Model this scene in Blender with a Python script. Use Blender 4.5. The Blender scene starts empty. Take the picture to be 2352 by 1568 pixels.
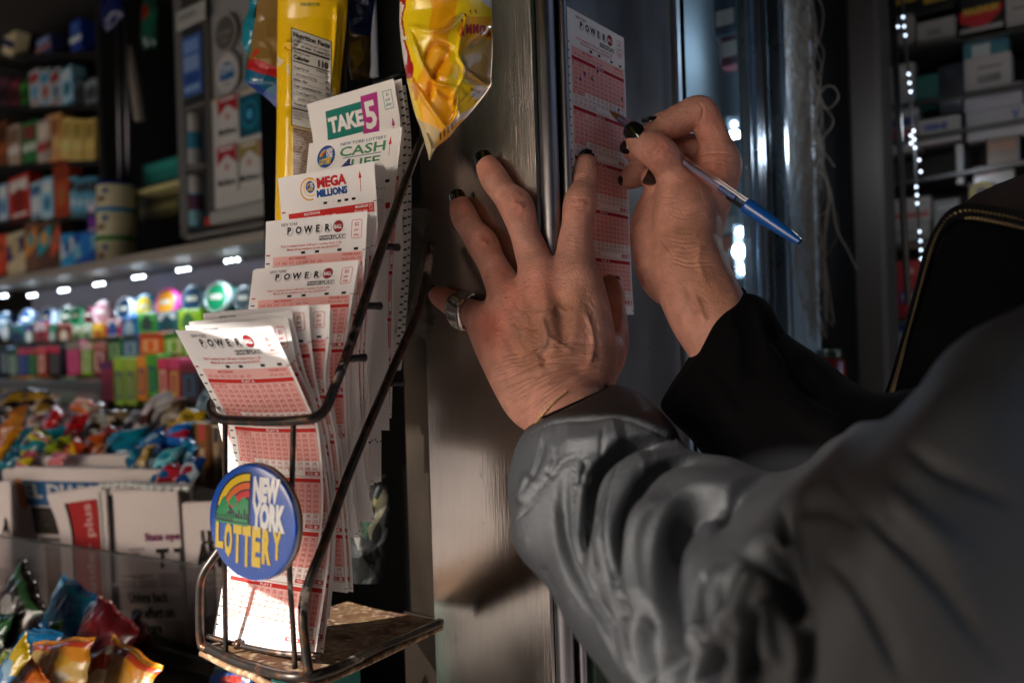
import bpy, bmesh, math, random
import numpy as np
from mathutils import Vector, Matrix

SC = bpy.context.scene
COL = SC.collection
R_ = math.radians
# ---------------------------------------------------------------- camera
ROLL = R_(1.8)
CAMZ = 1.5
FPX, CU, CV = 1878.0, 1176.0, 784.0            # focal length and centre in 2352-wide units
CR = np.array([math.cos(ROLL), 0, -math.sin(ROLL)])
CUP = np.array([math.sin(ROLL), 0, math.cos(ROLL)])
CF = np.array([0, 1.0, 0])
CP = np.array([0, 0, CAMZ])
cam_d = bpy.data.cameras.new('camera')
cam = bpy.data.objects.new('camera', cam_d); COL.objects.link(cam)
m = Matrix(((CR[0], CUP[0], -CF[0], 0), (CR[1], CUP[1], -CF[1], 0), (CR[2], CUP[2], -CF[2], CAMZ), (0, 0, 0, 1)))
cam.matrix_world = m
cam_d.sensor_width = 36; cam_d.lens = 36 * FPX / 2352
cam_d.clip_start = 0.02; cam_d.clip_end = 500
cam_d.dof.use_dof = True; cam_d.dof.focus_distance = 0.545; cam_d.dof.aperture_fstop = 4.6
SC.camera = cam
# ---------------------------------------------------------------- world, sun, exposure
SUN_TRAVEL = Vector((0.72, 0.53, -0.48)).normalized()
sun_from = -SUN_TRAVEL
elev = math.asin(sun_from.z); az = math.atan2(sun_from.x, sun_from.y)
w = bpy.data.worlds.new('World'); SC.world = w; w.use_nodes = True
nt = w.node_tree
sky = nt.nodes.new('ShaderNodeTexSky'); sky.sky_type = 'NISHITA'; sky.sun_disc = False
sky.sun_elevation = elev; sky.sun_rotation = az
sky.air_density = 0.7; sky.dust_density = 2.0; sky.ozone_density = 0.6
bg = nt.nodes['Background']; bg.inputs[1].default_value = 0.13
nt.links.new(sky.outputs[0], bg.inputs[0])
sl = bpy.data.lights.new('sun', 'SUN'); sl.energy = 5.0; sl.angle = R_(0.5); sl.color = (1, 0.95, 0.88)
so = bpy.data.objects.new('sun', sl); COL.objects.link(so)
so.rotation_euler = SUN_TRAVEL.to_track_quat('-Z', 'Y').to_euler()
so.location = (-3, -3, 5)
SC.view_settings.view_transform = 'Standard'; SC.view_settings.look = 'None'
SC.view_settings.gamma = 1; SC.view_settings.exposure = 1.1
SC.cycles.use_denoising = True

# ---------------------------------------------------------------- geometry helpers
D1 = np.array([-0.797, 0.604, 0]); D2 = np.array([0.604, 0.797, 0]); UP = np.array([0, 0, 1.0])
def ray(u, v):
    return CR * ((u - CU) / FPX) + CUP * (-(v - CV) / FPX) + CF
def P(u, v, d):
    return CP + ray(u, v) * d
def proj(V):
    """world points (n,3) -> u, v, depth in 2352-wide pixel units"""
    Q = np.asarray(V, float) - CP
    d = Q @ CF
    return CU + FPX * (Q @ CR) / d, CV - FPX * (Q @ CUP) / d, d
def onplane(u, v, p0, nrm):
    r = ray(u, v); t = np.dot(np.asarray(p0) - CP, nrm) / np.dot(r, nrm)
    return CP + r * t
N1 = np.array([-0.604, -0.797, 0])        # towards the customer, normal of faces running along D1
N2 = np.array([0.797, -0.604, 0])         # normal of faces running along D2
def unit(a):
    a = np.asarray(a, float); return a / (np.linalg.norm(a) + 1e-12)
def srgb(c):
    if isinstance(c, str):
        c = c.lstrip('#'); c = [int(c[i:i+2], 16) / 255 for i in (0, 2, 4)]
    return tuple((x / 12.92) if x <= 0.04045 else ((x + 0.055) / 1.055) ** 2.4 for x in c)

# ---------------------------------------------------------------- materials
MATS = {}
def mat(name, col=None, rough=0.5, metal=0.0, spec=0.5, coat=0.0, trans=0.0, emit=None, estr=0, bump=0.0, bscale=200, alpha=1.0,
        sss=0.0, ior=1.5, sheen=0.0):
    """col None: base colour is read from the mesh colour attribute 'Col'"""
    if name in MATS: return MATS[name]
    M = bpy.data.materials.new(name); M.use_nodes = True; n = M.node_tree; b = n.nodes['Principled BSDF']
    if col is None:
        a = n.nodes.new('ShaderNodeAttribute'); a.attribute_name = 'Col'
        n.links.new(a.outputs[0], b.inputs['Base Color'])
    else:
        b.inputs['Base Color'].default_value = (*srgb(col), 1)
    b.inputs['Roughness'].default_value = rough; b.inputs['Metallic'].default_value = metal
    b.inputs['Specular IOR Level'].default_value = spec; b.inputs['Coat Weight'].default_value = coat
    b.inputs['Coat Roughness'].default_value = 0.08
    b.inputs['Transmission Weight'].default_value = trans; b.inputs['IOR'].default_value = ior
    b.inputs['Alpha'].default_value = alpha
    if sheen: b.inputs['Sheen Weight'].default_value = sheen; b.inputs['Sheen Roughness'].default_value = 0.35
    if sss:
        b.inputs['Subsurface Weight'].default_value = sss; b.inputs['Subsurface Radius'].default_value = (1, 0.35, 0.2)
        b.inputs['Subsurface Scale'].default_value = 0.003
    if emit is not None:
        b.inputs['Emission Color'].default_value = (*srgb(emit), 1); b.inputs['Emission Strength'].default_value = estr
    if bump:
        tc = n.nodes.new('ShaderNodeTexCoord'); ns = n.nodes.new('ShaderNodeTexNoise'); ns.inputs['Scale'].default_value = bscale
        ns.inputs['Detail'].default_value = 4
        bp = n.nodes.new('ShaderNodeBump'); bp.inputs['Strength'].default_value = bump; bp.inputs['Distance'].default_value = 0.001
        n.links.new(tc.outputs['Object'], ns.inputs['Vector']); n.links.new(ns.outputs[0], bp.inputs['Height'])
        n.links.new(bp.outputs[0], b.inputs['Normal'])
    MATS[name] = M
    return M
M_PAPER = mat('printed_paper', None, rough=0.75, spec=0.2, bump=0.25, bscale=900)
M_PLASTIC = mat('printed_film', None, rough=0.22, spec=0.6, coat=0.25, bump=0.5, bscale=60)
M_CARTON = mat('printed_carton', None, rough=0.4, spec=0.4, bump=0.1, bscale=300)
M_MATTE = mat('painted_matte', None, rough=0.6, spec=0.3, bump=0.15, bscale=200)
M_BLACK = mat('black_plastic', '#101010', rough=0.45)
M_RUBBER = mat('dark_metal', '#1c1b1a', rough=0.5, metal=0.4, bump=0.3, bscale=120)

def mixmat(name, base, c2, rough=(0.3, 0.6), metal=(1, 0.2), scale=30, lo=0.5, hi=0.6, bump=0.4, stretch=None, detail=6, c3=None):
    M = bpy.data.materials.new(name); M.use_nodes = True; n = M.node_tree; b = n.nodes['Principled BSDF']; L = n.links.new
    tc = n.nodes.new('ShaderNodeTexCoord'); mp = n.nodes.new('ShaderNodeMapping'); L(tc.outputs['Object'], mp.inputs[0])
    if stretch: mp.inputs['Scale'].default_value = stretch
    ns = n.nodes.new('ShaderNodeTexNoise'); ns.inputs['Scale'].default_value = scale; ns.inputs['Detail'].default_value = detail
    L(mp.outputs[0], ns.inputs['Vector'])
    rp = n.nodes.new('ShaderNodeValToRGB'); rp.color_ramp.elements[0].position = lo; rp.color_ramp.elements[1].position = hi
    L(ns.outputs[0], rp.inputs[0])
    mx = n.nodes.new('ShaderNodeMix'); mx.data_type = 'RGBA'; L(rp.outputs[0], mx.inputs[0])
    mx.inputs[6].default_value = (*srgb(base), 1); mx.inputs[7].default_value = (*srgb(c2), 1)
    out = mx.outputs[2]
    if c3:
        n2 = n.nodes.new('ShaderNodeTexNoise'); n2.inputs['Scale'].default_value = scale * 4; n2.inputs['Detail'].default_value = 5
        L(mp.outputs[0], n2.inputs['Vector'])
        r2 = n.nodes.new('ShaderNodeValToRGB'); r2.color_ramp.elements[0].position = 0.5; r2.color_ramp.elements[1].position = 0.68
        L(n2.outputs[0], r2.inputs[0])
        m2 = n.nodes.new('ShaderNodeMix'); m2.data_type = 'RGBA'; L(r2.outputs[0], m2.inputs[0]); L(out, m2.inputs[6])
        m2.inputs[7].default_value = (*srgb(c3), 1); out = m2.outputs[2]
    L(out, b.inputs['Base Color'])
    for key, ab in (('Roughness', rough), ('Metallic', metal)):
        mr = n.nodes.new('ShaderNodeMapRange'); L(rp.outputs[0], mr.inputs[0]); mr.inputs[3].default_value = ab[0]; mr.inputs[4].default_value = ab[1]
        L(mr.outputs[0], b.inputs[key])
    bp = n.nodes.new('ShaderNodeBump'); bp.inputs['Strength'].default_value = bump; bp.inputs['Distance'].default_value = 0.001
    L(ns.outputs[0], bp.inputs['Height']); L(bp.outputs[0], b.inputs['Normal'])
    MATS[name] = M
    return M
M_RUST = mixmat('rusted_plate', '#8a6a4a', '#54301c', scale=45, lo=0.42, hi=0.62, rough=(0.55, 0.85), metal=(0.35, 0.0), c3='#b39a7c', bump=0.6)
M_WIRE = mixmat('worn_wire', '#2f2a27', '#a89c90', scale=38, lo=0.62, hi=0.66, rough=(0.35, 0.45), metal=(0.6, 0.3), c3='#5a3a26', bump=0.7)

def steel(name, base='#9a9692', rough=0.32, streak=1.0, aniso=0.0, warm=None):
    """brushed steel: fine vertical grain, smears and small stains"""
    M = bpy.data.materials.new(name); M.use_nodes = True; n = M.node_tree; b = n.nodes['Principled BSDF']; L = n.links.new
    tc = n.nodes.new('ShaderNodeTexCoord')
    def noise(sc, st, det=5):
        mp = n.nodes.new('ShaderNodeMapping'); mp.inputs['Scale'].default_value = st; L(tc.outputs['Object'], mp.inputs[0])
        x = n.nodes.new('ShaderNodeTexNoise'); x.inputs['Scale'].default_value = sc; x.inputs['Detail'].default_value = det
        L(mp.outputs[0], x.inputs[0]); return x.outputs[0]
    grain = noise(900, (1, 1, 0.03), 3); smear = noise(9, (1.4, 1.4, 0.6), 6); spots = noise(160, (1, 1, 1), 5); band = noise(6, (0.15, 0.15, 3.5), 3)
    b.inputs['Metallic'].default_value = 1.0
    if aniso:
        tg = n.nodes.new('ShaderNodeTangent'); tg.direction_type = 'RADIAL'; tg.axis = 'Z'; L(tg.outputs[0], b.inputs['Tangent']); b.inputs['Anisotropic'].default_value = aniso; b.inputs['Anisotropic Rotation'].default_value = 0.25
    def mr(src, a0, a1, b0, b1):
        x = n.nodes.new('ShaderNodeMapRange'); L(src, x.inputs[0])
        x.inputs[1].default_value = a0; x.inputs[2].default_value = a1; x.inputs[3].default_value = b0; x.inputs[4].default_value = b1
        return x.outputs[0]
    def mul(a, c):
        x = n.nodes.new('ShaderNodeMath'); x.operation = 'MULTIPLY'; L(a, x.inputs[0]); L(c, x.inputs[1]); return x.outputs[0]
    fac = mul(mul(mr(grain, 0.3, 0.7, 0.93, 1.03), mr(smear, 0.3, 0.7, 0.88, 1.05)), mul(mr(spots, 0.68, 0.74, 1.0, 0.72), mr(band, 0.3, 0.7, 0.9, 1.05)))
    vm = n.nodes.new('ShaderNodeVectorMath'); vm.operation = 'SCALE'
    vm.inputs[0].default_value = srgb(base); L(fac, vm.inputs['Scale']); L(vm.outputs[0], b.inputs['Base Color'])
    L(mr(smear, 0.3, 0.75, rough * 0.8, rough * 1.35), b.inputs['Roughness'])
    bp = n.nodes.new('ShaderNodeBump'); bp.inputs['Strength'].default_value = 0.12 * streak; bp.inputs['Distance'].default_value = 0.0006
    L(grain, bp.inputs['Height'])
    b2 = n.nodes.new('ShaderNodeBump'); b2.inputs['Strength'].default_value = 0.18; b2.inputs['Distance'].default_value = 0.003
    L(noise(5, (1, 1, 1.6), 2), b2.inputs['Height']); L(bp.outputs[0], b2.inputs['Normal']); L(b2.outputs[0], b.inputs['Normal'])
    MATS[name] = M
    return M
M_STEEL = steel('brushed_steel', '#c2b6ad', 0.17, aniso=.8)
M_STEEL2 = steel('dull_steel', '#9a9898', 0.36)
M_STEEL3 = steel('grimy_shaded_steel', '#3a332d', 0.45)
M_CHROME = steel('bright_edge', '#8a868a', 0.38)

# ---------------------------------------------------------------- mesh building
class MB:
    def __init__(s): s.V = []; s.F = []; s.mi = []; s.c = []; s.mats = []; s.n = 0
    def slot(s, M):
        if M not in s.mats: s.mats.append(M)
        return s.mats.index(M)
    def add(s, V, F, M, col=(1, 1, 1)):
        """col: one colour (linear) or a list of one per face"""
        V = np.asarray(V, float).reshape(-1, 3); k = s.n
        s.V.append(V); s.n += len(V); i = s.slot(M)
        s.F.extend([tuple(int(x) + k for x in f) for f in F]); s.mi.extend([i] * len(F))
        if len(F) and isinstance(col, (list, np.ndarray)) and len(np.shape(col)) == 2: s.c.extend([tuple(c) for c in col])
        else: s.c.extend([tuple(col)] * len(F))
    def box(s, o, ax, ay, az, M, col=(1, 1, 1), bevel=0.0):
        """box from corner o with edge vectors ax, ay, az"""
        o, ax, ay, az = (np.asarray(x, float) for x in (o, ax, ay, az))
        if np.dot(np.cross(ax, ay), az) < 0: ax, ay = ay, ax
        if bevel <= 0:
            V = [o, o+ax, o+ax+ay, o+ay, o+az, o+ax+az, o+ax+ay+az, o+ay+az]
            F = [(0, 3, 2, 1), (4, 5, 6, 7), (0, 1, 5, 4), (1, 2, 6, 5), (2, 3, 7, 6), (3, 0, 4, 7)]
            s.add(V, F, M, col); return
        lx, ly, lz = (np.linalg.norm(x) for x in (ax, ay, az)); b = min(bevel, lx * .45, ly * .45, lz * .45)
        ux, uy, uz = ax / lx, ay / ly, az / lz
        V = []; idx = {}
        for i in (0, 1):
            for j in (0, 1):
                for k in (0, 1):
                    c = o + ax * i + ay * j + az * k
                    sx, sy, sz = (1 - 2 * i) * ux, (1 - 2 * j) * uy, (1 - 2 * k) * uz
                    idx[i, j, k, 'x'] = len(V); V.append(c + sy * b + sz * b)
                    idx[i, j, k, 'y'] = len(V); V.append(c + sx * b + sz * b)
                    idx[i, j, k, 'z'] = len(V); V.append(c + sx * b + sy * b)
        F = []
        for i in (0, 1):
            f = [idx[i, 0, 0, 'x'], idx[i, 1, 0, 'x'], idx[i, 1, 1, 'x'], idx[i, 0, 1, 'x']]; F.append(f if i else f[::-1])
            f = [idx[0, i, 0, 'y'], idx[1, i, 0, 'y'], idx[1, i, 1, 'y'], idx[0, i, 1, 'y']]; F.append(f[::-1] if i else f)
            f = [idx[0, 0, i, 'z'], idx[1, 0, i, 'z'], idx[1, 1, i, 'z'], idx[0, 1, i, 'z']]; F.append(f if i else f[::-1])
        for j in (0, 1):
            for k in (0, 1):
                f = [idx[0, j, k, 'y'], idx[1, j, k, 'y'], idx[1, j, k, 'z'], idx[0, j, k, 'z']]; F.append(f if j ^ k else f[::-1])
                f = [idx[j, 0, k, 'x'], idx[j, 1, k, 'x'], idx[j, 1, k, 'z'], idx[j, 0, k, 'z']]; F.append(f[::-1] if j ^ k else f)
                f = [idx[j, k, 0, 'x'], idx[j, k, 1, 'x'], idx[j, k, 1, 'y'], idx[j, k, 0, 'y']]; F.append(f if j ^ k else f[::-1])
        for i in (0, 1):
            for j in (0, 1):
                for k in (0, 1):
                    f = [idx[i, j, k, 'x'], idx[i, j, k, 'y'], idx[i, j, k, 'z']]; F.append(f if (i + j + k) % 2 else f[::-1])
        s.add(V, F, M, col)
    def tube(s, pts, r, M, col=(1, 1, 1), seg=12, cap=True, scale=None):
        pts = np.asarray(pts, float); n = len(pts)
        r = np.full(n, r) if np.isscalar(r) else np.asarray(r, float)
        T = np.gradient(pts, axis=0); T /= np.linalg.norm(T, axis=1)[:, None] + 1e-12
        a = np.array([0, 0, 1.0]) if abs(T[0][2]) < .9 else np.array([1.0, 0, 0])
        x = unit(np.cross(T[0], a)); V = []
        for i in range(n):
            x = unit(x - T[i] * np.dot(x, T[i])); y = np.cross(T[i], x)
            for k in range(seg):
                an = 2 * math.pi * k / seg
                V.append(pts[i] + r[i] * (x * math.cos(an) + y * math.sin(an)))
        F = [(i*seg+k, i*seg+(k+1) % seg, (i+1)*seg+(k+1) % seg, (i+1)*seg+k) for i in range(n-1) for k in range(seg)]
        if cap: F += [tuple(range(seg))[::-1], tuple((n-1)*seg+k for k in range(seg))]
        s.add(V, F, M, col)
    def lathe(s, o, ax, prof, M, col=(1, 1, 1), seg=32, cols=None):
        """prof: list of (radius, height along ax)"""
        ax = unit(ax); a = np.array([0, 0, 1.0]) if abs(ax[2]) < .9 else np.array([1.0, 0, 0])
        x = unit(np.cross(ax, a)); y = np.cross(ax, x); V = []
        for r, h in prof:
            for k in range(seg):
                an = 2 * math.pi * k / seg; V.append(np.asarray(o) + ax * h + r * (x * math.cos(an) + y * math.sin(an)))
        F = []; cc = []
        for i in range(len(prof) - 1):
            for k in range(seg):
                F.append((i*seg+k, i*seg+(k+1) % seg, (i+1)*seg+(k+1) % seg, (i+1)*seg+k)); cc.append(cols[i] if cols else col)
        F += [tuple(range(seg))[::-1], tuple((len(prof)-1)*seg+k for k in range(seg))]; cc += [cols[0] if cols else col, cols[-1] if cols else col]
        s.add(V, F, M, cc)
    def grid(s, G, M, col=(1, 1, 1), flip=False, wrap=False):
        """G (n,m,3); col: one colour or (n-1,m-1,3)"""
        n, m_ = G.shape[:2]; F = []
        mm = m_ if wrap else m_ - 1
        for i in range(n - 1):
            for j in range(mm):
                j2 = (j + 1) % m_
                f = (i*m_+j, i*m_+j2, (i+1)*m_+j2, (i+1)*m_+j); F.append(f[::-1] if flip else f)
        if len(np.shape(col)) == 3: col = np.asarray(col).reshape(-1, 3)
        s.add(G.reshape(-1, 3), F, M, col)
    def build(s, name, parent=None, smooth=False, angle=None):
        V = np.concatenate(s.V) if s.V else np.zeros((0, 3))
        off = V.mean(axis=0) if parent is None else np.zeros(3)
        if parent is not None: off = np.array(parent.location) if parent.type == 'EMPTY' or parent.parent is None else np.array(parent['org'])
        me = bpy.data.meshes.new(name); me.from_pydata((V - off).tolist(), [], s.F)
        for M in s.mats: me.materials.append(M)
        me.polygons.foreach_set('material_index', s.mi)
        ca = me.attributes.new('Col', 'FLOAT_COLOR', 'CORNER')
        cnt = np.array([len(f) for f in s.F]); C4 = np.ones((len(cnt), 4)); C4[:, :3] = np.array(s.c)[:, :3]
        ca.data.foreach_set('color', np.repeat(C4, cnt, axis=0).astype(np.float32).ravel())
        if smooth:
            me.polygons.foreach_set('use_smooth', [True] * len(s.F))
            if angle: me.set_sharp_from_angle(angle=R_(angle))
        me.update()
        o = bpy.data.objects.new(name, me); COL.objects.link(o)
        if parent is None: o.location = off
        else: o.parent = parent
        o['org'] = tuple(float(x) for x in off)
        return o
def tag(o, label, cat, group=None, kind=None):
    o['label'] = label; o['category'] = cat
    if group: o['group'] = group
    if kind: o['kind'] = kind
    return o
def thing(name, loc, label, cat, group=None):
    o = bpy.data.objects.new(name, None); COL.objects.link(o); o.location = tuple(float(x) for x in loc)
    o.empty_display_size = 0.02
    return tag(o, label, cat, group)
def struct(o):
    o['kind'] = 'structure'; return o

def spline(ctrl, n, closed=False):
    """Catmull-Rom through control rows (any dimension), n samples"""
    c = np.asarray(ctrl, float); k = len(c)
    if k == 2: return c[0] + (c[1] - c[0]) * np.linspace(0, 1, n)[:, None]
    if closed: c = np.vstack([c[-1], c, c[0], c[1]]); segs = k
    else: c = np.vstack([2*c[0]-c[1], c, 2*c[-1]-c[-2]]); segs = k - 1
    t = np.linspace(0, segs, n, endpoint=not closed); i = np.minimum(t.astype(int), segs - 1); f = (t - i)[:, None]
    p0, p1, p2, p3 = c[i], c[i+1], c[i+2], c[i+3]
    return 0.5*((2*p1) + (-p0+p2)*f + (2*p0-5*p1+4*p2-p3)*f*f + (-p0+3*p1-3*p2+p3)*f**3)
def resample(pts, n):
    pts = np.asarray(pts, float); L = np.r_[0, np.cumsum(np.linalg.norm(np.diff(pts, axis=0), axis=1))]
    t = np.linspace(0, L[-1], n); return np.stack([np.interp(t, L, pts[:, k]) for k in range(pts.shape[1])], 1)
def path(uvd, n=40):
    """smooth 3-D path through (u,v,depth) controls"""
    return resample(spline([P(*q) for q in uvd], max(n * 2, 60)), n)

# ---------------------------------------------------------------- printed lettering
_G = {}
def glyphs(txt, bold=0.0):
    key = (txt, bold)
    if key in _G: return _G[key]
    c = bpy.data.curves.new('t', 'FONT'); c.body = txt; c.size = 1; c.offset = bold; c.resolution_u = 2
    c.align_x = 'LEFT'; c.dimensions = '2D'; c.fill_mode = 'BOTH'
    o = bpy.data.objects.new('t', c)
    me = o.to_mesh(); V = np.array([v.co[:2] for v in me.vertices]).reshape(-1, 2); F = [tuple(p.vertices) for p in me.polygons]
    o.to_mesh_clear(); bpy.data.objects.remove(o); bpy.data.curves.remove(c)
    if len(V):
        # outward faces: counter-clockwise
        F2 = []
        for f in F:
            a = V[list(f)]; ar = np.sum(a[:, 0]*np.roll(a[:, 1], -1) - np.roll(a[:, 0], -1)*a[:, 1])
            F2.append(f if ar > 0 else f[::-1])
        F = F2
    _G[key] = (V, F); return _G[key]
class Print:
    """flat artwork in millimetres (x right, y down); wrapped later onto a surface function S(x, y, lift)"""
    def __init__(s): s.items = []
    def rect(s, x0, y0, x1, y1, c, lv=1, nx=1, ny=1):
        xs = np.linspace(x0, x1, nx + 1); ys = np.linspace(y1, y0, ny + 1)
        V = [(x, y) for y in ys for x in xs]; m_ = nx + 1
        F = [(j*m_+i, j*m_+i+1, (j+1)*m_+i+1, (j+1)*m_+i) for j in range(ny) for i in range(nx)]
        s.items.append((np.array(V), F, c, lv)); return s
    def poly(s, pts, c, lv=1):
        a = np.array(pts, float); ar = np.sum(a[:, 0]*np.roll(a[:, 1], -1) - np.roll(a[:, 0], -1)*a[:, 1])
        F = [tuple(range(len(a)))]
        if ar > 0: F = [F[0][::-1]]
        s.items.append((a, F, c, lv)); return s
    def disc(s, x, y, r, c, lv=1, ry=None, n=28):
        return s.poly([(x + r*math.cos(2*math.pi*k/n), y + (ry or r)*math.sin(2*math.pi*k/n)) for k in range(n)], c, lv)
    def ring(s, x, y, r, w, c, lv=1, ry=None, n=28, a0=0, a1=360):
        ry = ry or r; V = []; F = []
        for k in range(n + 1):
            a = R_(a0 + (a1 - a0)*k/n)
            V += [(x + r*math.cos(a), y - ry*math.sin(a)), (x + (r-w)*math.cos(a), y - (ry-w)*math.sin(a))]
        for k in range(n): F.append((2*k, 2*k+2, 2*k+3, 2*k+1))
        s.items.append((np.array(V), F, c, lv)); return s
    def frame(s, x0, y0, x1, y1, w, c, lv=1):
        return s.rect(x0, y0, x1, y0+w, c, lv).rect(x0, y1-w, x1, y1, c, lv).rect(x0, y0+w, x0+w, y1-w, c, lv).rect(x1-w, y0+w, x1, y1-w, c, lv)
    def text(s, txt, x, y, h, c, lv=2, bold=0.0, w=None, align='c', skew=0, flip=False, rot=0, sx=1.0):
        """h: capital height in mm; (x, y): baseline left / centre; w: forced width"""
        V, F = glyphs(txt, bold)
        if not len(V): return s
        V = V.copy(); x0, x1 = V[:, 0].min(), V[:, 0].max(); k = h / 0.70
        V[:, 0] -= x0; W = (x1 - x0) * k * sx
        kx = k * sx if w is None else w / (x1 - x0)
        if w is not None: W = w
        X = V[:, 0] * kx; Y = V[:, 1] * k; X = X + skew * Y
        if align == 'c': X = X - W / 2
        elif align == 'r': X = X - W
        if flip: X, Y = -X, -Y
        if rot: a = R_(rot); X, Y = X*math.cos(a) - Y*math.sin(a), X*math.sin(a) + Y*math.cos(a)
        s.items.append((np.stack([x + X, y - Y], 1), F, c, lv)); return s
    def apply(s, mb, S, M, lift=0.00006):
        for V, F, c, lv in s.items:
            if np.ptp(V[:, 0]) > 5 or np.ptp(V[:, 1]) > 5: V, F = cutup(V, F, 3.5)
            W = S(V[:, 0], V[:, 1], lv * lift)
            mb.add(W, F, M, c)
def cutup(V, F, mx):
    """split long faces so that flat artwork follows a curved sheet"""
    V = [tuple(v) for v in V]; out = []; mid = {}
    st = []
    for f in F:
        if len(f) <= 4: st += [(f[0], f[k], f[k+1]) for k in range(1, len(f) - 1)]
        else:
            c = len(V); V.append(tuple(np.mean([V[i] for i in f], axis=0)))
            if len(f) > 16 or len(f) < 9: st += [(f[k], f[(k+1) % len(f)], c) for k in range(len(f))]
            else: out.append(f)
    while st:
        a, b_, c = st.pop(); e = [(math.dist(V[a], V[b_]), a, b_, c), (math.dist(V[b_], V[c]), b_, c, a), (math.dist(V[c], V[a]), c, a, b_)]
        L, p, q, r = max(e)
        if L <= mx: out.append((a, b_, c)); continue
        k = (min(p, q), max(p, q))
        if k not in mid: mid[k] = len(V); V.append(((V[p][0]+V[q][0])/2, (V[p][1]+V[q][1])/2))
        m_ = mid[k]; st += [(p, m_, r), (m_, q, r)]
    return np.array(V), out
# ---------------------------------------------------------------- the newsstand frame of reference
O3 = P(1291, 784, 0.553); O3 = np.array([O3[0], O3[1], 0.0])
def K(a, b, z):                       # a: left-back along the front, b: into the stand, z: height
    return O3 + D1 * a + D2 * b + UP * z
def kbox(mb, a0, a1, b0, b1, z0, z1, M, col=(1, 1, 1), bevel=0):
    mb.box(K(a0, b0, z0), D1 * (a1 - a0), D2 * (b1 - b0), UP * (z1 - z0), M, col, bevel)

# ---------------------------------------------------------------- setting
def concrete():
    M = mixmat('concrete_paving', '#aaa199', '#8f8781', scale=3, lo=0.35, hi=0.7, rough=(0.85, 0.9), metal=(0, 0), bump=0.3, c3='#77706a')
    return M
g = MB(); g.grid(np.array([[[x, y, 0] for y in np.linspace(-60, 60, 9)] for x in np.linspace(-60, 60, 9)]), concrete(), flip=True)
gr = g.build('pavement'); struct(gr)
M_DARKWALL = mat('dark_interior_paint', '#26221f', rough=0.8, bump=0.2, bscale=40)
M_AWN = mat('awning_canvas', '#1d3a2c', rough=0.85, bump=0.3, bscale=80)
b = MB(); kbox(b, -1.6, 3.4, 1.75, 1.8, 0, 2.75, M_DARKWALL)
tag(b.build('back_wall'), 'dark painted rear wall of the newsstand behind the stacked goods', 'wall')
b = MB(); kbox(b, 3.4, 3.45, 0.1, 1.8, 0, 2.75, M_DARKWALL)
tag(b.build('side_wall'), 'dark end wall of the newsstand at the far left of the counter', 'wall')
b = MB(); kbox(b, -1.6, 3.45, -0.35, 1.8, 2.45, 2.5, M_DARKWALL)
tag(b.build('newsstand_roof'), 'dark flat roof over the newsstand counter', 'roof')

# canvas awning sloping out over the customer side; its front edge cuts the sun
AWB, AWZ = -1.15, 2.093
b = MB(); nA = 60
Ga = np.array([[K(a, bb, 2.46 + (AWZ - 2.46) * t + .012 * math.sin(a * 9) * math.sin(math.pi * t)) for bb, t in ((-.30 + (AWB + .30) * t, t) for t in np.linspace(0, 1, 12))] for a in np.linspace(-1.6, 3.4, nA)])
b.grid(Ga, M_AWN); b.grid(Ga + UP * .003, M_AWN, flip=True)
tag(b.build('awning', smooth=True), 'dark green canvas awning sloping out over the newsstand front', 'awning')
b = MB(); Gv = np.array([[K(a, AWB - .004 + .01 * math.sin(a * 14), AWZ + .006 - .38 * t + (.02 * math.sin(a * 20) if t == 1 else 0)) for t in (0, .33, .66, 1)] for a in np.linspace(.66, 3.4, 60)])  # unseen flap added to keep sun off the goods on the left
b.grid(Gv, M_AWN); b.grid(Gv + D2 * .003, M_AWN, flip=True)
tag(b.build('shade_flap', smooth=True), 'dark green canvas flap hanging down from the left part of the awning edge', 'awning')
b = MB(); Gv = np.array([[K(a, AWB - .004 + .006 * math.sin(a * 14), AWZ + .006 - .043 * t * min(1, max(0, (.45 - a) / .02))) for t in (0, .5, 1)] for a in np.linspace(-1.6, .47, 90)])  # unseen strip added to keep sun off the wrist
b.grid(Gv, M_AWN); b.grid(Gv + D2 * .003, M_AWN, flip=True)
tag(b.build('shade_strip', smooth=True), 'narrow green canvas hem along the right part of the awning edge', 'awning')
mg = MB(); mc = P(612, 1110, .487) - np.array(SUN_TRAVEL) * .30; mx = unit(np.cross(np.array(SUN_TRAVEL), UP)); mxx = -mx  # unseen blocker added upstream of the sun to shade the slips
mg.box(mc - mxx * .058 - UP * .070, mxx * .096, UP * .140, D2 * .006, M_CARTON, srgb('#3c2c54'), .001); mg.box(mc - mxx * .030 + UP * .02 - D2 * .0005, mxx * .055, UP * .02, D2 * -.0003, M_CARTON, srgb('#b89c3c'))
for s_ in (-.025, .025): mg.tube([mc + mxx * s_ + UP * .05, mc + mxx * s_ + UP * .62], .0006, M_RUBBER, seg=6)
tag(mg.build('hanging_blocker'), 'small purple magazine hanging from the awning on two cords', 'magazine')
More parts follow.
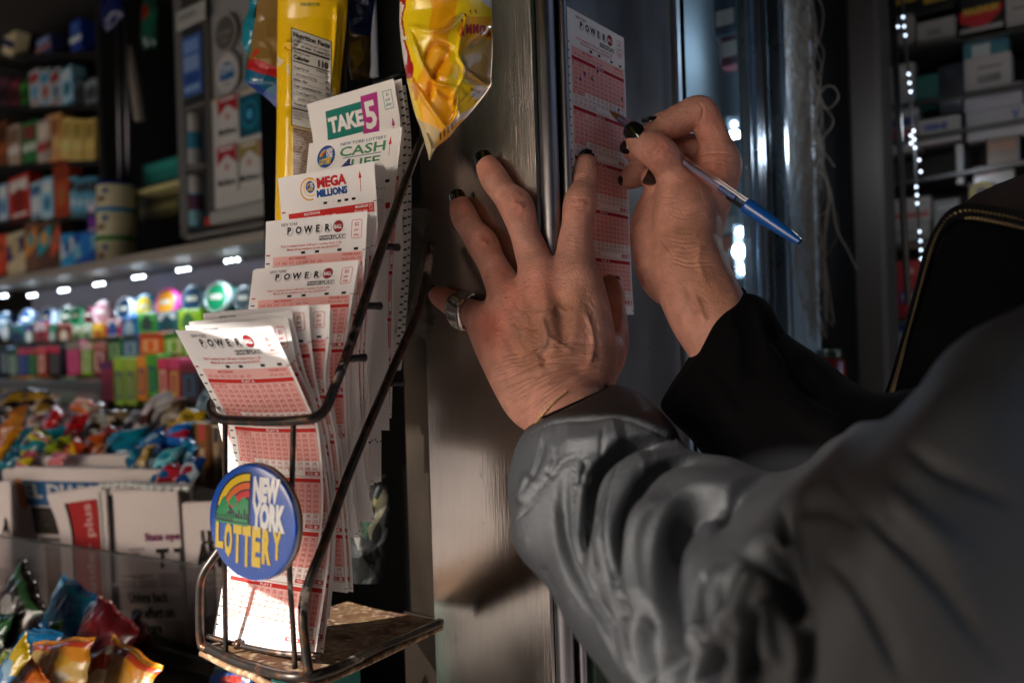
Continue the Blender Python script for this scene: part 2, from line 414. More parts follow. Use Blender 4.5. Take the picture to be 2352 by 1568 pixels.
# unseen banner on a post, added to shade the right of the scene
sv = np.array(SUN_TRAVEL); e1 = unit(np.cross(sv, UP)); pts = [P(1810, 1100, .35) - sv * 2.6, P(1860, 1568, .27) - sv * 2.6]
cc0 = (pts[0] + pts[1]) / 2; sgn = 1 if np.dot(P(2352, 1100, .38) - P(1900, 1100, .38), e1) > 0 else -1
bt = thing('shade_baffle', (cc0[0], cc0[1], 0), 'maroon shop banner on a black street post behind the photographer', 'banner')
edge0 = np.array([*(cc0 + e1 * sgn * .0)[:2], 0]); b = MB(); b.box(edge0 + UP * (cc0[2] - .55), e1 * sgn * .75, UP * 1.25, unit([sv[0], sv[1], 0]) * .01, mat('baffle_cloth', '#4c1620', rough=.8), bevel=.002); b.build('cloth', bt)
b = MB(); b.tube([edge0 + e1 * sgn * .80, edge0 + e1 * sgn * .80 + UP * (cc0[2] + .9)], .035, M_BLACK, seg=16); b.build('post', bt, smooth=True, angle=40)
M_BRICK = mat('brick_wall', '#3c2a22', rough=.9, bump=.4, bscale=8); M_PANEG = mat('dark_window', '#20262c', rough=.15)
for nm, cx, cy, dx, dy, L_, H_, lab in (('a', -14.5, 2.0, .1, 1, 15, 12, 'brown brick building across the street to the left'), ('b', 1.7, -4.6, 1, 0, 8.2, 8, 'brown brick building across the narrow street behind the photographer'), ('c', 16, 5, -.35, 1, 12, 4.5, 'brown brick building down the street on the right')):
    dv = unit([dx, dy, 0]); nv = np.array([dv[1], -dv[0], 0]); nv = nv if np.dot(nv, [-cx, -cy, 0]) > 0 else -nv; o_ = np.array([cx, cy, 0.]) - dv * L_ / 2
    t = thing('brick_building', (cx, cy, 0), lab, 'building'); b = MB(); b.box(o_, dv * L_, -nv * 4, UP * H_, M_BRICK if nm != 'a' else mat('pale_brick', '#84705f', rough=.9, bump=.4, bscale=8)); b.build('wall', t)
    for r in range(3):
        for q in range(5):
            b = MB(); b.box(o_ + dv * (L_ * (q + .3) / 5) + UP * (1.2 + r * 3), dv * L_ * .08, nv * .03, UP * 1.7, M_PANEG); b.build('window', t)
# steel corner column
col_root = thing('steel_column', K(0.06, 0, 0), 'brushed steel corner column that the spread hand rests on', 'column')
b = MB(); kbox(b, 0.0155, 0.127, 0.0, 0.16, 0.02, 2.44, M_STEEL, bevel=0.0015); b.build('front_sheet', col_root)
b = MB(); b.tube([K(0.0085, 0.0045, 0.02), K(0.0085, 0.0045, 2.44)], 0.0065, M_CHROME, seg=24); b.build('corner_trim', col_root, smooth=True, angle=40)
b = MB(); kbox(b, 0.0012, 0.1, 0.0125, 0.16, 0.02, 2.44, M_RUBBER); b.build('seam', col_root)
b = MB(); b.tube([K(-0.0002, 0.0128, 0.02), K(-0.0002, 0.0128, 2.44)], 0.0032, M_CHROME, seg=16); b.build('edge_bead', col_root, smooth=True, angle=40)
b = MB(); kbox(b, 0.0, 0.0009, 0.016, 0.182, 0.02, 2.44, M_STEEL2); b.build('side_sheet', col_root)
b = MB(); kbox(b, -0.003, 0.012, 0.182, 0.189, 0.02, 2.44, M_CHROME, bevel=0.001); b.build('bright_edge', col_root)
# recessed panel to its left, darker steel stands in for slip shade
b = MB(); kbox(b, 0.129, 0.186, 0.035, 0.045, 0.9, 1.62, M_STEEL3, bevel=0.001)
tag(b.build('recessed_panel'), 'narrow grimy steel panel set back beside the column above the rusty tray', 'panel')
b = MB(); kbox(b, 0.129, 0.19, 0.03, 0.04, 0.3, 1.275, M_STEEL3, bevel=0.001)
tag(b.build('lower_panel'), 'rust stained steel panel under the tray beside the column', 'panel')
b = MB(); kbox(b, 0.207, 0.5, 0.13, 0.14, 0.3, 2.4, mat('matte_black_board', '#060606', rough=.95, spec=.05))
tag(b.build('black_backing'), 'black board behind the playslips between shelves and column', 'board')

# ---------------------------------------------------------------- playslip artwork
PW, PHH = 82.5, 207.0
cW = srgb('#f1ecea'); cRED = srgb('#cf2f2b'); cPINK = srgb('#f2b8b2'); cPINK2 = srgb('#f7d3ce'); cBLK = srgb('#17161a')
cMID = srgb('#e58a80'); cINK = srgb('#c9332e'); cGREY = srgb('#b5b1b0')
def numrow(p, y, nums, c0, x0=11.2, dx=5.95):
    for k, nn in enumerate(nums):
        if c0 + k < p.cmin: continue
        x = x0 + (c0 + k) * dx; t = '[%d]' % nn
        p.text(t, x, y, 1.75, cINK, lv=2, bold=0.012, w=(2.9 if nn < 10 else 3.9))
def powerball(parts='ABCDE', header=True, cmin=0, red=cRED, pink=cPINK, logo='power'):
    p = Print(); p.cmin = cmin
    for k in range(32):                                       # clock marks along the left edge
        y = 23 + k * 5.66
        if cmin == 0: p.rect(1.0, y, 4.3, y + 0.95, cBLK if k else srgb('#b04040'), 1)
    for yy in (24.0, 204.0): p.rect(80.0, yy, 82.3, yy + 0.45, cBLK, 1)
    if header and logo == 'power':
        p.text('NEW YORK', 13.5, 4.6, 2.1, cBLK, align='l', w=14)
        for k, ch in enumerate('POWER'):
            x = 20.5 + k * 7.9
            p.disc(x + .5, 8.3, 3.3, srgb('#cfcac9'), 1); p.disc(x - .1, 7.7, 3.0, srgb('#e9e5e4'), 2)
            p.text(ch, x, 10.0, 4.3, cBLK, 3, bold=0.045)
        p.disc(60.5, 7.8, 3.9, srgb('#98212c'), 2); p.ring(60.5, 7.8, 3.9, .5, srgb('#6f1720'), 3)
        p.text('BALL', 60.5, 9.1, 2.5, cW, 4, bold=0.03, w=6.2); p.text('*', 65.3, 11.5, 1.6, cBLK, 2)
        p.rect(45.5, 13.0, 56.2, 15.9, cBLK, 2); p.frame(45.5, 13.0, 66.5, 15.9, .3, cBLK, 2)
        p.text('POWER', 50.8, 15.4, 1.9, cW, 3, bold=0.02, w=9.8); p.text('PLAY', 61.3, 15.4, 1.9, cBLK, 3, bold=0.02, w=9)
        p.text('Pick 5 numbers from 1-69 and 1 number from 1-26.', 39, 18.9, 1.55, cINK, 2, bold=0.012, w=50)
        p.text('Match all six numbers to win the JACKPOT!', 40.5, 21.3, 1.55, cINK, 2, bold=0.012, w=43)
        for x in (31, 42.5, 60.5, 73.5): p.rect(x, 22.3, x + 3.4, 24.0, cBLK, 2)
    if header and logo == 'power':
        p.ring(72.5, 6.0, 1.5, .35, cINK, 2, a0=90, a1=180).ring(77.5, 6.0, 1.5, .35, cINK, 2, a0=0, a1=90)
        p.ring(72.5, 15.0, 1.5, .35, cINK, 2, a0=180, a1=270).ring(77.5, 15.0, 1.5, .35, cINK, 2, a0=270, a1=360)
        p.rect(72.5, 4.5, 77.5, 4.85, cINK, 2).rect(72.5, 16.15, 77.5, 16.5, cINK, 2).rect(71, 6, 71.35, 15, cINK, 2).rect(78.65, 6, 79, 15, cINK, 2)
        for k, tx in enumerate(('$2', 'per', 'play')): p.text(tx, 75, 8.5 + 3.2 * k, (2.3, 1.8, 1.8)[k], cINK, 2, bold=0.015)
    if header:
        p.rect(7, 24.9, 80.4, 31.0, pink if logo == 'power' else red, 1, 8, 1)
        tc = cINK if logo == 'power' else cW
        p.text('MULTIDRAWS', 28, 27.4, 1.6, tc, 2, bold=0.02, w=14)
        for k, nn in enumerate((3, 6, 9, 12, 15, 24, 39)): p.text('[%d]' % nn, 11.2 + k * 5.95, 30.4, 1.75, tc, 2, w=3.4)
        p.text('POWER PLAY' if logo == 'power' else 'MEGAPLIER [Y]', 72, 27.3, 1.6, tc, 2, bold=0.02, w=14); p.text('$1per play  [Y]', 72, 30.0, 1.6, tc, 2, w=15)
    for bi, ch in enumerate('ABCDE'):
        if ch not in parts: continue
        y = 31.4 + bi * 34.0
        p.rect(7, y, 80.4, y + 2.7, red, 1, 8, 1); p.text('PLAY ' + ch, 44, y + 2.15, 1.6, cW, 2, bold=0.02, w=11)
        p.rect(7, y + 2.9, 80.4, y + 22.2, pink, 1, 8, 3)
        if cmin == 0:
            p.rect(7.4, y + 3.1, 22.6, y + 6.2, cMID, 2, 2, 1); p.text('PICK 5', 12.6, y + 5.4, 1.4, cW, 3, bold=0.02)
            p.text('(QP)', 19.7, y + 5.4, 1.4, cW, 3)
        yy = y + 5.6
        numrow(p, yy, range(1, 10), 3)
        n0 = 10
        for r in range(5): numrow(p, yy + 3.25 * (r + 1), range(n0, min(n0 + 12, 70)), 0); n0 += 12
        if cmin == 0:
            p.rect(7.4, y + 22.5, 22.6, y + 25.6, cMID, 2, 2, 1); p.text('PICK 1', 12.6, y + 24.8, 1.4, cW, 3, bold=0.02); p.text('(QP)', 19.7, y + 24.8, 1.4, cW, 3)
        numrow(p, y + 24.9, range(1, 10), 3); numrow(p, y + 28.2, range(10, 22), 0); numrow(p, y + 31.4, range(22, 27), 0)
        p.rect(68.5, y + 29.3, 80.2, y + 31.8, cINK, 2, 2, 1); p.text('VOID', 72.5, y + 31.2, 1.4, cW, 3, bold=0.02)
        p.disc(77.6, y + 30.6, 1.5, cW, 3, ry=.9, n=14)
        p.rect(7, y + 32.5, 80.4, y + 32.8, cINK, 1, 8, 1)
        for x in (6.85, 80.3): p.rect(x, y, x + .25, y + 32.8, cINK, 2, 1, 6)
    return p
class Sheet:
    """thin paper between two edge curves given top to bottom"""
    def __init__(s, L, R, w=PW, h=PHH, bulge=0.0, n=90):
        s.L = resample(spline(L, 120), n); s.R = resample(spline(R, 120), n); s.w = w; s.h = h; s.n = n; s.bulge = bulge
        s.tL = np.linspace(0, 1, n)
        nn = -np.cross(s.R - s.L, np.gradient((s.L + s.R) / 2, axis=0)); s.N = nn / np.linalg.norm(nn, axis=1)[:, None]
    def __call__(s, x, y, lift=0):
        x = np.clip(np.asarray(x, float) / s.w, 0, 1); t = np.clip(np.asarray(y, float) / s.h, 0, 1)
        f = lambda A: np.stack([np.interp(t, s.tL, A[:, k]) for k in range(3)], -1)
        L, R, N = f(s.L), f(s.R), f(s.N)
        return L + (R - L) * x[..., None] + N * (lift + s.bulge * np.sin(math.pi * x))[..., None]
def make_sheet(name, label, cat, S, art=None, M=M_PAPER, paper=cW, th=0.00012, group=None, nx=10, ny=50, back=None):
    mb = MB()
    X, Y = np.meshgrid(np.linspace(0, S.w, nx + 1), np.linspace(0, S.h, ny + 1))
    G = S(X, Y, 0 * X); B = S(X, Y, 0 * X - th)
    mb.grid(G, M, paper, flip=True); mb.grid(B, M, back or paper)
    for a, c in ((G[:, 0], B[:, 0]), (B[:, -1], G[:, -1]), (B[0], G[0]), (G[-1], B[-1])):
        mb.grid(np.stack([a, c]), M, paper, flip=False)
    if art: art.apply(mb, S, M)
    o = mb.build(name); tag(o, label, cat, group); return o
G_SLIP = 'lottery playslips standing in the wire rack'
def slip(label, R, TL, art=None, L=None, w=PW, h=PHH, bulge=0.0, twist=0.0, paper=cW, name='playslip', group=G_SLIP):
    Rp = [P(*q) for q in R]
    if L is None:
        v = P(*TL) - Rp[0]
        Lp = []
        for k, q in enumerate(Rp):
            a = twist * k / (len(Rp) - 1); c, s_ = math.cos(a), math.sin(a)
            Lp.append(q + np.array([v[0]*c - v[1]*s_, v[0]*s_ + v[1]*c, v[2] * (1 - .6 * min(1, k / 2))]))
    else: Lp = [P(*q) for q in L]
    return make_sheet(name, label, 'playslip', Sheet(Lp, Rp, w, h, bulge), art, group=group, paper=paper)

full = powerball()
slip('front playslip leaning forward over the rack bar, headed in grey shade', [(623,748,.438),(672,850,.45),(718,954,.462),(730,979,.466),(742,1106,.482),(738,1224,.490),(715,1343,.492),(688,1509,.489)],
     None, full, L=[(402,758,.478),(456,858,.488),(507,952,.50),(525,979,.504),(538,1066,.518),(540,1200,.527),(511,1343,.532),(488,1461,.530)], bulge=0.002)
right = powerball(cmin=8)
tails = powerball(header=False, cmin=9)
slip('second playslip of the leaning bunch, its sunlit top just above the front one', [(661,730,.444),(684,839,.455),(722,930,.468),(752,1106,.488),(760,1224,.496),(746,1360,.498),(722,1512,.494)], (425,748,.484), right, twist=0.03)
slip('third playslip of the leaning bunch, sunlit with a notch of its price box showing', [(669,713,.446),(700,851,.460),(728,930,.472),(760,1100,.493),(768,1230,.501),(758,1370,.502),(742,1500,.499)], (433,739,.486), right, twist=0.03)
slip('fourth playslip of the leaning bunch with the left price box in view', [(709,700,.444),(714,779,.456),(728,879,.468),(757,1010,.488),(771,1150,.500),(769,1280,.506),(757,1420,.504)], (466,720,.482), right, twist=0.04)
slip('fifth playslip of the leaning bunch with the right price box in view', [(758,699,.444),(756,779,.458),(749,879,.472),(775,1020,.492),(786,1150,.504),(795,1260,.510),(799,1361,.512)], (507,714,.482), right, twist=0.04)
slip('playslip just behind the leaning bunch with a curled lower right corner', [(764,712,.452),(762,790,.464),(757,879,.478),(783,1030,.498),(796,1150,.508),(806,1260,.514),(811,1359,.515)], (520,727,.490), tails, twist=0.04)
slip('shaded playslip of the middle tier, headed just above the leaning bunch', [(825,597,.474),(809,690,.482),(796,780,.490),(793,850,.496),(798,1000,.505),(809,1120,.510),(825,1234,.512)], (585,618,.5127), powerball('ABC'), twist=0.02)
slip('playslip tucked right behind the middle tier header, one white edge out', [(829,600,.478),(815,690,.486),(803,780,.494),(800,850,.500),(805,1000,.509),(815,1120,.514),(830,1228,.516)], (581,621,.5167), tails, twist=0.02)
slip('upper powerball playslip below the mega millions one', [(844,485,.493),(838,600,.500),(830,720,.506),(823,839,.512),(829,960,.518),(838,1080,.522),(862,1200,.520)], (611,509,.5317), powerball('AB'), twist=0.01)
slip('playslip directly behind the upper powerball header, right edge showing', [(852,487,.497),(847,600,.504),(839,720,.510),(833,839,.516),(836,960,.522),(842,1060,.526),(850,1160,.527)], (617,511,.5357), tails, twist=0.01)
slip('playslip two behind the upper powerball header with a bent red margin', [(866,485,.502),(857,600,.509),(848,720,.514),(842,839,.519),(843,960,.525),(846,1060,.528),(851,1130,.529)], (630,511,.5407), tails, twist=0.01)

# mega millions
def mini_badge(p, x, y, r, k=1.0):
    p.disc(x, y, r, srgb('#1c3f7c'), 2, ry=r * k); p.disc(x, y, r * .93, srgb('#20509c'), 3, ry=r * k * .93)
    p.text('NEW', x + .36 * r, y - .32 * r * k, .38 * r, cW, 4, bold=.04, w=.7 * r); p.text('YORK', x + .38 * r, y + .12 * r * k, .38 * r, cW, 4, bold=.04, w=.8 * r)
    p.text('LOTTERY', x, y + .68 * r * k, .48 * r, srgb('#e8c32a'), 4, bold=.05, w=1.35 * r)
    p.ring(x - .1 * r, y - .02 * r * k, .62 * r, .14 * r, srgb('#e8b22a'), 4, a0=90, a1=180, n=10); p.ring(x - .1 * r, y - .02 * r * k, .46 * r, .14 * r, srgb('#d85a2a'), 4, a0=90, a1=180, n=10)
    p.poly([(x - .7*r, y - .02*r), (x - .4*r, y - .35*r), (x - .1*r, y - .02*r)], srgb('#2a8a4a'), 4)
mm = powerball('', True, 0, logo='mega')
p = mm
p.ring(27.5, 10.5, 8.2, 1.0, srgb('#e2a63a'), 2, ry=7.6, a0=60, a1=290, n=30); p.ring(29, 9.8, 6.6, .7, srgb('#efc25a'), 2, ry=5.6, a0=40, a1=300, n=30)
mini_badge(p, 28.2, 9.2, 3.9)
p.text('MEGA', 46.8, 10.6, 6.2, srgb('#c4232c'), 5, bold=.045, w=25); p.text('MILLIONS', 46.5, 16.6, 4.4, srgb('#1f4f94'), 5, bold=.05, w=26)
p.rect(70.3, 7.0, 70.8, 17.2, cRED, 2); p.poly([(69.2, 8.6), (70.55, 4.2), (71.9, 8.6)], cRED, 2)
for x in (38.5, 50.5, 56.5, 62.5): p.rect(x, 20.2, x + 3.2, 21.8, cBLK, 2)
p.rect(7, 31, 80, 40, cRED, 1, 6, 2)
slip('white mega millions playslip with red arrow in the middle of the rack', [(859,371,.524),(866,483,.530),(869,600,.533),(858,740,.536),(850,850,.538),(847,980,.540),(843,1110,.538)], (638,410,.5627), mm, name='playslip')
for k, (du, dd) in enumerate(((5, .004), (9, .008), (14, .012), (19, .016), (24, .020), (28, .024), (32, .028))):
    j = [0, 3, -2, 4, 1, 5, 2][k]
    art = tails if k in (2, 5) else Print().rect(80, 60, 82.4, 60.5, cBLK).rect(80, 16, 82.4, 16.5, cBLK).rect(80, 180, 82.4, 181, cBLK)
    slip(('first', 'second', 'third', 'fourth', 'fifth', 'sixth', 'seventh')[k] + ' white slip edge behind the mega millions playslip, counted backwards',
         [(859+du*.8,371+j,.524+dd),(867+du*.55,483,.530+dd),(870+du*.5,600,.533+dd),(862+du*.6,740,.536+dd),(854+du*.7,850,.538+dd),(850+du*.8,980,.540+dd),(845+du*.95,1110-j*2,.538+dd)],
         (642+du*.6, 409+j, .5627+dd), art)
# cash 4 life
cl = Print(); cl.cmin = 9
mini_badge(cl, 17.5, 11.5, 8.2, .95)
cl.text('NEW YORK LOTTERY', 50, 5.6, 2.0, srgb('#2f5583'), bold=.012, w=40)
cl.text('CASH', 50, 13.4, 6.4, srgb('#4a8a66'), bold=.02, w=40); cl.rect(33, 14.3, 67, 14.8, srgb('#2f5583'), 2, 4)
cl.text('4', 37, 23.2, 7.4, srgb('#2a3f78'), bold=.03, w=9); cl.text('LIFE', 54, 22.6, 6.2, srgb('#4a8a66'), bold=.02, w=25)
cl.text('$2 PER PLAY', 50, 29.4, 2.9, srgb('#4f5f86'), bold=.01, w=36)
cl.rect(73.6, 9, 74.0, 17.5, cRED, 2); cl.poly([(72.6, 10.2), (73.8, 4.6), (75, 10.2)], cRED, 2)
cl.rect(73, 34, 77, 36, cBLK, 2).rect(69, 50, 80, 54, cRED, 1, 2); cl.text('PLAY A', 76.5, 66, 2.4, cINK, rot=90, bold=.02); cl.rect(74.5, 76, 79, 92, cRED, 1)
for k in range(30): cl.text('[%d]' % (k + 12), 71, 62 + k * 4.2, 1.7, cINK, 2)
slip('cash for life playslip with green lettering below the take five one', [(924,292,.555),(911,403,.560),(897,524,.563),(892,640,.566),(890,740,.568),(893,850,.572),(894,988,.572)], (710,330,.5937), cl)
slip('red edged slip right behind the cash for life header', [(929,300,.562),(920,420,.568),(912,540,.572),(906,640,.575),(904,740,.577),(902,850,.580),(899,960,.580)], (716,334,.6007), tails)
# take 5
t5 = Print(); t5.cmin = 0
teal = srgb('#1f7a6d'); mag = srgb('#b8388a')
t5.poly([(16.5, 9), (54, 9), (52.5, 30.5), (14.5, 30.5)], teal, 1); t5.poly([(51, 5.5), (66.5, 5.5), (63.5, 33), (48.5, 33)], mag, 2)
t5.text('TAKE', 34, 25.3, 10.5, cW, 3, bold=.05, w=33); t5.text('5', 57.5, 29, 18.5, cW, 3, bold=.03, w=10.5)
t5.frame(71, 6.5, 79, 19.5, .4, teal, 2)
for k, tx in enumerate(('$1', 'per', 'play')): t5.text(tx, 75, 10.3 + 3.4 * k, 2.2, teal, 2, bold=.01)
t5.rect(76.2, 30, 76.7, 42, mag, 2); t5.poly([(75, 31.5), (76.4, 26), (77.9, 31.5)], mag, 2)
mini_badge(t5, 42, 40.5, 7.5)
slip('take five playslip with green and magenta logo at the top of the rack', [(904,181,.595),(920,292,.597),(921,400,.598),(925,560,.598),(921,660,.596),(908,760,.590),(885,847,.580)], (705,240,.6337), t5)
tk = Print()
for k in range(34): tk.rect(79, 8 + k * 5.6, 82.0, 9.4 + k * 5.6, cBLK, 1)
tk.rect(72, 96, 79, 108, teal, 1).rect(73, 130, 78, 180, teal, 1)
slip('slip with a column of black marks directly behind take five', [(922,181,.600),(934,292,.602),(934,400,.603),(936,560,.603),(930,660,.602),(922,760,.600),(912,850,.596)], (724,238,.6387), tk)
tk2 = Print()
for k in range(34): tk2.rect(79.4, 5 + k * 5.6, 82.2, 6.2 + k * 5.6, cBLK, 1)
tk2.rect(60, 26, 78, 50, cPINK, 1).rect(70, 100, 79, 190, teal, 1)
slip('rearmost slip of the rack standing behind the take five pair', [(931,196,.608),(943,300,.610),(945,400,.610),(943,560,.610),(938,660,.609),(930,760,.607),(921,850,.604)], (738,250,.6467), tk2)

# ---------------------------------------------------------------- the slip being filled in, held on the column side
TLc = onplane(1297, 12, K(-0.0008, 0, 0), N2); dn = unit(P(1325, 735, .56) - P(1297, 12, .56)) * 0 - UP
class Flat:
    def __init__(s, o, ex, ey, w, h): s.o, s.ex, s.ey, s.w, s.h = o, unit(ex), unit(ey), w, h; s.N = -np.cross(s.ex, s.ey)
    def __call__(s, x, y, lift=0):
        x = np.asarray(x, float); y = np.asarray(y, float)
        return s.o + s.ex * x[..., None] * .001 + s.ey * (y[..., None] * .001) + s.N * np.broadcast_to(lift, x.shape)[..., None]
held = powerball(red=srgb('#b81f2a'))
inkb = srgb('#20246e')
rng = random.Random(4)
for (x, y) in ((23, 40.7), (32.5, 41.8), (16.8, 46), (41, 35), (76.5, 47.3), (70.5, 56)):
    for q in range(5): held.disc(x + rng.uniform(-.7, .7), y + rng.uniform(-.6, .6), rng.uniform(.7, 1.1), inkb, 4, n=9)
class FlatS(Flat):
    def __call__(s, x, y, lift=0):
        y = np.asarray(y, float); q = Flat.__call__(s, x, y * 1.03, lift)
        return q + s.N * (0.0012 * np.clip((np.asarray(y) - 150) / 57, 0, 1) ** 2)[..., None]
hs = make_sheet('playslip', 'playslip with blue pen marks held upright against the column side', 'playslip', FlatS(TLc, D2, dn, PW, PHH), held)
print('card top right', proj([TLc + D2 * .0825])[0:2], 'bottom right', proj([TLc + D2 * .0825 + dn * .213])[0:2])

# ---------------------------------------------------------------- wire rack with tray and badge
rack = thing('wire_rack', P(590, 1520, .52), 'worn black wire rack with round blue lottery badge and rusty tray full of playslips', 'rack')
b = MB(); b.tube(path([(968,322,.600),(945,380,.575),(880,560,.515),(805,790,.475),(762,905,.458),(748,938,.455),(728,957,.449),(700,963,.449),(640,967,.456),(545,965,.476),(505,961,.487),(487,949,.494),(484,932,.502),(492,916,.515)], 110), .0029, M_WIRE, seg=14)
b.build('upper_hoop', rack, smooth=True)
b = MB(); b.tube(path([(990,560,.60),(982,617,.590),(958,718,.568),(897,859,.535),(805,1077,.497),(750,1232,.483),(716,1318,.478),(699,1372,.478),(696,1430,.474),(703,1500,.472),(710,1548,.470)], 100), .0029, M_WIRE, seg=14)
b.build('lower_hoop', rack, smooth=True)
b = MB(); b.tube(path([(545,1200,.535),(520,1240,.532),(493,1278,.53),(470,1312,.528),(460,1345,.527),(459,1430,.526),(463,1478,.525),(478,1490,.522)], 60), .0029, M_WIRE, seg=14)
b.build('side_loop', rack, smooth=True)
for pts in ([(517,972,.489),(517,1100,.492),(516,1300,.502),(519,1503,.512)], [(674,972,.456),(672,1060,.457),(668,1200,.462),(665,1310,.468),(673,1440,.474),(678,1534,.474)]):
    b = MB(); b.tube(path(pts, 40), .0016, M_WIRE, seg=10); b.build('upright_rod', rack, smooth=True)
b = MB(); b.tube(path([(478,1460,.524),(540,1478,.512),(640,1498,.494),(738,1504,.482)], 30), .0017, M_WIRE, seg=10); b.tube([P(548,1470,.512), P(548,1486,.509)], [.0025, .003], M_WIRE, seg=10); b.build('cross_rod', rack, smooth=True)
for (u, v, d) in ((848,702,.497),(811,822,.474),(891,566,.520),(902,880,.538)):
    b = MB(); q = P(u, v, d); b.tube([q - D2 * .002, q + D2 * .005, q + D2 * .009], [.0022, .0022, .0026], M_RUBBER, seg=10); b.build('spur', rack, smooth=True)
# tray: plate with a rolled rim
FL, FR, BR = P(463, 1484, .528), P(712, 1552, .470), P(1012, 1428, .598)
BL = FL + (BR - FR) * 1.05
b = MB(); nX, nY = 30, 30
s_, t_ = np.meshgrid(np.linspace(0, 1, nX), np.linspace(0, 1, nY), indexing='ij')
bil = lambda s, t: (FL*(1-s)[..., None] + FR*s[..., None])*(1-t)[..., None] + (BL*(1-s)[..., None] + BR*s[..., None])*t[..., None]
T_ = bil(s_, t_); rr = np.random.RandomState(1)
T_[..., 2] += 0.0012 * np.sin(s_ * 5) * np.sin(t_ * 4) + rr.randn(nX, nY) * .0001
b.grid(T_, M_RUST); b.grid(T_ - UP * .002, M_RUST, flip=True)
b.build('tray', rack, smooth=True)
b = MB(); b.tube(resample(spline([FL + UP*.001, (FL+FR)/2 - unit(BR-FR)*.004 - UP*.002, FR, FR + (BR-FR)*.5 - UP*.0005, BR], 60), 60), .0031, M_WIRE, seg=12)
b.build('tray_rim', rack, smooth=True)
b = MB(); lip = resample(spline([FL - UP*.004, (FL+FR)/2 - unit(BR-FR)*.005 - UP*.007, FR - UP*.005, BR - UP*.004], 60), 40)
b.tube(lip, .0022, M_RUST, seg=10); b.build('tray_lip', rack, smooth=True)
# badge
BC = P(578, 1199, .452); ph = R_(27); bx = np.array([math.cos(ph), -math.sin(ph), 0]); bn = unit(np.cross(bx, UP)) 
bn = unit(bn + UP * .03)
bx2 = unit(bx * math.cos(R_(3)) - UP * math.sin(R_(3))); by2 = unit(np.cross(bx2, bn)); by2 = -by2 if by2[2] > 0 else by2
RB = .0325
bd = MB()
bd.lathe(BC - bn * .0052, bn, [(RB*.97, 0), (RB*1.0, .0004), (RB*1.0, .0012), (RB*.96, .0014)], M_RUST, seg=72)
bd.build('badge_plate', rack, smooth=True, angle=30)
M_BADGE = mat('badge_enamel', None, rough=0.18, spec=0.6, coat=0.6)
bd = MB()
prof = [(RB*.99, -.0034), (RB*1.0, -.0020), (RB*.995, -.0010), (RB*.975, -.0002)] + [(RB*.97*math.cos(a), .0004+.0010*math.sin(a)) for a in np.linspace(0, math.pi/2*.98, 10)]
bd.lathe(BC, bn, prof, M_BADGE, seg=72, cols=[srgb('#a8a29c')]*2 + [srgb('#1050b4')] * 11)
bo = bd.build('badge', rack, smooth=True, angle=50)
def SB(x, y, lift=0):
    x = np.asarray(x, float)/1000; y = np.asarray(y, float)/1000; r = np.sqrt(x*x + y*y)/(RB*.97)
    z = .0004 + .0010*np.sqrt(np.clip(1 - r*r, 0, 1)) + .00012
    return BC + bx2*x[..., None] + by2*y[..., None] + bn*(z + lift)[..., None]
pb = Print()
gold = srgb('#e6c21c'); kk = srgb('#0c1626')
qx, qy, Rr = -0.5, -2.0, 25.0
pb.poly([(qx + .5, qy + 3.2)] + [(qx + .5, qy - Rr - .5)] + [(qx - (Rr+.8)*math.sin(a), qy - (Rr+.8)*math.cos(a)) for a in np.linspace(0, math.pi/2, 20)] + [(qx - Rr - .8, qy + 3.2)], kk, 1)
for r0, r1, c in ((24.6, 20.9, gold), (20.0, 16.4, srgb('#e0662a')), (15.6, 12.0, srgb('#d0262e'))):
    pb.ring(qx, qy, r0, r0 - r1, c, 2, a0=91, a1=168 if r0 > 24 else 160, n=20)
grn = srgb('#1c9150')
pb.poly([(-25.6, -3), (-21.5, -11), (-19.5, -13), (-16.5, -8.5), (-14.8, -5.5), (-19, -2.6), (-23, -2.2)], grn, 3)
pb.poly([(-16.2, -10), (-12.2, -15), (-9.2, -10.4), (-13.2, -7)], grn, 3)
pb.poly([(-13.6, -6.2), (-9, -10), (-5, -13.8), (-1.2, -12), (-1.2, -2), (-7, -2.2)], grn, 3)
pb.rect(-25.4, -1.5, -1.2, .5, kk, 3)
for k in range(10): pb.rect(-25.0 + k*1.5, -4.6 - 1.3*math.sin(k*.7), -24.2 + k*1.5, .3, grn, 4)
pb.rect(-26, 1.1, -1.2, 2.3, grn, 4); pb.rect(-12, -1.6, -1.4, .4, grn, 4)
for (x, h) in ((-8.6, 4.4), (-6.6, 2.8), (-4.4, 5.6), (-2.6, 3.4)): pb.rect(x, -1.4 - h, x + 1.1, -1.5, kk, 5)
wh = srgb('#e8e6e6')
pb.text('NEW', 11.2, -13.4, 11.6, wh, 3, bold=.07, w=18.5); pb.text('YORK', 13.4, 1.6, 12.8, wh, 3, bold=.07, w=23.5)
xs = [-22.6, -15.6, -8.6, -1.8, 5.4, 12.7, 20.0]; hs_ = [13.2, 16.6, 19.0, 20.2, 19.4, 17.2, 14.0]
for ch, x, h in zip('LOTTERY', xs, hs_): pb.text(ch, x, 2.6 + h, h, gold, 3, bold=.06, w=6.3)
b = MB(); pb.apply(b, SB, M_BADGE, lift=.00007); pr = b.build('badge_print', rack)
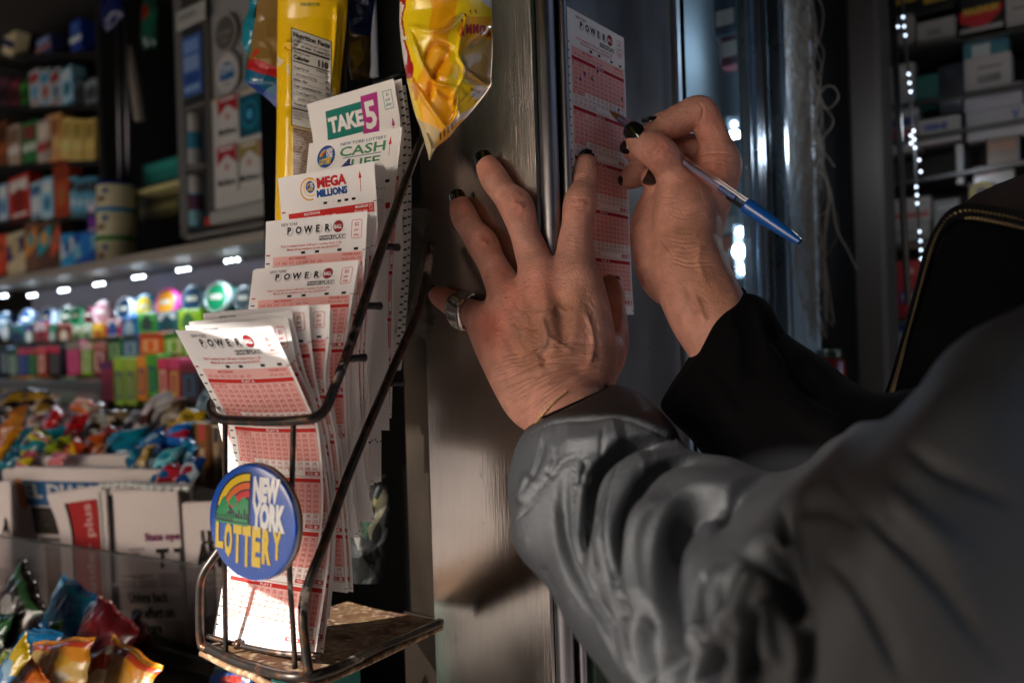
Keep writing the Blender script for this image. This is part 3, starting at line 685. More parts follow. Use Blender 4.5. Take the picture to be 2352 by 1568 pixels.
# ---------------------------------------------------------------- organic surfaces: smooth union of tapered limbs, meshed
def limb(ctrl, flat=1.0, n=None):
    """(u, v, depth, half width in photo units) -> list of segments (a, ra, b, rb, flat)"""
    c = np.array(ctrl, float); q = spline(c, (len(c) - 1) * 4 + 1) if len(c) > 2 else c
    pts = [(P(*r[:3]), r[3] * r[2] / FPX) for r in q]
    return [(pts[i][0], pts[i][1], pts[i+1][0], pts[i+1][1], flat) for i in range(len(pts) - 1)]
def smin(a, b, k):
    h = np.maximum(k - np.abs(a - b), 0) / k
    return np.minimum(a, b) - h * h * k * .25
def field(groups, kk, hh, pad=0.006, axis=None):
    """groups: list of segment lists; group 0 is the palm, the others join it with radius kk and each other with little"""
    segs = [s for g_ in groups for s in g_]
    lo = np.min([np.minimum(s[0] - s[1], s[2] - s[3]) for s in segs], axis=0) - pad
    hi = np.max([np.maximum(s[0] + s[1], s[2] + s[3]) for s in segs], axis=0) + pad
    n = np.ceil((hi - lo) / hh).astype(int) + 1
    ax = [lo[k] + hh * np.arange(n[k]) for k in range(3)]
    BIG = 0.02
    def gdist(g_, k):
        D = np.full(n, BIG, np.float32)
        for a, ra, b_, rb, fl in g_:
            m0 = np.maximum(((np.minimum(a, b_) - max(ra, rb) - .012 - lo) / hh).astype(int), 0)
            m1 = np.minimum(((np.maximum(a, b_) + max(ra, rb) + .012 - lo) / hh).astype(int) + 2, n)
            X, Y, Z = np.meshgrid(ax[0][m0[0]:m1[0]], ax[1][m0[1]:m1[1]], ax[2][m0[2]:m1[2]], indexing='ij', sparse=True)
            d = b_ - a; L2 = float(d @ d) + 1e-12
            t = np.clip(((X - a[0]) * d[0] + (Y - a[1]) * d[1] + (Z - a[2]) * d[2]) / L2, 0, 1)
            x, y, z = X - a[0] - t * d[0], Y - a[1] - t * d[1], Z - a[2] - t * d[2]
            rr = ra + (rb - ra) * t
            if fl != 1.0:
                w_ = x * axis[0] + y * axis[1] + z * axis[2]
                dd = np.sqrt(np.maximum(x*x + y*y + z*z + (fl*fl - 1) * w_ * w_, 0)) - rr
            else: dd = np.sqrt(x*x + y*y + z*z) - rr
            sl = tuple(slice(m0[q], m1[q]) for q in range(3))
            D[sl] = smin(D[sl], dd.astype(np.float32), k)
        return D
    base = gdist(groups[0], 0.008); tot = base.copy()
    for g_ in groups[1:]:
        f = gdist(g_, 0.003)
        tot = smin(tot, smin(base, f, kk), 0.0012)
    return tot, lo, hh
def surface_nets(D, lo, hh):
    s = D < 0; nx, ny, nz = D.shape
    cell = np.zeros((nx-1, ny-1, nz-1), np.int8); 
    for i in (0, 1):
        for j in (0, 1):
            for k in (0, 1): cell += s[i:nx-1+i, j:ny-1+j, k:nz-1+k]
    act = (cell > 0) & (cell < 8); idx = -np.ones(act.shape, np.int64); cc = np.argwhere(act); idx[act] = np.arange(len(cc))
    acc = np.zeros((len(cc), 3)); cnt = np.zeros(len(cc))
    cor = [(i, j, k) for i in (0, 1) for j in (0, 1) for k in (0, 1)]
    for a in cor:
        for q in range(3):
            if a[q]: continue
            b_ = list(a); b_[q] = 1; b_ = tuple(b_)
            da = D[cc[:, 0]+a[0], cc[:, 1]+a[1], cc[:, 2]+a[2]]; db = D[cc[:, 0]+b_[0], cc[:, 1]+b_[1], cc[:, 2]+b_[2]]
            cr = (da < 0) != (db < 0); t = np.where(cr, da / np.where(cr, da - db, 1), 0)
            p = np.array(a, float)[None].repeat(len(cc), 0); p[:, q] += t
            acc[cr] += p[cr]; cnt[cr] += 1
    V = lo + (cc + acc / cnt[:, None]) * hh
    F = []
    for q in range(3):
        o1, o2 = [(1, 2), (2, 0), (0, 1)][q]
        sl0 = [slice(None)] * 3; sl1 = [slice(None)] * 3; sl0[q] = slice(0, -1); sl1[q] = slice(1, None)
        for z in (o1, o2): sl0[z] = slice(1, -1); sl1[z] = slice(1, -1)
        A, B = s[tuple(sl0)], s[tuple(sl1)]; e = np.argwhere(A != B); ins = A[tuple(e.T)]
        e[:, o1] += 1; e[:, o2] += 1
        def at(d1, d2):
            f = e.copy(); f[:, o1] -= d1; f[:, o2] -= d2; return idx[f[:, 0], f[:, 1], f[:, 2]]
        quad = np.stack([at(1, 1), at(0, 1), at(0, 0), at(1, 0)], 1); quad[~ins] = quad[~ins][:, ::-1]; F.append(quad)
    return V, np.vstack(F)
def vnormals(V, F):
    n = np.cross(V[F[:, 2]] - V[F[:, 0]], V[F[:, 3]] - V[F[:, 1]]); N = np.zeros_like(V)
    for k in range(4): 
        for q in range(3): N[:, q] += np.bincount(F[:, k], n[:, q], len(V))
    return N / (np.linalg.norm(N, axis=1)[:, None] + 1e-15)
def relax(V, F, it=2, lam=.5):
    E = np.vstack([F[:, [k, (k+1) % 4]] for k in range(4)]); E = np.vstack([E, E[:, ::-1]])
    cnt = np.bincount(E[:, 0], minlength=len(V))[:, None]
    for _ in range(it):
        S = np.stack([np.bincount(E[:, 0], V[E[:, 1], q], len(V)) for q in range(3)], 1)
        V = V + lam * (S / cnt - V)
    return V
def strokes_at(u, v, strokes, p4=False):
    """sum of smooth ridges (+) and creases (-); stroke: (points, sigma, amount)"""
    h = np.zeros(len(u))
    for st_ in strokes:
        pts, sg, amt = st_[:3]; asym = len(st_) > 3
        pts = np.array(pts, float)
        if len(pts) > 2: pts = spline(pts, max(8, 4 * len(pts)))
        lo, hi = pts.min(0) - 3 * sg, pts.max(0) + 3 * sg
        m_ = np.where((u > lo[0]) & (u < hi[0]) & (v > lo[1]) & (v < hi[1]))[0]
        if not len(m_): continue
        best = np.full(len(m_), 1e9); tt = np.zeros(len(m_)); sd_ = np.zeros(len(m_)); n = len(pts) - 1
        for i in range(n):
            a, b_ = pts[i], pts[i+1]; d = b_ - a; L = d @ d + 1e-9
            t = np.clip(((u[m_] - a[0]) * d[0] + (v[m_] - a[1]) * d[1]) / L, 0, 1)
            q = (u[m_] - a[0] - t*d[0])**2 + (v[m_] - a[1] - t*d[1])**2
            z = q < best; best[z] = q[z]; tt[z] = (i + t[z]) / n
            if asym: cr_ = d[0] * (v[m_] - a[1]) - d[1] * (u[m_] - a[0]); sd_[z] = np.sign(cr_[z])
        fade = np.clip(np.minimum(tt, 1 - tt) * 5 + .15, 0, 1)
        if asym:
            r_ = np.sqrt(best) / sg; h[m_] += amt * fade * np.where(sd_ > 0, np.exp(-(r_ / .75) ** 2), np.exp(-(r_ / 2.1) ** 2)); continue
        h[m_] += amt * fade * (np.exp(-(best / (2.6 * sg * sg)) ** 2) if p4 and sg > 5.5 else np.exp(-best / (2 * sg * sg)))
    return h
def carve(V, F, strokes, scale=0.0016):
    N = vnormals(V, F); u, v, d = proj(V)
    fac = np.clip(-(N @ CF) * 1.6, 0, 1)
    return V + N * (strokes_at(u, v, strokes) * fac * scale)[:, None]
def arcs(c, ang, half, offs, bow, sg, amt, jit, rg):
    """short crease lines across a finger: c centre, ang finger direction in degrees"""
    out = []; a = R_(ang); ax = np.array([math.cos(a), math.sin(a)]); sd = np.array([-ax[1], ax[0]])
    for o in offs:
        pts = [np.array(c) + ax * (o + bow * (1 - t*t) * (1 if o > 0 else -1) + rg.uniform(-jit, jit)) + sd * half * t * rg.uniform(.92, 1.0) for t in (-1, -.5, 0, .5, 1)]
        out.append((pts, sg, amt * rg.uniform(.6, 1.1)))
    return out
def skin_material():
    M = mat('skin', None, rough=0.5, spec=0.35, sss=0.12); n = M.node_tree; L = n.links.new; b = n.nodes['Principled BSDF']
    tc = n.nodes.new('ShaderNodeTexCoord')
    vo = n.nodes.new('ShaderNodeTexVoronoi'); vo.inputs['Scale'].default_value = 950; L(tc.outputs['Object'], vo.inputs['Vector'])
    ns = n.nodes.new('ShaderNodeTexNoise'); ns.inputs['Scale'].default_value = 260; ns.inputs['Detail'].default_value = 6; L(tc.outputs['Object'], ns.inputs['Vector'])
    b1 = n.nodes.new('ShaderNodeBump'); b1.inputs['Strength'].default_value = .6; b1.inputs['Distance'].default_value = .0004; L(vo.outputs['Distance'], b1.inputs['Height'])
    b2 = n.nodes.new('ShaderNodeBump'); b2.inputs['Strength'].default_value = .75; b2.inputs['Distance'].default_value = .0009; L(ns.outputs[0], b2.inputs['Height']); L(b1.outputs[0], b2.inputs['Normal'])
    L(b2.outputs[0], b.inputs['Normal'])
    at = [x for x in n.nodes if x.type == 'ATTRIBUTE'][0]
    n2 = n.nodes.new('ShaderNodeTexNoise'); n2.inputs['Scale'].default_value = 90; n2.inputs['Detail'].default_value = 5; L(tc.outputs['Object'], n2.inputs['Vector'])
    mr = n.nodes.new('ShaderNodeMapRange'); L(n2.outputs[0], mr.inputs[0]); mr.inputs[1].default_value = .3; mr.inputs[2].default_value = .7; mr.inputs[3].default_value = .78; mr.inputs[4].default_value = 1.14
    vm = n.nodes.new('ShaderNodeVectorMath'); vm.operation = 'SCALE'; L(at.outputs[0], vm.inputs[0]); L(mr.outputs[0], vm.inputs['Scale']); L(vm.outputs[0], b.inputs['Base Color'])
    return M
M_SKIN = skin_material()
M_NAIL = mat('black_polish', '#050507', rough=0.06, spec=0.7, coat=1.0)
def np_mesh(name, V, F, M, cols=None, smooth=True, parent=None):
    me = bpy.data.meshes.new(name); me.vertices.add(len(V)); me.vertices.foreach_set('co', np.asarray(V, np.float32).ravel())
    me.loops.add(F.size); me.loops.foreach_set('vertex_index', F.astype(np.int32).ravel())
    me.polygons.add(len(F)); me.polygons.foreach_set('loop_start', np.arange(0, F.size, F.shape[1], dtype=np.int32))
    me.polygons.foreach_set('use_smooth', [smooth] * len(F)); me.materials.append(M)
    if cols is not None:
        ca = me.attributes.new('Col', 'FLOAT_COLOR', 'POINT'); c4 = np.ones((len(V), 4), np.float32); c4[:, :3] = cols; ca.data.foreach_set('color', c4.ravel())
    me.update(calc_edges=True); me.validate()
    o = bpy.data.objects.new(name, me); COL.objects.link(o)
    if parent is not None: o.parent = parent
    return o
def spots(u, v, lst):
    w_ = np.zeros(len(u))
    for (a, b_, r, k) in lst: w_ += k * np.exp(-((u - a)**2 + (v - b_)**2) / (2*r*r))
    return w_

def plane1(u, v, hw, d):
    """deepest centre depth that keeps a finger of half width hw in front of the column face"""
    q = onplane(u, v, K(0, 0, 0), N1); return min(d, float(proj([q])[2][0]) - .92 * hw * d / FPX / .797)
def onc(ctrl): return [(u, v, plane1(u, v, hw, d), hw) for u, v, d, hw in ctrl]
# ---------------------------------------------------------------- the person: left hand spread on the column
rg = random.Random(7)
L_pinky = limb(onc([(1001,674,.611,15),(1012,681,.609,20),(1034,694,.604,25),(1062,711,.596,27),(1092,724,.583,31),(1122,742,.566,38)]))
L_ring = limb(onc([(1056,470,.600,22),(1067,499,.597,27),(1086,531,.593,26),(1108,560,.585,33.5),(1128,600,.580,29.5),(1150,645,.568,36),(1178,700,.552,42)]))
L_mid = limb(onc([(1118,379,.598,24),(1136,412,.595,29),(1160,446,.590,28),(1187,476,.582,37),(1203,528,.576,30.5),(1222,583,.563,36),(1246,650,.543,44)]))
L_index = limb([(1346,377,.574,24),(1341,412,.572,30),(1337,440,.568,29),(1332,468,.561,35),(1326,520,.555,33),(1321,575,.547,40),(1322,655,.536,50)])
L_thumb = limb([(1400,652,.588,20),(1402,672,.588,27),(1403,710,.584,30),(1404,755,.576,36),(1396,800,.562,43),(1362,860,.540,46)])
palm = (limb([(1122,742,.566,38),(1150,790,.553,47),(1188,860,.534,52),(1232,935,.514,54)]) +
        limb([(1178,700,.552,42),(1205,780,.537,56),(1240,860,.524,60),(1268,925,.512,62)]) +
        limb([(1246,650,.543,44),(1262,740,.531,60),(1278,840,.519,66),(1296,915,.510,66)]) +
        limb([(1322,655,.536,50),(1330,740,.530,62),(1334,830,.522,66),(1320,910,.512,62)]) +
        limb([(1375,815,.548,46),(1352,880,.525,50)]) +
        limb([(1280,915,.510,74),(1316,985,.494,84),(1370,1060,.476,92),(1460,1150,.452,100),(1600,1270,.425,110)]) +
        limb([(1122,738,.560,33),(1124,742,.560,33)]) + limb([(1180,690,.545,31),(1184,700,.545,31)]) +
        limb([(1246,640,.535,33),(1250,650,.535,33)]) + limb([(1330,642,.528,34),(1330,650,.528,34)]))
D, lo, hh = field([palm, L_pinky, L_ring, L_mid, L_index, L_thumb], 0.011, 0.00068, axis=-CF)
V, F = surface_nets(D, lo, hh); V = relax(V, F, 3)
ST = []
def knuckle(c, ang, half, n=5, gap=3.6, amt=-.42, bow=2.0):
    return arcs(c, ang, half, [(k - (n-1)/2) * gap for k in range(n)], bow, 1.25, amt, .8, rg)
ST += knuckle((1187,474), 58, 27, 6, 4.4, -.5) + knuckle((1108,558), 55, 25, 6, 4.2, -.5) + knuckle((1332,468), 96, 26, 6, 4.2, -.5)
ST += knuckle((1142,417), 60, 20, 3, 4, -.3) + knuckle((1069,497), 62, 19, 3, 4, -.3) + knuckle((1341,409), 97, 21, 3, 4, -.3)
ST += [([(1176,466),(1192,470),(1204,482)], 4.5, .7), ([(1098,552),(1112,556),(1120,566)], 4.5, .7), ([(1322,462),(1334,464),(1344,470)], 4.5, .6)]
for c, ang, k0, k1 in (((1190,500), 68, 0, 16), ((1125,590), 62, 0, 14), ((1326,520), 98, 0, 14), ((1160,446), 58, -2, 3), ((1086,530), 58, -2, 3)):
    a = R_(ang)
    for k in range(k0, k1): 
        cc_ = (c[0] + math.cos(a)*k*5.3, c[1] + math.sin(a)*k*5.3)
        ST += arcs(cc_, ang + rg.uniform(-6, 6), rg.uniform(14, 27), [0], rg.uniform(-1, 3), 1.1, -.16, .8, rg)
# tendons, veins
ST += [([(1246,650),(1262,740),(1276,820)], 11, 1.0), ([(1182,700),(1212,780),(1245,860)], 9, .8), ([(1324,660),(1322,740),(1306,830)], 11, .8), ([(1124,745),(1152,800),(1185,860)], 8, .5)]
ST += [([(1208,665),(1218,720),(1232,770)], 10, -1.0), ([(1286,665),(1292,730),(1298,790)], 12, -1.1), ([(1150,735),(1172,790),(1200,840)], 9, -.8)]
ST += [([(1278,700),(1266,716),(1246,724),(1226,720)], 4.2, 1.1), ([(1246,724),(1252,752),(1258,776),(1248,800),(1226,818),(1206,826)], 4.2, 1.35),
       ([(1316,706),(1300,716),(1278,700)], 3.6, .8), ([(1168,745),(1188,760),(1196,790),(1214,812)], 4, .9), ([(1340,712),(1356,750),(1362,800),(1350,850)], 4.2, .8), ([(1258,776),(1286,790),(1318,812)], 3.4, .6)]
ST += [([(1238,812),(1250,826),(1240,838)], 5, -1.3), ([(1185,722),(1198,740),(1204,760)], 6, -.7)]
for k in range(30):                                            # fine lines over the back of the hand and the wrist
    t = k / 29; y0 = 792 + t * 135; am = -(.16 + .34 * math.sin(math.pi * min(1, t * 1.1)))
    x0, x1 = 1100 + t * 92 + rg.uniform(0, 40), 1432 - t * 62 - rg.uniform(0, 60)
    pts = []
    for q in range(7):
        s_ = q / 6; pts.append((x0 + (x1 - x0) * s_, y0 + 62*(1-s_)**1.4 * (.4 + t*.8) - 34 * t * s_ + 9 * math.sin(s_ * 5 + k) * .5 + rg.uniform(-2.5, 2.5) - 14 * math.sin(math.pi * s_)))
    ST.append((pts, 1.7, am))
for k in range(230):                                            # short creases on the dorsum
    x, y = rg.uniform(1110, 1425), rg.uniform(610, 880); a = rg.gauss(0.1, .45); l = rg.uniform(8, 24)
    ST.append(([(x - l*math.cos(a), y - l*math.sin(a)), (x, y + rg.uniform(-2, 2)), (x + l*math.cos(a), y + l*math.sin(a))], 1.2, -rg.uniform(.04, .13)))
for k in range(26):
    x, y = rg.uniform(1340, 1415), rg.uniform(640, 840); a = rg.gauss(1.0, .35); l = rg.uniform(8, 22)
    ST.append(([(x - l*math.cos(a), y - l*math.sin(a)), (x + l*math.cos(a), y + l*math.sin(a))], 1.5, -rg.uniform(.1, .28)))
for k in range(12): ST.append(([(1378 + k*2, 726 + k*2.2), (1400 + k, 722 + k*3), (1425, 730 + k*3.2)], 1.1, -.2))
V = carve(V, F, ST)
u, v, d_ = proj(V)
base = np.array([.60, .285, .215]); red = np.array([.62, .18, .12]); tan = np.array([.40, .175, .105]); pale = np.array([.66, .36, .28])
def blend(c, tgt, w_): w_ = np.clip(w_, 0, 1)[:, None]; return c * (1 - w_) + tgt * w_
c = np.tile(base, (len(V), 1))
c = blend(c, tan, spots(u, v, [(1260,740,50,.75), (1190,780,36,.6), (1340,700,46,.7), (1290,850,50,.4), (1220,840,30,.5), (1390,830,30,.5)]))
c = blend(c, red, spots(u, v, [(1187,474,22,.5), (1108,558,20,.5), (1332,468,20,.3), (1125,740,26,.8), (1180,690,26,.5), (1246,650,30,.45), (1118,385,20,.4), (1056,470,20,.4), (1150,640,24,.4), (1140,790,30,.4), (1000,676,20,.5)]))
c = blend(c, pale, spots(u, v, [(1400,700,30,.8), (1400,760,26,.6), (1080,520,16,.3)]))
c = blend(c, np.array([.24, .15, .15]), strokes_at(u, v, [(s_[0], 5, .35) for s_ in ST[-0:0] ]) + strokes_at(u, v, [([(1246,724),(1252,752),(1258,776),(1248,800),(1226,818)], 5, .35), ([(1168,745),(1188,760),(1196,790)], 5, .3)]))
LV, LF, LC = V, F, c

# right hand holding the pen
R_thumb = limb([(1466,322,.574,27),(1484,334,.572,32),(1512,350,.571,37),(1540,385,.577,36),(1558,425,.579,44),(1570,480,.577,58),(1582,540,.570,62)])
R_index = limb([(1499,296,.594,20),(1520,292,.592,28),(1548,284,.590,32),(1580,266,.588,32),(1609,258,.587,33.5),(1630,295,.587,31),(1644,335,.588,34),(1652,378,.589,41)])
R_mid = limb([(1449,344,.606,17),(1470,350,.607,26),(1520,352,.609,30),(1570,340,.610,30),(1612,352,.607,33),(1640,395,.605,38)])
R_ringf = limb([(1494,408,.592,22),(1520,415,.600,27),(1560,405,.607,28),(1600,400,.606,32),(1622,430,.595,38)])
R_pinky = limb([(1440,415,.606,17),(1458,403,.609,25),(1486,388,.613,27),(1530,395,.617,28),(1580,430,.610,34)])
palmR = (limb([(1652,378,.589,41),(1632,430,.588,44),(1606,490,.585,48),(1590,560,.576,52),(1590,610,.565,56)]) +
         limb([(1570,480,.577,58),(1572,540,.570,60),(1578,600,.562,62)]) +
         limb([(1640,395,.605,38),(1600,460,.600,46),(1560,530,.590,56),(1560,610,.575,60)]) +
         limb([(1622,430,.595,38),(1565,480,.597,46),(1515,540,.592,48),(1528,600,.580,56),(1550,640,.570,60)]) +
         limb([(1580,430,.608,34),(1520,480,.603,44),(1505,545,.592,46)]) +
         limb([(1580,600,.558,68),(1590,640,.552,68),(1612,690,.545,72),(1644,752,.535,72),(1720,880,.51,66),(1850,1010,.47,70)]))
D, lo, hh = field([palmR, R_thumb, R_index, R_mid, R_ringf, R_pinky], 0.009, 0.0007, axis=-CF)
V, F = surface_nets(D, lo, hh); V = relax(V, F, 3)
ST = []
ST += knuckle((1512,345), 40, 26, 4, 4.5, -.22) + knuckle((1611,250), 60, 20, 3, 5, -.25)
ST += [([(1603,232),(1614,250),(1612,270),(1600,285)], 1.6, -.5), ([(1590,300),(1606,290),(1612,276)], 1.6, -.4),
       ([(1590,326),(1615,322),(1640,318),(1652,312)], 1.5, -.4), ([(1600,360),(1630,352),(1662,352),(1686,358)], 1.4, -.35), ([(1602,380),(1640,366),(1690,372)], 1.2, -.3), ([(1606,372),(1640,372),(1680,384)], 1.2, -.22),
       ([(1500,436),(1520,450),(1548,452)], 1.3, -.35), ([(1498,450),(1520,466),(1560,462)], 1.3, -.3), ([(1494,486),(1512,540),(1540,580)], 1.8, -.35), ([(1500,500),(1522,550),(1548,590)], 1.5, -.25),
       ([(1543,590),(1580,602),(1634,600)], 1.5, -.4), ([(1540,600),(1585,612),(1636,610)], 1.5, -.35), ([(1588,676),(1604,700),(1612,720),(1620,740)], 6, 1.3), ([(1570,650),(1590,690),(1604,724)], 6, -.8), ([(1612,560),(1604,600),(1622,650)], 6, .6)]
for k in range(11): ST.append(([(1596 + k*6, 388 - k*1), (1600 + k*6, 400), (1606 + k*6, 410)], 1.2, -.15))
for k in range(12): ST.append(([(1530 + rg.uniform(-10, 10), 470 + k*11), (1575, 480 + k*11), (1622, 470 + k*11 + rg.uniform(-4, 4))], 1.3, -rg.uniform(.08, .2)))
for k in range(110):
    x, y = rg.uniform(1490, 1680), rg.uniform(240, 700); a = rg.gauss(0.3, .6); l = rg.uniform(6, 20)
    ST.append(([(x - l*math.cos(a), y - l*math.sin(a)), (x, y + rg.uniform(-2, 2)), (x + l*math.cos(a), y + l*math.sin(a))], 1.2, -rg.uniform(.05, .16)))
V = carve(V, F, ST)
u, v, d_ = proj(V); c = np.tile(base, (len(V), 1))
c = blend(c, tan, spots(u, v, [(1580,600,60,.5), (1560,520,40,.4), (1640,680,50,.6)]))
c = blend(c, red, spots(u, v, [(1512,345,24,.4), (1620,300,30,.4), (1600,400,30,.4), (1530,310,20,.3), (1650,250,20,.3), (1640,380,26,.4)]))
RV, RF, RC = V, F, c
# shoulders, neck and head of the same body (out of frame, they carry the arms)
tor = (limb([(2700,1500,.42,240),(2750,1000,.42,240)]) + limb([(1850,1010,.47,70),(2150,1120,.44,90),(2520,980,.46,120)]) + limb([(1600,1270,.425,90),(1850,1380,.36,110),(2150,1300,.34,130),(2560,1000,.40,150)]))
tor += [(np.array([.42, .44, 1.40]), .10, np.array([.41, .42, 1.50]), .055, 1.0), (np.array([.41, .42, 1.50]), .05, np.array([.41, .42, 1.60]), .048, 1.0), (np.array([.425, .405, 1.70]), .074, np.array([.415, .425, 1.66]), .066, 1.0), (np.array([.40, .45, 1.63]), .042, np.array([.385, .478, 1.60]), .024, 1.0), (np.array([.378, .492, 1.665]), .008, np.array([.372, .505, 1.645]), .010, 1.0), (np.array([.385, .48, 1.622]), .012, np.array([.395, .482, 1.618]), .012, 1.0), (np.array([.352, .402, 1.665]), .012, np.array([.353, .398, 1.645]), .008, 1.0)]
D, lo, hh = field([tor], 0.01, 0.004, axis=-CF)
TV, TF = surface_nets(D, lo, hh); TC = np.tile(base, (len(TV), 1))
ALLV = np.vstack([LV, RV, TV]); ALLF = np.vstack([LF, RF + len(LV), TF + len(LV) + len(RV)]); ALLC = np.vstack([LC, RC, TC])
person = thing('person', (0.36, .42, 0.0), 'person in a black quilted jacket with black nails filling in a playslip', 'person')
PO = np.array([0.36, .42, 0.0])
np_mesh('body', ALLV - PO, ALLF, M_SKIN, ALLC, parent=person)

def surf(V, u0, v0):
    u, v, d = proj(V); m_ = (abs(u - u0) < 4) & (abs(v - v0) < 4)
    return d[m_].min() if m_.any() else None
def nail(c, axis, wpx, lpx, tilt=0.0, dome=70, label=None, towards=None):
    """c: (u, v, depth) of the finger centre under the nail; axis: (du, dv, dd) to the tip"""
    C0 = P(*c); C1 = P(c[0] + axis[0], c[1] + axis[1], c[2] + axis[2]); a = unit(C1 - C0)
    nrm = unit(towards) if towards is not None else -unit(ray(c[0], c[1]))
    nrm = unit(nrm - a * np.dot(nrm, a)); sd = np.cross(a, nrm)
    if tilt: t = R_(tilt); nrm, sd = nrm*math.cos(t) + sd*math.sin(t), sd*math.cos(t) - nrm*math.sin(t)
    k = c[2] / FPX; r = wpx * k / 2 / math.sin(R_(dome)) ; Ln = lpx * k / 2
    n = 22; G = np.zeros((n, n, 3)); 
    for i, t in enumerate(np.linspace(-1, 1, n)):
        w_ = (1 - abs(t) ** 3.2) ** (1 / 2.4) if t > 0 else (1 - abs(t) ** 2.6) ** (1 / 2.2)
        for j, s in enumerate(np.linspace(-1, 1, n)):
            th = R_(dome) * s * max(w_, .02)
            G[i, j] = C0 + a * (Ln * t) + (nrm * math.cos(th) + sd * math.sin(th)) * r * (1.0 - .10 * t * t) + nrm * .0004
    mb = MB(); B = G - nrm * .0009
    mb.grid(G, M_NAIL); mb.grid(B, M_NAIL, flip=True)
    for x, y in ((G[:, 0], B[:, 0]), (B[:, -1], G[:, -1]), (B[0], G[0]), (G[-1], B[-1])): mb.grid(np.stack([x, y]), M_NAIL)
    o = mb.build('nail', None, smooth=True, angle=50); o.parent = person; o.matrix_world = Matrix.Translation(o.location); o.location = Vector(o['org']) - Vector(PO)
    return o
nail((1053,461,plane1(1053,461,22,.600)), (-8,-28,.003), 38, 42)
nail((1113,373,plane1(1116,375,23,.600)), (-9,-28,.003), 42, 42)
nail((1347,366,.576), (2,-28,.004), 36, 32)
nail((997,668,plane1(1001,674,15,.611)), (-26,-14,.006), 26, 30, tilt=-14)
nail((1405,652,.588), (8,-30,.003), 30, 36, tilt=62)
nail((1463,308,.572), (-26,-20,.006), 46, 48, tilt=-6)
nail((1494,286,.590), (-34,3,.008), 32, 40, towards=unit(UP - CF * .25))
nail((1442,340,.604), (-24,-8,.004), 30, 28, tilt=0)
nail((1488,405,.588), (-16,-8,-.004), 38, 40)
nail((1434,414,.606), (-22,8,.004), 26, 22, tilt=10)

# ---------------------------------------------------------------- silver ring and bracelet
M_SILVER = mat('silver', '#c9c4be', rough=0.16, metal=1.0, bump=0.2, bscale=300)
M_GOLD = mat('gold', '#e3c48a', rough=0.35, metal=.85)
A0, A1 = P(1040,697,.602), P(1092,724,.585); ax = unit(A1 - A0); C0 = P(1068,713,.594)
nr = unit(-unit(ray(1068,713)) - ax * np.dot(-unit(ray(1068,713)), ax)); sd = np.cross(ax, nr)
nt_, ns_ = 72, 13; G = np.zeros((nt_, ns_, 3)); r0 = 33 * .594 / FPX
for i in range(nt_):
    th = 2*math.pi*i/nt_; front = (1 + math.cos(th - .35)) / 2
    wd = .0018 + .0066 * front ** 1.1; sq = 1 + .07 * math.cos(4*th)
    for j in range(ns_):
        q = 2*math.pi*j/ns_; x = math.cos(q); y = math.sin(q)
        rad = r0 * sq + (.0014 + .0012*front) * (y * .8 + .8) + (.0020 * abs(x) ** 2.5 * front if y > 0 else 0)
        G[i, j] = C0 + ax * (x * wd * .95 + .0028 * math.sin(th + .6)) + (nr * math.cos(th) + sd * math.sin(th)) * rad
b = MB(); G2 = np.vstack([G, G[:1]]); b.grid(G2, M_SILVER, flip=False, wrap=True)
o = b.build('finger_ring', smooth=True); tag(o, 'chunky silver ring worn on the little finger of the spread hand', 'ring')
b = MB(); bp_ = []
for k in range(13):
    uu, vv = 1211 + k * 7.4, 990 - k * 8.2 + (k-6)**2 * .22; dd = surf(LV, uu, vv) or .49
    bp_.append(P(uu, vv, dd - .0006))
for q in bp_: b.lathe(q - UP * .0013, UP, [(.0002, .0004), (.0007, .0007), (.0009, .0013), (.0007, .0018), (.0002, .0021)], M_GOLD, seg=12)
b.tube(bp_, .0005, M_GOLD, seg=6)
tag(b.build('bracelet', smooth=True), 'thin gold bead bracelet peeking out at the jacket cuff', 'bracelet')

# ---------------------------------------------------------------- ballpoint pen
M_CLEAR = mat('clear_plastic', '#f4f2f6', rough=0.05, trans=1.0, ior=1.32)
M_BLUE = mat('blue_plastic', '#0b4f9e', rough=0.25, spec=0.6, coat=0.3)
M_BRASS = mat('brass', '#b58a3e', rough=0.28, metal=1.0)
M_INK = mat('refill_ink', '#857fa6', rough=0.3, spec=.6)
PT, PE = P(1400, 256, .6075), P(1837, 556, .515); pa = unit(PE - PT); PL = np.linalg.norm(PE - PT)
pen = thing('ballpoint_pen', PT, 'clear barrelled ballpoint pen with blue end cap writing on the held playslip', 'pen')
b = MB(); b.lathe(PT, pa, [(.0002, 0), (.0005, .0008), (.0006, .0022), (.0014, .0030), (.0022, .0085), (.0024, .0105)], M_BRASS, seg=20); b.build('nib', pen, smooth=True, angle=50)
b = MB(); b.lathe(PT, pa, [(.0024, .0095), (.0031, .0150), (.0040, .0230), (.0041, .0250), (.0041, PL*.765)], M_CLEAR, seg=6); b.build('barrel', pen)
b = MB(); b.lathe(PT, pa, [(.0017, .0100), (.0019, .014), (.0010, .0180), (.0009, PL*.62)], M_INK, seg=12); b.build('refill', pen, smooth=True, angle=40)
b = MB(); b.lathe(PT, pa, [(.0013, PL*.62), (.0013, PL*.70)], M_BLUE, seg=12); b.build('plug', pen, smooth=True, angle=40)
b = MB(); b.lathe(PT, pa, [(.0052, PL*.752), (.0056, PL*.756), (.0052, PL*.765), (.0050, PL*.82), (.0044, PL*.88), (.0032, PL*.96), (.0024, PL*.985), (.0020, PL)], M_BLUE, seg=28); b.build('cap', pen, smooth=True, angle=50)
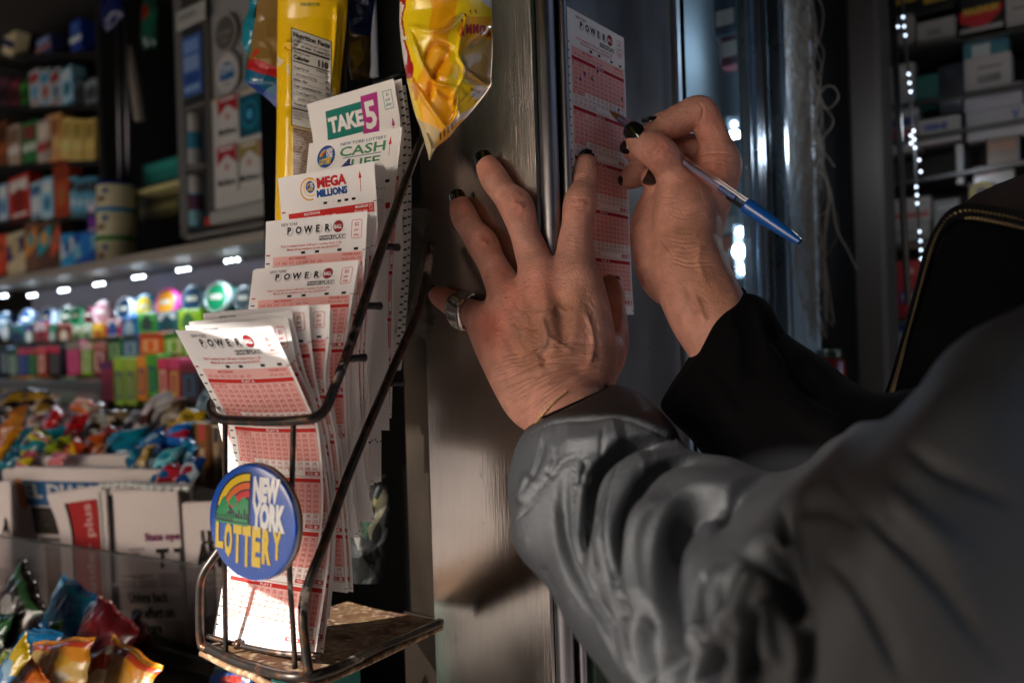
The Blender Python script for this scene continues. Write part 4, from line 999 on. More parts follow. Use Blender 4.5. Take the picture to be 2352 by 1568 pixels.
# ---------------------------------------------------------------- quilted jacket
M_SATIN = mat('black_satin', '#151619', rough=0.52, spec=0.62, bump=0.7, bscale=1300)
M_KNIT = mat('black_lining_shade', '#060608', rough=0.85, spec=0.1, bump=0.4, bscale=400)
def zp(*pts): return [(918.7 + x * .6094, 689 + y * .6094) for x, y in pts]
def sleeve(rings, nr, ns, strokes, name, mat_, parent, seed, noise_amp=.0012, thick=.004):
    """rings: (uL, vL, uR, vR, depth, half depth in metres)"""
    c = spline(np.array(rings, float), nr); G = np.zeros((nr, ns, 3)); th = np.linspace(0, 2*math.pi, ns, endpoint=False)
    for i, (a, b_, e, f, d, rb) in enumerate(c):
        L, Rr = P(a, b_, d), P(e, f, d); C0 = (L + Rr) / 2; A = (Rr - L) / 2; W = -unit(ray((a+e)/2, (b_+f)/2))
        G[i] = C0 + A * np.cos(th)[:, None] + W * rb * np.sin(th)[:, None]
    V = G.reshape(-1, 3)
    idx = np.arange(nr * ns).reshape(nr, ns); j2 = np.roll(idx, -1, axis=1)
    F = np.stack([idx[:-1], j2[:-1], j2[1:], idx[1:]], -1).reshape(-1, 4)
    N = vnormals(V, F); mid = V.reshape(nr, ns, 3).mean(1).repeat(ns, 0)
    if np.mean(np.sum(N * (V - mid), 1)) < 0: F = F[:, ::-1]; N = -N
    u, v, d = proj(V); h = strokes_at(u, v, strokes, True) * .001 * np.clip(-(N @ CF) * 1.5 + .15, 0, 1)
    V = V + N * h[:, None]
    rs = np.random.RandomState(seed)                       # soft billows all round
    for k in range(26):
        w_ = rs.randn(3) * 60; V = V + N * (noise_amp * .22 * np.sin(V @ w_ + rs.rand() * 6))[:, None]
    o = np_mesh(name, V - PO, F, mat_, None, parent=parent)
    md = o.modifiers.new('cloth thickness', 'SOLIDIFY'); md.thickness = thick; md.offset = -1
    return o, V.reshape(nr, ns, 3)
SJ = []; SW, AW = .62, 1.5
seam = lambda *p, a=-2.4, s=3.2: SJ.append((zp(*p), s * SW, a * AW))
val = lambda *p, a=-6.0, s=11: SJ.append((zp(*p), s * SW, a * AW))
rid = lambda *p, a=5.0, s=11: SJ.append((zp(*p), s * SW, a * AW))
zq = lambda pts: [(1148.4 + .5117 * x, 849.8 + .5117 * y) for x, y in pts]
def groove(w, dep, *pts):
    if w > 25: SJ.append((zq(pts), w * .5117 * .40, -dep * (1.6 if dep > 4 else 1.1), 1))
    else: SJ.append((zq(pts), w * .5117 * .46, -dep))
def ridge(w, hgt, *pts): SJ.append((zq(pts), w * .5117 * .46, hgt * 1.1))
groove(14, 2.6, (150,300),(250,240),(420,205),(560,215),(700,270),(800,300)); groove(14, 2.8, (90,670),(190,550),(250,470),(320,420),(390,395))
groove(10, 2.2, (350,430),(335,560),(325,700),(340,840),(400,960),(470,1090),(560,1250),(620,1380)); groove(10, 2.2, (390,420),(360,520)); groove(9, 2.4, (530,420),(495,560),(490,720),(500,900),(525,1080),(560,1200))
groove(38, 9, (800,300),(680,300),(570,320),(480,385),(415,480),(378,600),(360,740),(352,850))
groove(36, 10, (1000,395),(880,385),(760,400),(650,470),(575,580),(540,700),(525,850),(512,960))
groove(84, 17, (1080,520),(960,550),(860,570),(795,640),(745,760),(720,900),(728,1080),(748,1250),(740,1380))
groove(60, 10, (1240,450),(1110,490),(1020,560),(940,740)); groove(34, 8, (905,900),(888,1000),(905,1140)); groove(60, 12, (975,1240),(915,1300),(870,1420))
groove(46, 9, (645,1100),(618,1240),(650,1420)); groove(60, 12, (1145,1060),(1095,1230),(1075,1430)); groove(74, 14, (1080,820),(1190,860),(1260,1000),(1310,1130)); groove(60, 10, (1250,420),(1262,560),(1252,780))
groove(50, 5, (300,480),(262,620),(262,740),(300,860),(380,1010),(480,1160),(560,1320)); groove(26, 2.2, (200,310),(172,420),(120,570)); groove(22, 1.6, (80,440),(60,520),(90,640)); groove(18, 5, (445,640),(430,760),(442,900)); groove(22, 5, (545,990),(570,1120))
groove(40, 2, (250,380),(240,440),(215,480)); groove(24, 2, (180,880),(215,950),(260,1000)); groove(50, 8, (1330,1140),(1360,1280),(1340,1420)); 
ridge(60, 4, (700,380),(600,430),(520,560),(470,720),(460,900)); ridge(60, 4, (760,540),(650,640),(600,800),(610,960),(640,1080)); ridge(70, 5, (870,700),(820,850),(800,1000),(830,1180),(790,1320)); ridge(60, 5, (1000,860),(960,980),(990,1130),(1010,1250)); ridge(50, 5, (1140,880),(1090,1000),(1040,1150))
ridge(50, 5, (1180,1020),(1210,1180),(1240,1340)); ridge(40, 4, (880,1120),(930,1200),(920,1240)); ridge(90, 4, (260,300),(420,290),(560,260)); ridge(60, 3, (160,480),(110,540),(80,600)); ridge(40, 3, (370,900),(430,1060),(520,1240),(600,1400))
groove(70, 3, (1330,640), (1480,640), (1620,700)); groove(22, 3, (1270,420),(1310,600),(1370,900),(1400,1200),(1380,1420)); groove(70, 2.6, (1480,480),(1700,700),(1950,950),(2200,1300)); ridge(80, 2, (1560,420),(1800,620),(2100,860)); groove(60, 2.4, (1460,820),(1640,1060),(1800,1380)); groove(50, 2.4, (1760,300),(1980,460),(2300,600))
for sm in [s_ for s_ in SJ if s_[1] < 4][:5]:
    pp = resample(spline(np.array(sm[0]), 80), 44)
    for k in range(0, 43): SJ.append(([tuple(pp[k]), tuple(pp[k] * .4 + pp[k+1] * .6)], 1.5, -1.3))
    for k in range(1, 43):
        t_ = pp[k+1] - pp[k-1]; n_ = np.array([-t_[1], t_[0]]) / (np.linalg.norm(t_) + 1e-9); l = rg.uniform(7, 18); o_ = rg.uniform(-3, 3)
        SJ.append(([tuple(pp[k] - n_ * l), tuple(pp[k] + t_ * .1), tuple(pp[k] + n_ * l * rg.uniform(.5, 1.2))], 1.5, rg.choice([-.25, -.15, .12])))
for k in range(22):
    x, y = rg.uniform(80, 1300), rg.uniform(250, 1350); a = rg.gauss(1.45, .35); l = rg.uniform(25, 80); SJ.append((zq([(x - l*math.cos(a), y - l*math.sin(a)), (x + rg.uniform(-6, 6), y), (x + l*math.cos(a), y + l*math.sin(a))]), rg.uniform(2.5, 5), rg.choice([-.9, -.6, .6])))
sj = [(1232,972,1394,896,.498,.0275),(1218,985,1404,886,.494,.0315),(1208,1000,1412,885,.489,.0335),(1188,1040,1445,895,.480,.040),(1168,1115,1490,932,.468,.048),(1165,1195,1545,985,.455,.053),(1187,1258,1590,1032,.440,.057),(1238,1326,1680,1049,.420,.061),
      (1298,1411,1772,1077,.400,.065),(1360,1498,1862,1058,.380,.070),(1440,1620,1955,985,.360,.076),(1560,1800,2050,968,.345,.085),(1800,2000,2190,820,.335,.098),(2200,2200,2420,690,.335,.105),(2700,2300,2760,600,.36,.11)]
sl_, GL = sleeve(sj, 420, 420, SJ, 'sleeve', M_SATIN, person, 3)
sl_['label'] = 'sunlit quilted left sleeve with deep folds'
SR = [([(1700,700),(1730,780),(1720,860)], 16, -4), ([(1760,720),(1850,860),(1900,900)], 16, -4), ([(1590,860),(1640,900),(1680,980)], 18, 4), ([(1780,900),(1860,960),(1960,1000)], 20, 5)]
sr = [(1592,800,1690,694,.548,.02),(1545,885,1700,676,.544,.03),(1519,930,1705,673,.540,.036),(1545,962,1765,693,.530,.045),(1590,1000,1812,765,.515,.052),(1650,1080,1880,822,.495,.058),(1720,1180,1960,877,.47,.064),(1850,1300,2050,905,.45,.07),(2100,1450,2250,860,.44,.09),(2600,1500,2600,760,.44,.10)]
sr_, GR = sleeve(sr, 160, 200, SR, 'sleeve', M_KNIT, person, 9)  # same fabric as the left sleeve, coloured darker for its shade
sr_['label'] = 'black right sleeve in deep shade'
for G, M, r in ((GL, M_KNIT, .0016), (GR, M_KNIT, .002)):
    b = MB(); ring = G[2]; b.tube(np.vstack([ring, ring[:1]])[::3], r, M, seg=8); o = b.build('cuff_piping', None, smooth=True)
    o.location = Vector(o['org']) - Vector(PO); o.parent = person
# body of the jacket
jb = (limb([(2560,1150,.40,330),(2600,1700,.42,380)]) + limb([(2330,1060,.40,230),(2520,980,.43,320)]) + limb([(2150,1240,.36,240),(2420,1060,.37,260)]))
jb += [(np.array([.40, .44, 1.36]), .15, np.array([.41, .42, 1.50]), .105, 1.0)]
D, lo, hh = field([jb], 0.02, 0.004, axis=-CF); V, F = surface_nets(D, lo, hh); V = relax(V, F, 4)
V = carve(V, F, [([(2352,640),(2200,820),(2090,990)], 26, -9), ([(2352,760),(2230,900),(2120,1060)], 24, 8), ([(2000,980),(2050,1150),(2080,1400)], 30, -8), ([(2300,1000),(2200,1200),(2150,1500)], 34, 6)])
jk = np_mesh('jacket', V - PO, F, mat('jacket_cloth_shaded', '#0e0e10', rough=.8, spec=.15, bump=.4, bscale=900), None, parent=person)  # same jacket as the sleeve, shade put into this darker cloth
# open front flap with its zip
zedge = [(2400,528,.40),(2352,517,.408),(2290,503,.418),(2215,493,.430),(2178,510,.438),(2155,545,.448),(2135,600,.462),(2110,690,.49),(2085,780,.52),(2062,860,.545),(2045,910,.56)]
zR = [(2700,560,.44),(2700,600,.45),(2650,640,.46),(2620,680,.47),(2600,740,.48),(2560,820,.49),(2520,900,.50),(2480,980,.51),(2440,1040,.52),(2400,1080,.53),(2350,1120,.54)]
S = Sheet([P(*q) for q in zedge], [P(*q) for q in zR], 100, 100, bulge=.012)
X, Y = np.meshgrid(np.linspace(0, 100, 30), np.linspace(0, 100, 80)); b = MB()
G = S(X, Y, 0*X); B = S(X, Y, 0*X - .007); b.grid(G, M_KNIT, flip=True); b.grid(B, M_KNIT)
b.grid(np.stack([G[:, 0], B[:, 0]]), M_KNIT); b.grid(np.stack([B[0], G[0]]), M_KNIT); b.grid(np.stack([G[-1], B[-1]]), M_KNIT)
def addchild(mb, name, parent=person, smooth=True, angle=None):
    o = mb.build(name, None, smooth=smooth, angle=angle); o.location = Vector(o['org']) - Vector(PO); o.parent = parent; return o
addchild(b, 'front_flap')
zpth = resample(spline([P(*q) for q in zedge], 200), 210); b = MB()
T = np.gradient(zpth, axis=0); T /= np.linalg.norm(T, axis=1)[:, None]
for k in range(0, len(zpth)):
    w_ = unit(np.cross(T[k], CF)); q = zpth[k] + w_ * (.0007 if k % 2 else -.0007) - CF * .001
    b.box(q - T[k]*.0006 - w_*.0019 - CF*.0012, T[k]*.0012, w_*.0038, CF*.0022, mat('zip_brass', '#94805a', rough=.4, metal=.8), bevel=.0003)
addchild(b, 'zip_teeth', angle=30, smooth=True)
b = MB(); b.tube(zpth + CF*.002, .0032, M_KNIT, seg=8); addchild(b, 'zip_tape')
# hair behind the flap (dark mass at the frame edge) and head
hd = [(np.array([.43, .405, 1.725]), .078, np.array([.435, .385, 1.70]), .08, 1.0), (np.array([.455, .375, 1.69]), .07, np.array([.455, .375, 1.60]), .055, 1.0), (np.array([.40, .44, 1.745]), .05, np.array([.44, .41, 1.75]), .06, 1.0)]
D, lo, hh = field([hd], 0.02, 0.004, axis=-CF); V, F = surface_nets(D, lo, hh)
M_HAIR = mat('dark_hair', '#1d1512', rough=0.5, bump=1.0, bscale=180)
np_mesh('hair', V - PO, F, M_HAIR, None, parent=person)
b = MB(); S = Sheet([P(*q) for q in ((2245,485,.47),(2275,450,.48),(2320,420,.49),(2400,380,.5))][::-1], [P(*q) for q in ((2300,560,.5),(2340,540,.5),(2420,520,.5),(2500,500,.5))][::-1], 50, 50, bulge=.006)
X, Y = np.meshgrid(np.linspace(0, 50, 16), np.linspace(0, 50, 16)); G = S(X, Y, 0*X); b.grid(G, M_SATIN, flip=True); b.grid(S(X, Y, 0*X - .01), M_SATIN); addchild(b, 'collar')
# ---------------------------------------------------------------- hanging bags
def inpoly(u, v, pts):
    c = np.zeros(len(u), bool); n = len(pts)
    for i in range(n):
        x0, y0 = pts[i]; x1, y1 = pts[(i+1) % n]
        if y0 == y1: continue
        c ^= ((y0 > v) != (y1 > v)) & (u < (x1-x0)*(v-y0)/(y1-y0) + x0)
    return c
def worley(p, n, lo, hi, rs, power=2):
    c = lo + (hi - lo) * rs.rand(n, 2); sg = rs.choice([-1, 1, 1], n) * (0.5 + rs.rand(n)); A = np.array([1, .7])
    d = (((p[:, None] - c[None]) * A) ** 2).sum(2); k = d.argmin(1); sc = math.sqrt((hi[0]-lo[0]) * (hi[1]-lo[1]) / n)
    return np.sqrt(d[np.arange(len(p)), k]) / sc * 1.0
def facets(p, n, lo, hi, rs):
    """piecewise flat crumple: difference of two faceted bowls"""
    sc = math.sqrt((hi[0]-lo[0]) * (hi[1]-lo[1]) / n); q = p / sc; r = []
    for _ in (0, 1):
        c = (lo + (hi - lo) * (rs.rand(n, 2) * 1.2 - .1)) / sc; r.append((2 * q @ c.T - (c * c).sum(1) + rs.randn(n) * .5).max(1))
    return (r[0] - r[1]) * .5
def hbag(name, label, cat, rows, thick, base, polys, M, seed=1, amp=(.004, .0018), cells=(16, 60), creases=(), prints=None, nr=170, ns=120, px_noise=0.0, parent=None):
    """hanging film bag; rows: (v, u left, u right, depth); artwork polygons in the same units"""
    c = spline(np.array(rows, float), nr); s = np.linspace(0, 1, ns); rs = np.random.RandomState(seed)
    G = np.zeros((nr, ns, 3)); UV = np.zeros((nr, ns, 2)); prof = np.sqrt(np.clip(1 - (2*s-1)**2, 0, 1))
    for i, (v, a, b_, d) in enumerate(c):
        for j in range(ns): UV[i, j] = (a + (b_-a)*s[j], v)
    U_, V_ = UV[..., 0], UV[..., 1]
    R3 = CR[None, None]*((U_-CU)/FPX)[..., None] - CUP[None, None]*((V_-CV)/FPX)[..., None] + CF
    p = UV.reshape(-1, 2); lo, hi = p.min(0), p.max(0)
    h = amp[0]*facets(p, cells[0], lo, hi, rs) + amp[1]*facets(p, cells[1], lo, hi, rs)
    h = h.reshape(nr, ns) * (prof ** .5); h += strokes_at(p[:, 0], p[:, 1], creases).reshape(nr, ns) * .001
    span = (c[:, 2]-c[:, 1]); tk = thick * np.clip(span / span.max(), .1, 1)
    D = c[:, 3][:, None] - prof[None]*tk[:, None] - h
    G = CP + R3 * D[..., None]; B = CP + R3 * (c[:, 3][:, None] + prof[None]*tk[:, None]*.8 + .0006)[..., None]
    fc = (UV[:-1, :-1] + UV[1:, 1:]) / 2; fu, fv = fc[..., 0].ravel(), fc[..., 1].ravel()
    cols = np.tile(srgb(base), (len(fu), 1))
    wob = 2.0*np.sin(fv/9 + fu/14)
    for pts, cc_ in polys: cols[inpoly(fu + wob, fv + wob, pts)] = srgb(cc_)
    mb = MB(); mb.grid(G, M, cols.reshape(nr-1, ns-1, 3), flip=True); mb.grid(B, M, srgb(base))
    for x, y in ((B[0], G[0]), (G[-1], B[-1])): mb.grid(np.stack([x, y]), M, srgb(base))
    if prints:
        vv = c[:, 0]
        def S(x, y, lift=0):
            x = np.asarray(x, float); y = np.clip(np.asarray(y, float), vv[0], vv[-1] - .01)
            fi = np.interp(y, vv, np.arange(nr)); i0 = np.minimum(fi.astype(int), nr-2); f = fi - i0
            a = np.interp(y, vv, c[:, 1]); b_ = np.interp(y, vv, c[:, 2]); fj = np.clip((x-a)/(b_-a), 0, .999)*(ns-1); j0 = np.minimum(fj.astype(int), ns-2); g_ = fj - j0
            q = (G[i0, j0]*((1-f)*(1-g_))[..., None] + G[i0+1, j0]*(f*(1-g_))[..., None] + G[i0, j0+1]*((1-f)*g_)[..., None] + G[i0+1, j0+1]*(f*g_)[..., None])
            return q - CF * (lift + .0001)
        prints.apply(mb, S, M, lift=.00012)
    o = mb.build(name, parent, smooth=True)
    if label: tag(o, label, cat)
    return o
M_FILM = mat('metallised_film', None, rough=0.28, spec=0.6, coat=0.6, bump=0.08, bscale=40)
cp = Print()
for k, ch in enumerate('YUMMY'): cp.text(ch, 1124 - k*15.5, 60 + (12, 7, 6, 8, 14)[4-k] - 8, 19, srgb('#a3203a'), 2, bold=.06, w=13, flip=True)
cp.text('CHIPS', 1093, 206, 6, srgb('#6b2418'), 2, bold=.04, w=22, rot=-20, flip=True)
cp.text('TOI', 928, 120, 24, srgb('#f0e6e0'), 3, bold=.05, w=70, rot=82)
for k in range(12): cp.disc(1060 + k*3.2, 232 - (k % 5)*4.0 + k*.3, 1.6, srgb('#3a2412'), 2, n=8)
for k in range(4): cp.rect(1010 + k*9, 306 - k*8, 1013 + k*9, 322 - k*8, srgb('#2a1c14'), 2)
for (a, b_) in ((1066, 33), (1078, 25), (1090, 24), (1058, 45)): cp.poly([(a, b_), (a+4, b_-1), (a+5, b_+12)], srgb('#a3203a'), 2)
cr = []
for pts, sg, a in ((((938,60),(968,140),(1000,190),(1052,200)), 3, 5), (((1060,30),(1000,70),(940,62)), 4, 4), (((1052,200),(1068,160),(1052,120),(1072,40)), 3, 4), (((1052,120),(1000,100),(972,140)), 4, -4),
      (((1068,160),(1110,190),(1128,200)), 3, 4), (((1052,200),(1040,230),(1050,262),(1020,300)), 4, 5), (((1030,120),(996,180),(985,230)), 5, -5), (((950,190),(1000,262),(1030,300)), 4, 4), (((975,300),(990,340),(987,364)), 3, 3),
      (((1075,110),(1110,90),(1130,60)), 5, -4), (((1060,200),(1080,215),(1120,206)), 3, -3), (((1046,225),(1044,260)), 1.5, -3), (((1052,225),(1050,262)), 1.5, 3), (((1000,200),(1030,225),(1046,225)), 4, -4)): cr.append((pts, sg, a))
hbag('chip_bag', 'shiny yellow snack bag hanging upside down above the spread hand', 'snack bag',
     [(-260,900,1160,.500),(-140,905,1150,.500),(-20,917,1130,.502),(60,918,1131,.502),(120,924,1131,.502),(177,933,1128,.503),(201,938,1125,.503),(258,952,1082,.505),(290,964,1052,.506),(315,972,1032,.507),(338,978,1004,.508),(356,983,993,.509),(368,985,988,.51)], .030,
     '#f7d313', [([(980,-260),(1045,-260),(1050,20),(1030,90),(1040,160),(1000,210),(965,240),(960,180),(985,110),(990,20)], '#f5a90c'),
                 ([(1052,60),(1075,40),(1140,38),(1140,120),(1060,130)], '#eba712'), ([(1062,130),(1075,105),(1100,92),(1140,95),(1140,200),(1080,196),(1060,170)], '#c9a560'), ([(1080,150),(1110,120),(1130,150),(1118,190),(1090,188)], '#bd9145'),
                 ([(1095,-10),(1140,-10),(1140,24),(1118,14)], '#e4dfe0'), ([(910,-260),(950,-260),(930,10),(926,60),(938,120),(950,150),(944,180),(928,178),(915,60)], '#b5191c'),
                 ([(915,0),(926,10),(922,60),(936,140),(930,168),(915,100)], '#eae2dc'), ([(962,240),(1030,180),(1048,225),(1046,262),(1010,300),(970,292)], '#fbb414'), ([(956,272),(1015,300),(1010,345),(985,370),(960,320)], '#cdb27a'),
                 ([(1010,300),(1048,262),(1085,258),(1040,310),(1004,345)], '#f3ac0e'), ([(1090,196),(1126,202),(1100,232),(1082,222)], '#e6dfda'), ([(1046,268),(1090,240),(1080,262),(1020,300)], '#d9d2cc'),
                 ([(946,170),(966,200),(958,230),(950,232)], '#e08a12')],
     M_FILM, seed=5, amp=(.007, .0022), cells=(14, 46), creases=cr, prints=cp)
b = MB(); b.tube([P(987, 364, .51), P(986, 369, .51)], [.0003, .0006], M_CLEAR, seg=8); 
# gummy bag with nutrition panel
nf = Print()
def q2(x, y): return (672 + (x - 378) * .4028 * 1.0, 0)   # helper kept simple: panel is sheared with the bag
pxl, pxr = 671, 760; pt_l, pt_r = 66, 97; pbot = 287
sh = lambda x, y: (x, y + (x - pxl) / (pxr - pxl) * (pt_r - pt_l) * (1 - .35 * (y - 66) / 220))
def stx(t, x, y, h, w=None, bold=.03, c='#171312', al='l'):
    n0 = len(nf.items); nf.text(t, x, y, h, srgb(c), 3, bold=bold, w=w, align=al); V, F, cc_, lv = nf.items[n0]
    V = V.copy(); V[:, 1] += (V[:, 0] - pxl) / (pxr - pxl) * (pt_r - pt_l) * (1 - .35 * (V[:, 1] - 66) / 220); nf.items[n0] = (V, F, cc_, lv)
def srt(x0, y0, x1, y1, c, lv=2):
    n0 = len(nf.items); nf.rect(x0, y0, x1, y1, srgb(c), lv, 6, 1); V, F, cc_, l2 = nf.items[n0]
    V = V.copy(); V[:, 1] += (V[:, 0] - pxl) / (pxr - pxl) * (pt_r - pt_l) * (1 - .35 * (V[:, 1] - 66) / 220); nf.items[n0] = (V, F, cc_, l2)
srt(669, 64, 762, 289, '#171312', 1); srt(671, 66, 760, 287, '#c9c2ba', 2)
stx('Nutrition Facts', 674, 83, 11, 84, .05); stx('About 9 servings per container', 675, 93, 5, 82, .01); stx('Serving size', 675, 103, 6, 40, .04); stx('21 pieces (31g)', 720, 103, 6, 38, .04)
srt(673, 107, 758, 112, '#171312', 3); stx('Amount per serving', 675, 119, 4, 38, .04); stx('Calories', 675, 134, 10, 36, .06); stx('110', 731, 134, 14, 24, .07); srt(673, 138, 758, 141, '#171312', 3)
stx('% Daily Value*', 726, 147, 4, 31, .04)
y = 156
for t, p_ in (('Total Fat 0g', '0%'), ('  Saturated Fat 0g', '0%'), ('Sodium 10mg', '0%'), ('Total Carbohydrate 26g', '9%'), ('  Total Sugars 22g', ''), ('   Includes 22g Added Sugars', '44%'), ('Protein 0g', '')):
    ind = (len(t) - len(t.lstrip())) * 3; t = t.strip(); stx(t, 675 + ind, y, 6, min(len(t) * 2.9, 66), .03 if ind == 0 else .005)
    if p_: stx(p_, 748, y, 6, 9, .03)
    srt(673, y + 2.6, 758, y + 3.3, '#171312', 3); y += 14
srt(673, y - 8, 758, y - 4, '#171312', 3)
for k, t in enumerate(('Not a significant source of saturated fat, trans fat,', 'dietary fiber, vitamin D, calcium, iron and', 'potassium.')): stx(t, 675, y + 4 + k * 7, 4.6, min(82, len(t) * 2.0), .0)
srt(673, 290, 762, 405, '#c3a287', 1)
for k in range(17): stx(('INGREDIENTS: SUGAR, CORN SYRUP, MODIFIED CORN', 'STARCH, CITRIC ACID, NATURAL AND ARTIFICIAL', 'COLORS, MALIC ACID, GELATIN, RED 40 LAKE, YELLOW', 'PRODUCT OF MEXICO. PACKED FOR DISTRIBUTION')[k % 4], 674, 298 + k * 6.4, 4.4, 84, .03)
nf.text('RECLOSEABLE', 712, 8, 7, srgb('#8a8a16'), 2, bold=.04, w=44, flip=True)
hbag('candy_bag', 'tall yellow gummy bag with black and white nutrition panel hanging behind the slips', 'candy bag',
     [(-160,640,800,.655),(-20,638,800,.655),(60,637,795,.655),(150,636,786,.655),(300,635,775,.655),(430,633,770,.655),(508,632,765,.655)], .014, '#fcc906',
     [([(636,128),(650,140),(642,152),(636,150)], '#e7d9c0'), ([(660,150),(664,150),(664,170),(660,170)], '#e7d9c0')], M_FILM, seed=11, amp=(.0022, .0008), cells=(10, 40),
     creases=[([(775,10),(770,90),(760,200)], 4, 4), ([(790,20),(786,110),(780,180)], 3, -4), ([(640,240),(700,250),(770,262)], 10, -2), ([(655,30),(660,200),(650,500)], 8, 1.5), ([(655,95),(672,100),(690,92)], 3, 3), ([(654,106),(664,112),(690,110)], 2, -3)], prints=nf)
hbag('candy_bag', 'blue and teal candy bag with clear window and red band', 'candy bag',
     [(-160,590,690,.672),(-20,592,690,.670),(60,584,690,.669),(130,572,690,.668),(160,566,690,.668),(187,562,690,.668),(205,583,690,.669),(226,612,690,.670),(246,632,690,.671),(262,648,690,.672)], .010, '#8a6a34',
     [([(560,134),(600,140),(700,180),(700,205),(600,172),(560,168)], '#b01a1e'), ([(560,158),(600,168),(700,205),(700,300),(560,300)], '#0f5d80'), ([(560,186),(590,192),(620,215),(700,240),(700,300),(560,300)], '#123a8c'), ([(588,128),(575,134),(584,112),(596,110)], '#c8321e')],
     M_FILM, seed=12, amp=(.004, .002), cells=(12, 60))
hbag('candy_bag', 'small turquoise bag with black splashes hanging farthest left of the bag cluster', 'candy bag',
     [(-120,566,640,.70),(-20,570,630,.70),(20,572,628,.70),(50,560,622,.70),(90,556,610,.70),(112,560,592,.70),(124,570,580,.70)], .012, '#138097',
     [([(590,-20),(640,-20),(640,60),(600,70),(585,40)], '#0c1014')], M_FILM, seed=13, amp=(.003, .0015))
hbag('candy_bag', 'dark blue bag with amber candies showing, right of the yellow gummy bag', 'candy bag',
     [(-120,790,870,.70),(-10,792,862,.70),(40,792,856,.70),(90,794,852,.70),(150,800,852,.70),(184,806,846,.70)], .012, '#15306a',
     [([(780,62),(860,90),(860,200),(780,200)], '#6b5330'), ([(805,100),(830,90),(835,140),(812,170)], '#a58a2a'), ([(800,0),(830,-20),(846,30),(812,60)], '#1b2f58')], M_FILM, seed=14, amp=(.005, .002),
     prints=Print().text('100', 820, 24, 11, srgb('#8794b8'), 2, bold=.05, w=24, rot=-70))
b = MB(); b.tube(path([(797,-60,.66),(796,60,.66),(793,150,.66),(790,212,.66)], 40), .0021, M_WIRE, seg=12); tag(b.build('hook_rod', smooth=True), 'rust speckled vertical hook rod between the hanging bags', 'rod')
b = MB(); b.box(P(850, 178, .74), UP*.10, -D1*.009, D2*.004, M_CARTON, srgb('#c8ccd4')); b.box(P(853, 60, .739), UP*.028, -D1*.006, -D2*.0005, M_CARTON, srgb('#3c8a5a')); b.box(P(853, 20, .739), UP*.02, -D1*.006, -D2*.0005, M_CARTON, srgb('#3a78b0'))
tag(b.build('price_strip'), 'narrow white and blue card strip hanging beside the black stand', 'card')
# black stand and rods behind the rack
st = thing('black_stand', P(920, 400, .70), 'black metal display stand behind the top of the wire rack', 'stand')
b = MB(); b.box(P(868, 186, .70), UP*.26, -D1*.03, D2*.01, M_BLACK, bevel=.001); b.box(P(904, 150, .69), UP*.24, -D1*.022, D2*.01, M_BLACK, bevel=.001); b.build('upright', st)
b = MB(); b.tube([P(860,190,.69), P(925,170,.67)], .002, M_BLACK, seg=10); b.build('arm', st, smooth=True); b = MB(); b.tube(path([(940,500,.64),(958,545,.63),(965,560,.63)], 12), .0028, M_BLACK, seg=12); b.build('arm', st, smooth=True)
# crumpled clear plastic bag
M_POLY = mat('clear_bag', '#b8b2aa', rough=0.22, trans=0.85, ior=1.2, spec=.8, bump=.8, bscale=90)
hbag('plastic_bag', 'crumpled clear plastic bag tucked between wire rack and steel column', 'plastic bag',
     [(478,945,985,.636),(540,938,988,.634),(620,926,990,.632),(700,930,990,.630),(745,940,990,.629),(780,958,988,.628)], .010, '#b8b2aa', [], M_POLY, seed=21, amp=(.008, .004), cells=(14, 60), nr=90, ns=60)
hbag('foil_bag', 'black foil snack bag with a green and white design under the slips', 'snack bag',
     [(1090,790,905,.70),(1180,800,903,.70),(1260,800,890,.70),(1340,805,880,.70)], .012, '#0b0d0c', [([(880,1120),(895,1140),(850,1240),(846,1215)], '#4d4a3c'), ([(830,1180),(850,1190),(842,1240),(828,1230)], '#1c3020'), ([(812,1230),(830,1236),(822,1262)], '#504f4a'), ([(856,1140),(870,1150),(862,1168)], '#4a441c')], M_MATTE, seed=22, amp=(.004, .002))

# ---------------------------------------------------------------- display window beyond the column
M_GLASS = mat('window_glass', '#dfe8ea', rough=0.02, trans=1.0, ior=1.22)
M_ALU = steel('aluminium', '#9fb0bd', 0.25)
M_LED = mat('led_lens', '#ffffff', rough=.2, emit='#dfefff', estr=14)
M_LEDDIM = mat('led_lens_dim', '#ffffff', rough=.2, emit='#cfe4ff', estr=1.9)
def b_at(u, a=0.0): 
    r = ray(u, 400); o = K(a, 0, 0) - CP; # solve along D2 in plan
    A = np.array([[r[0], -D2[0]], [r[1], -D2[1]]]); t = np.linalg.solve(A, np.array([o[0], o[1]])); return t[1]
win = thing('display_window', K(0, .35, 0.9), 'glass display window in aluminium framing to the right of the column', 'window')
b = MB(); kbox(b, 0.004, 0.008, b_at(1592), b_at(1722), 0.8, 2.4, M_GLASS); b.build('pane', win)
for u0, u1, a0 in ((1717, 1725, -.004), (1728, 1741, -.006), (1747, 1755, -.003), (1788, 1797, -.008)):
    b = MB(); kbox(b, a0, .010, b_at(u0), b_at(u1), 0.8, 2.4, M_ALU, bevel=.002); b.build('mullion', win)
b = MB(); kbox(b, .006, .012, b_at(1757), b_at(1783), 0.8, 2.4, M_STEEL3); b.build('sill_strip', win)
M_BLUEWALL = mat('pale_cabinet_back', '#8494a0', rough=.4)
b = MB(); kbox(b, .13, .135, .2, .60, .9, 2.4, M_BLUEWALL); kbox(b, .01, .13, .60, .61, .9, 2.4, M_BLUEWALL); tag(b.build('window_cabinet'), 'pale blue cabinet interior behind the display window', 'cabinet')
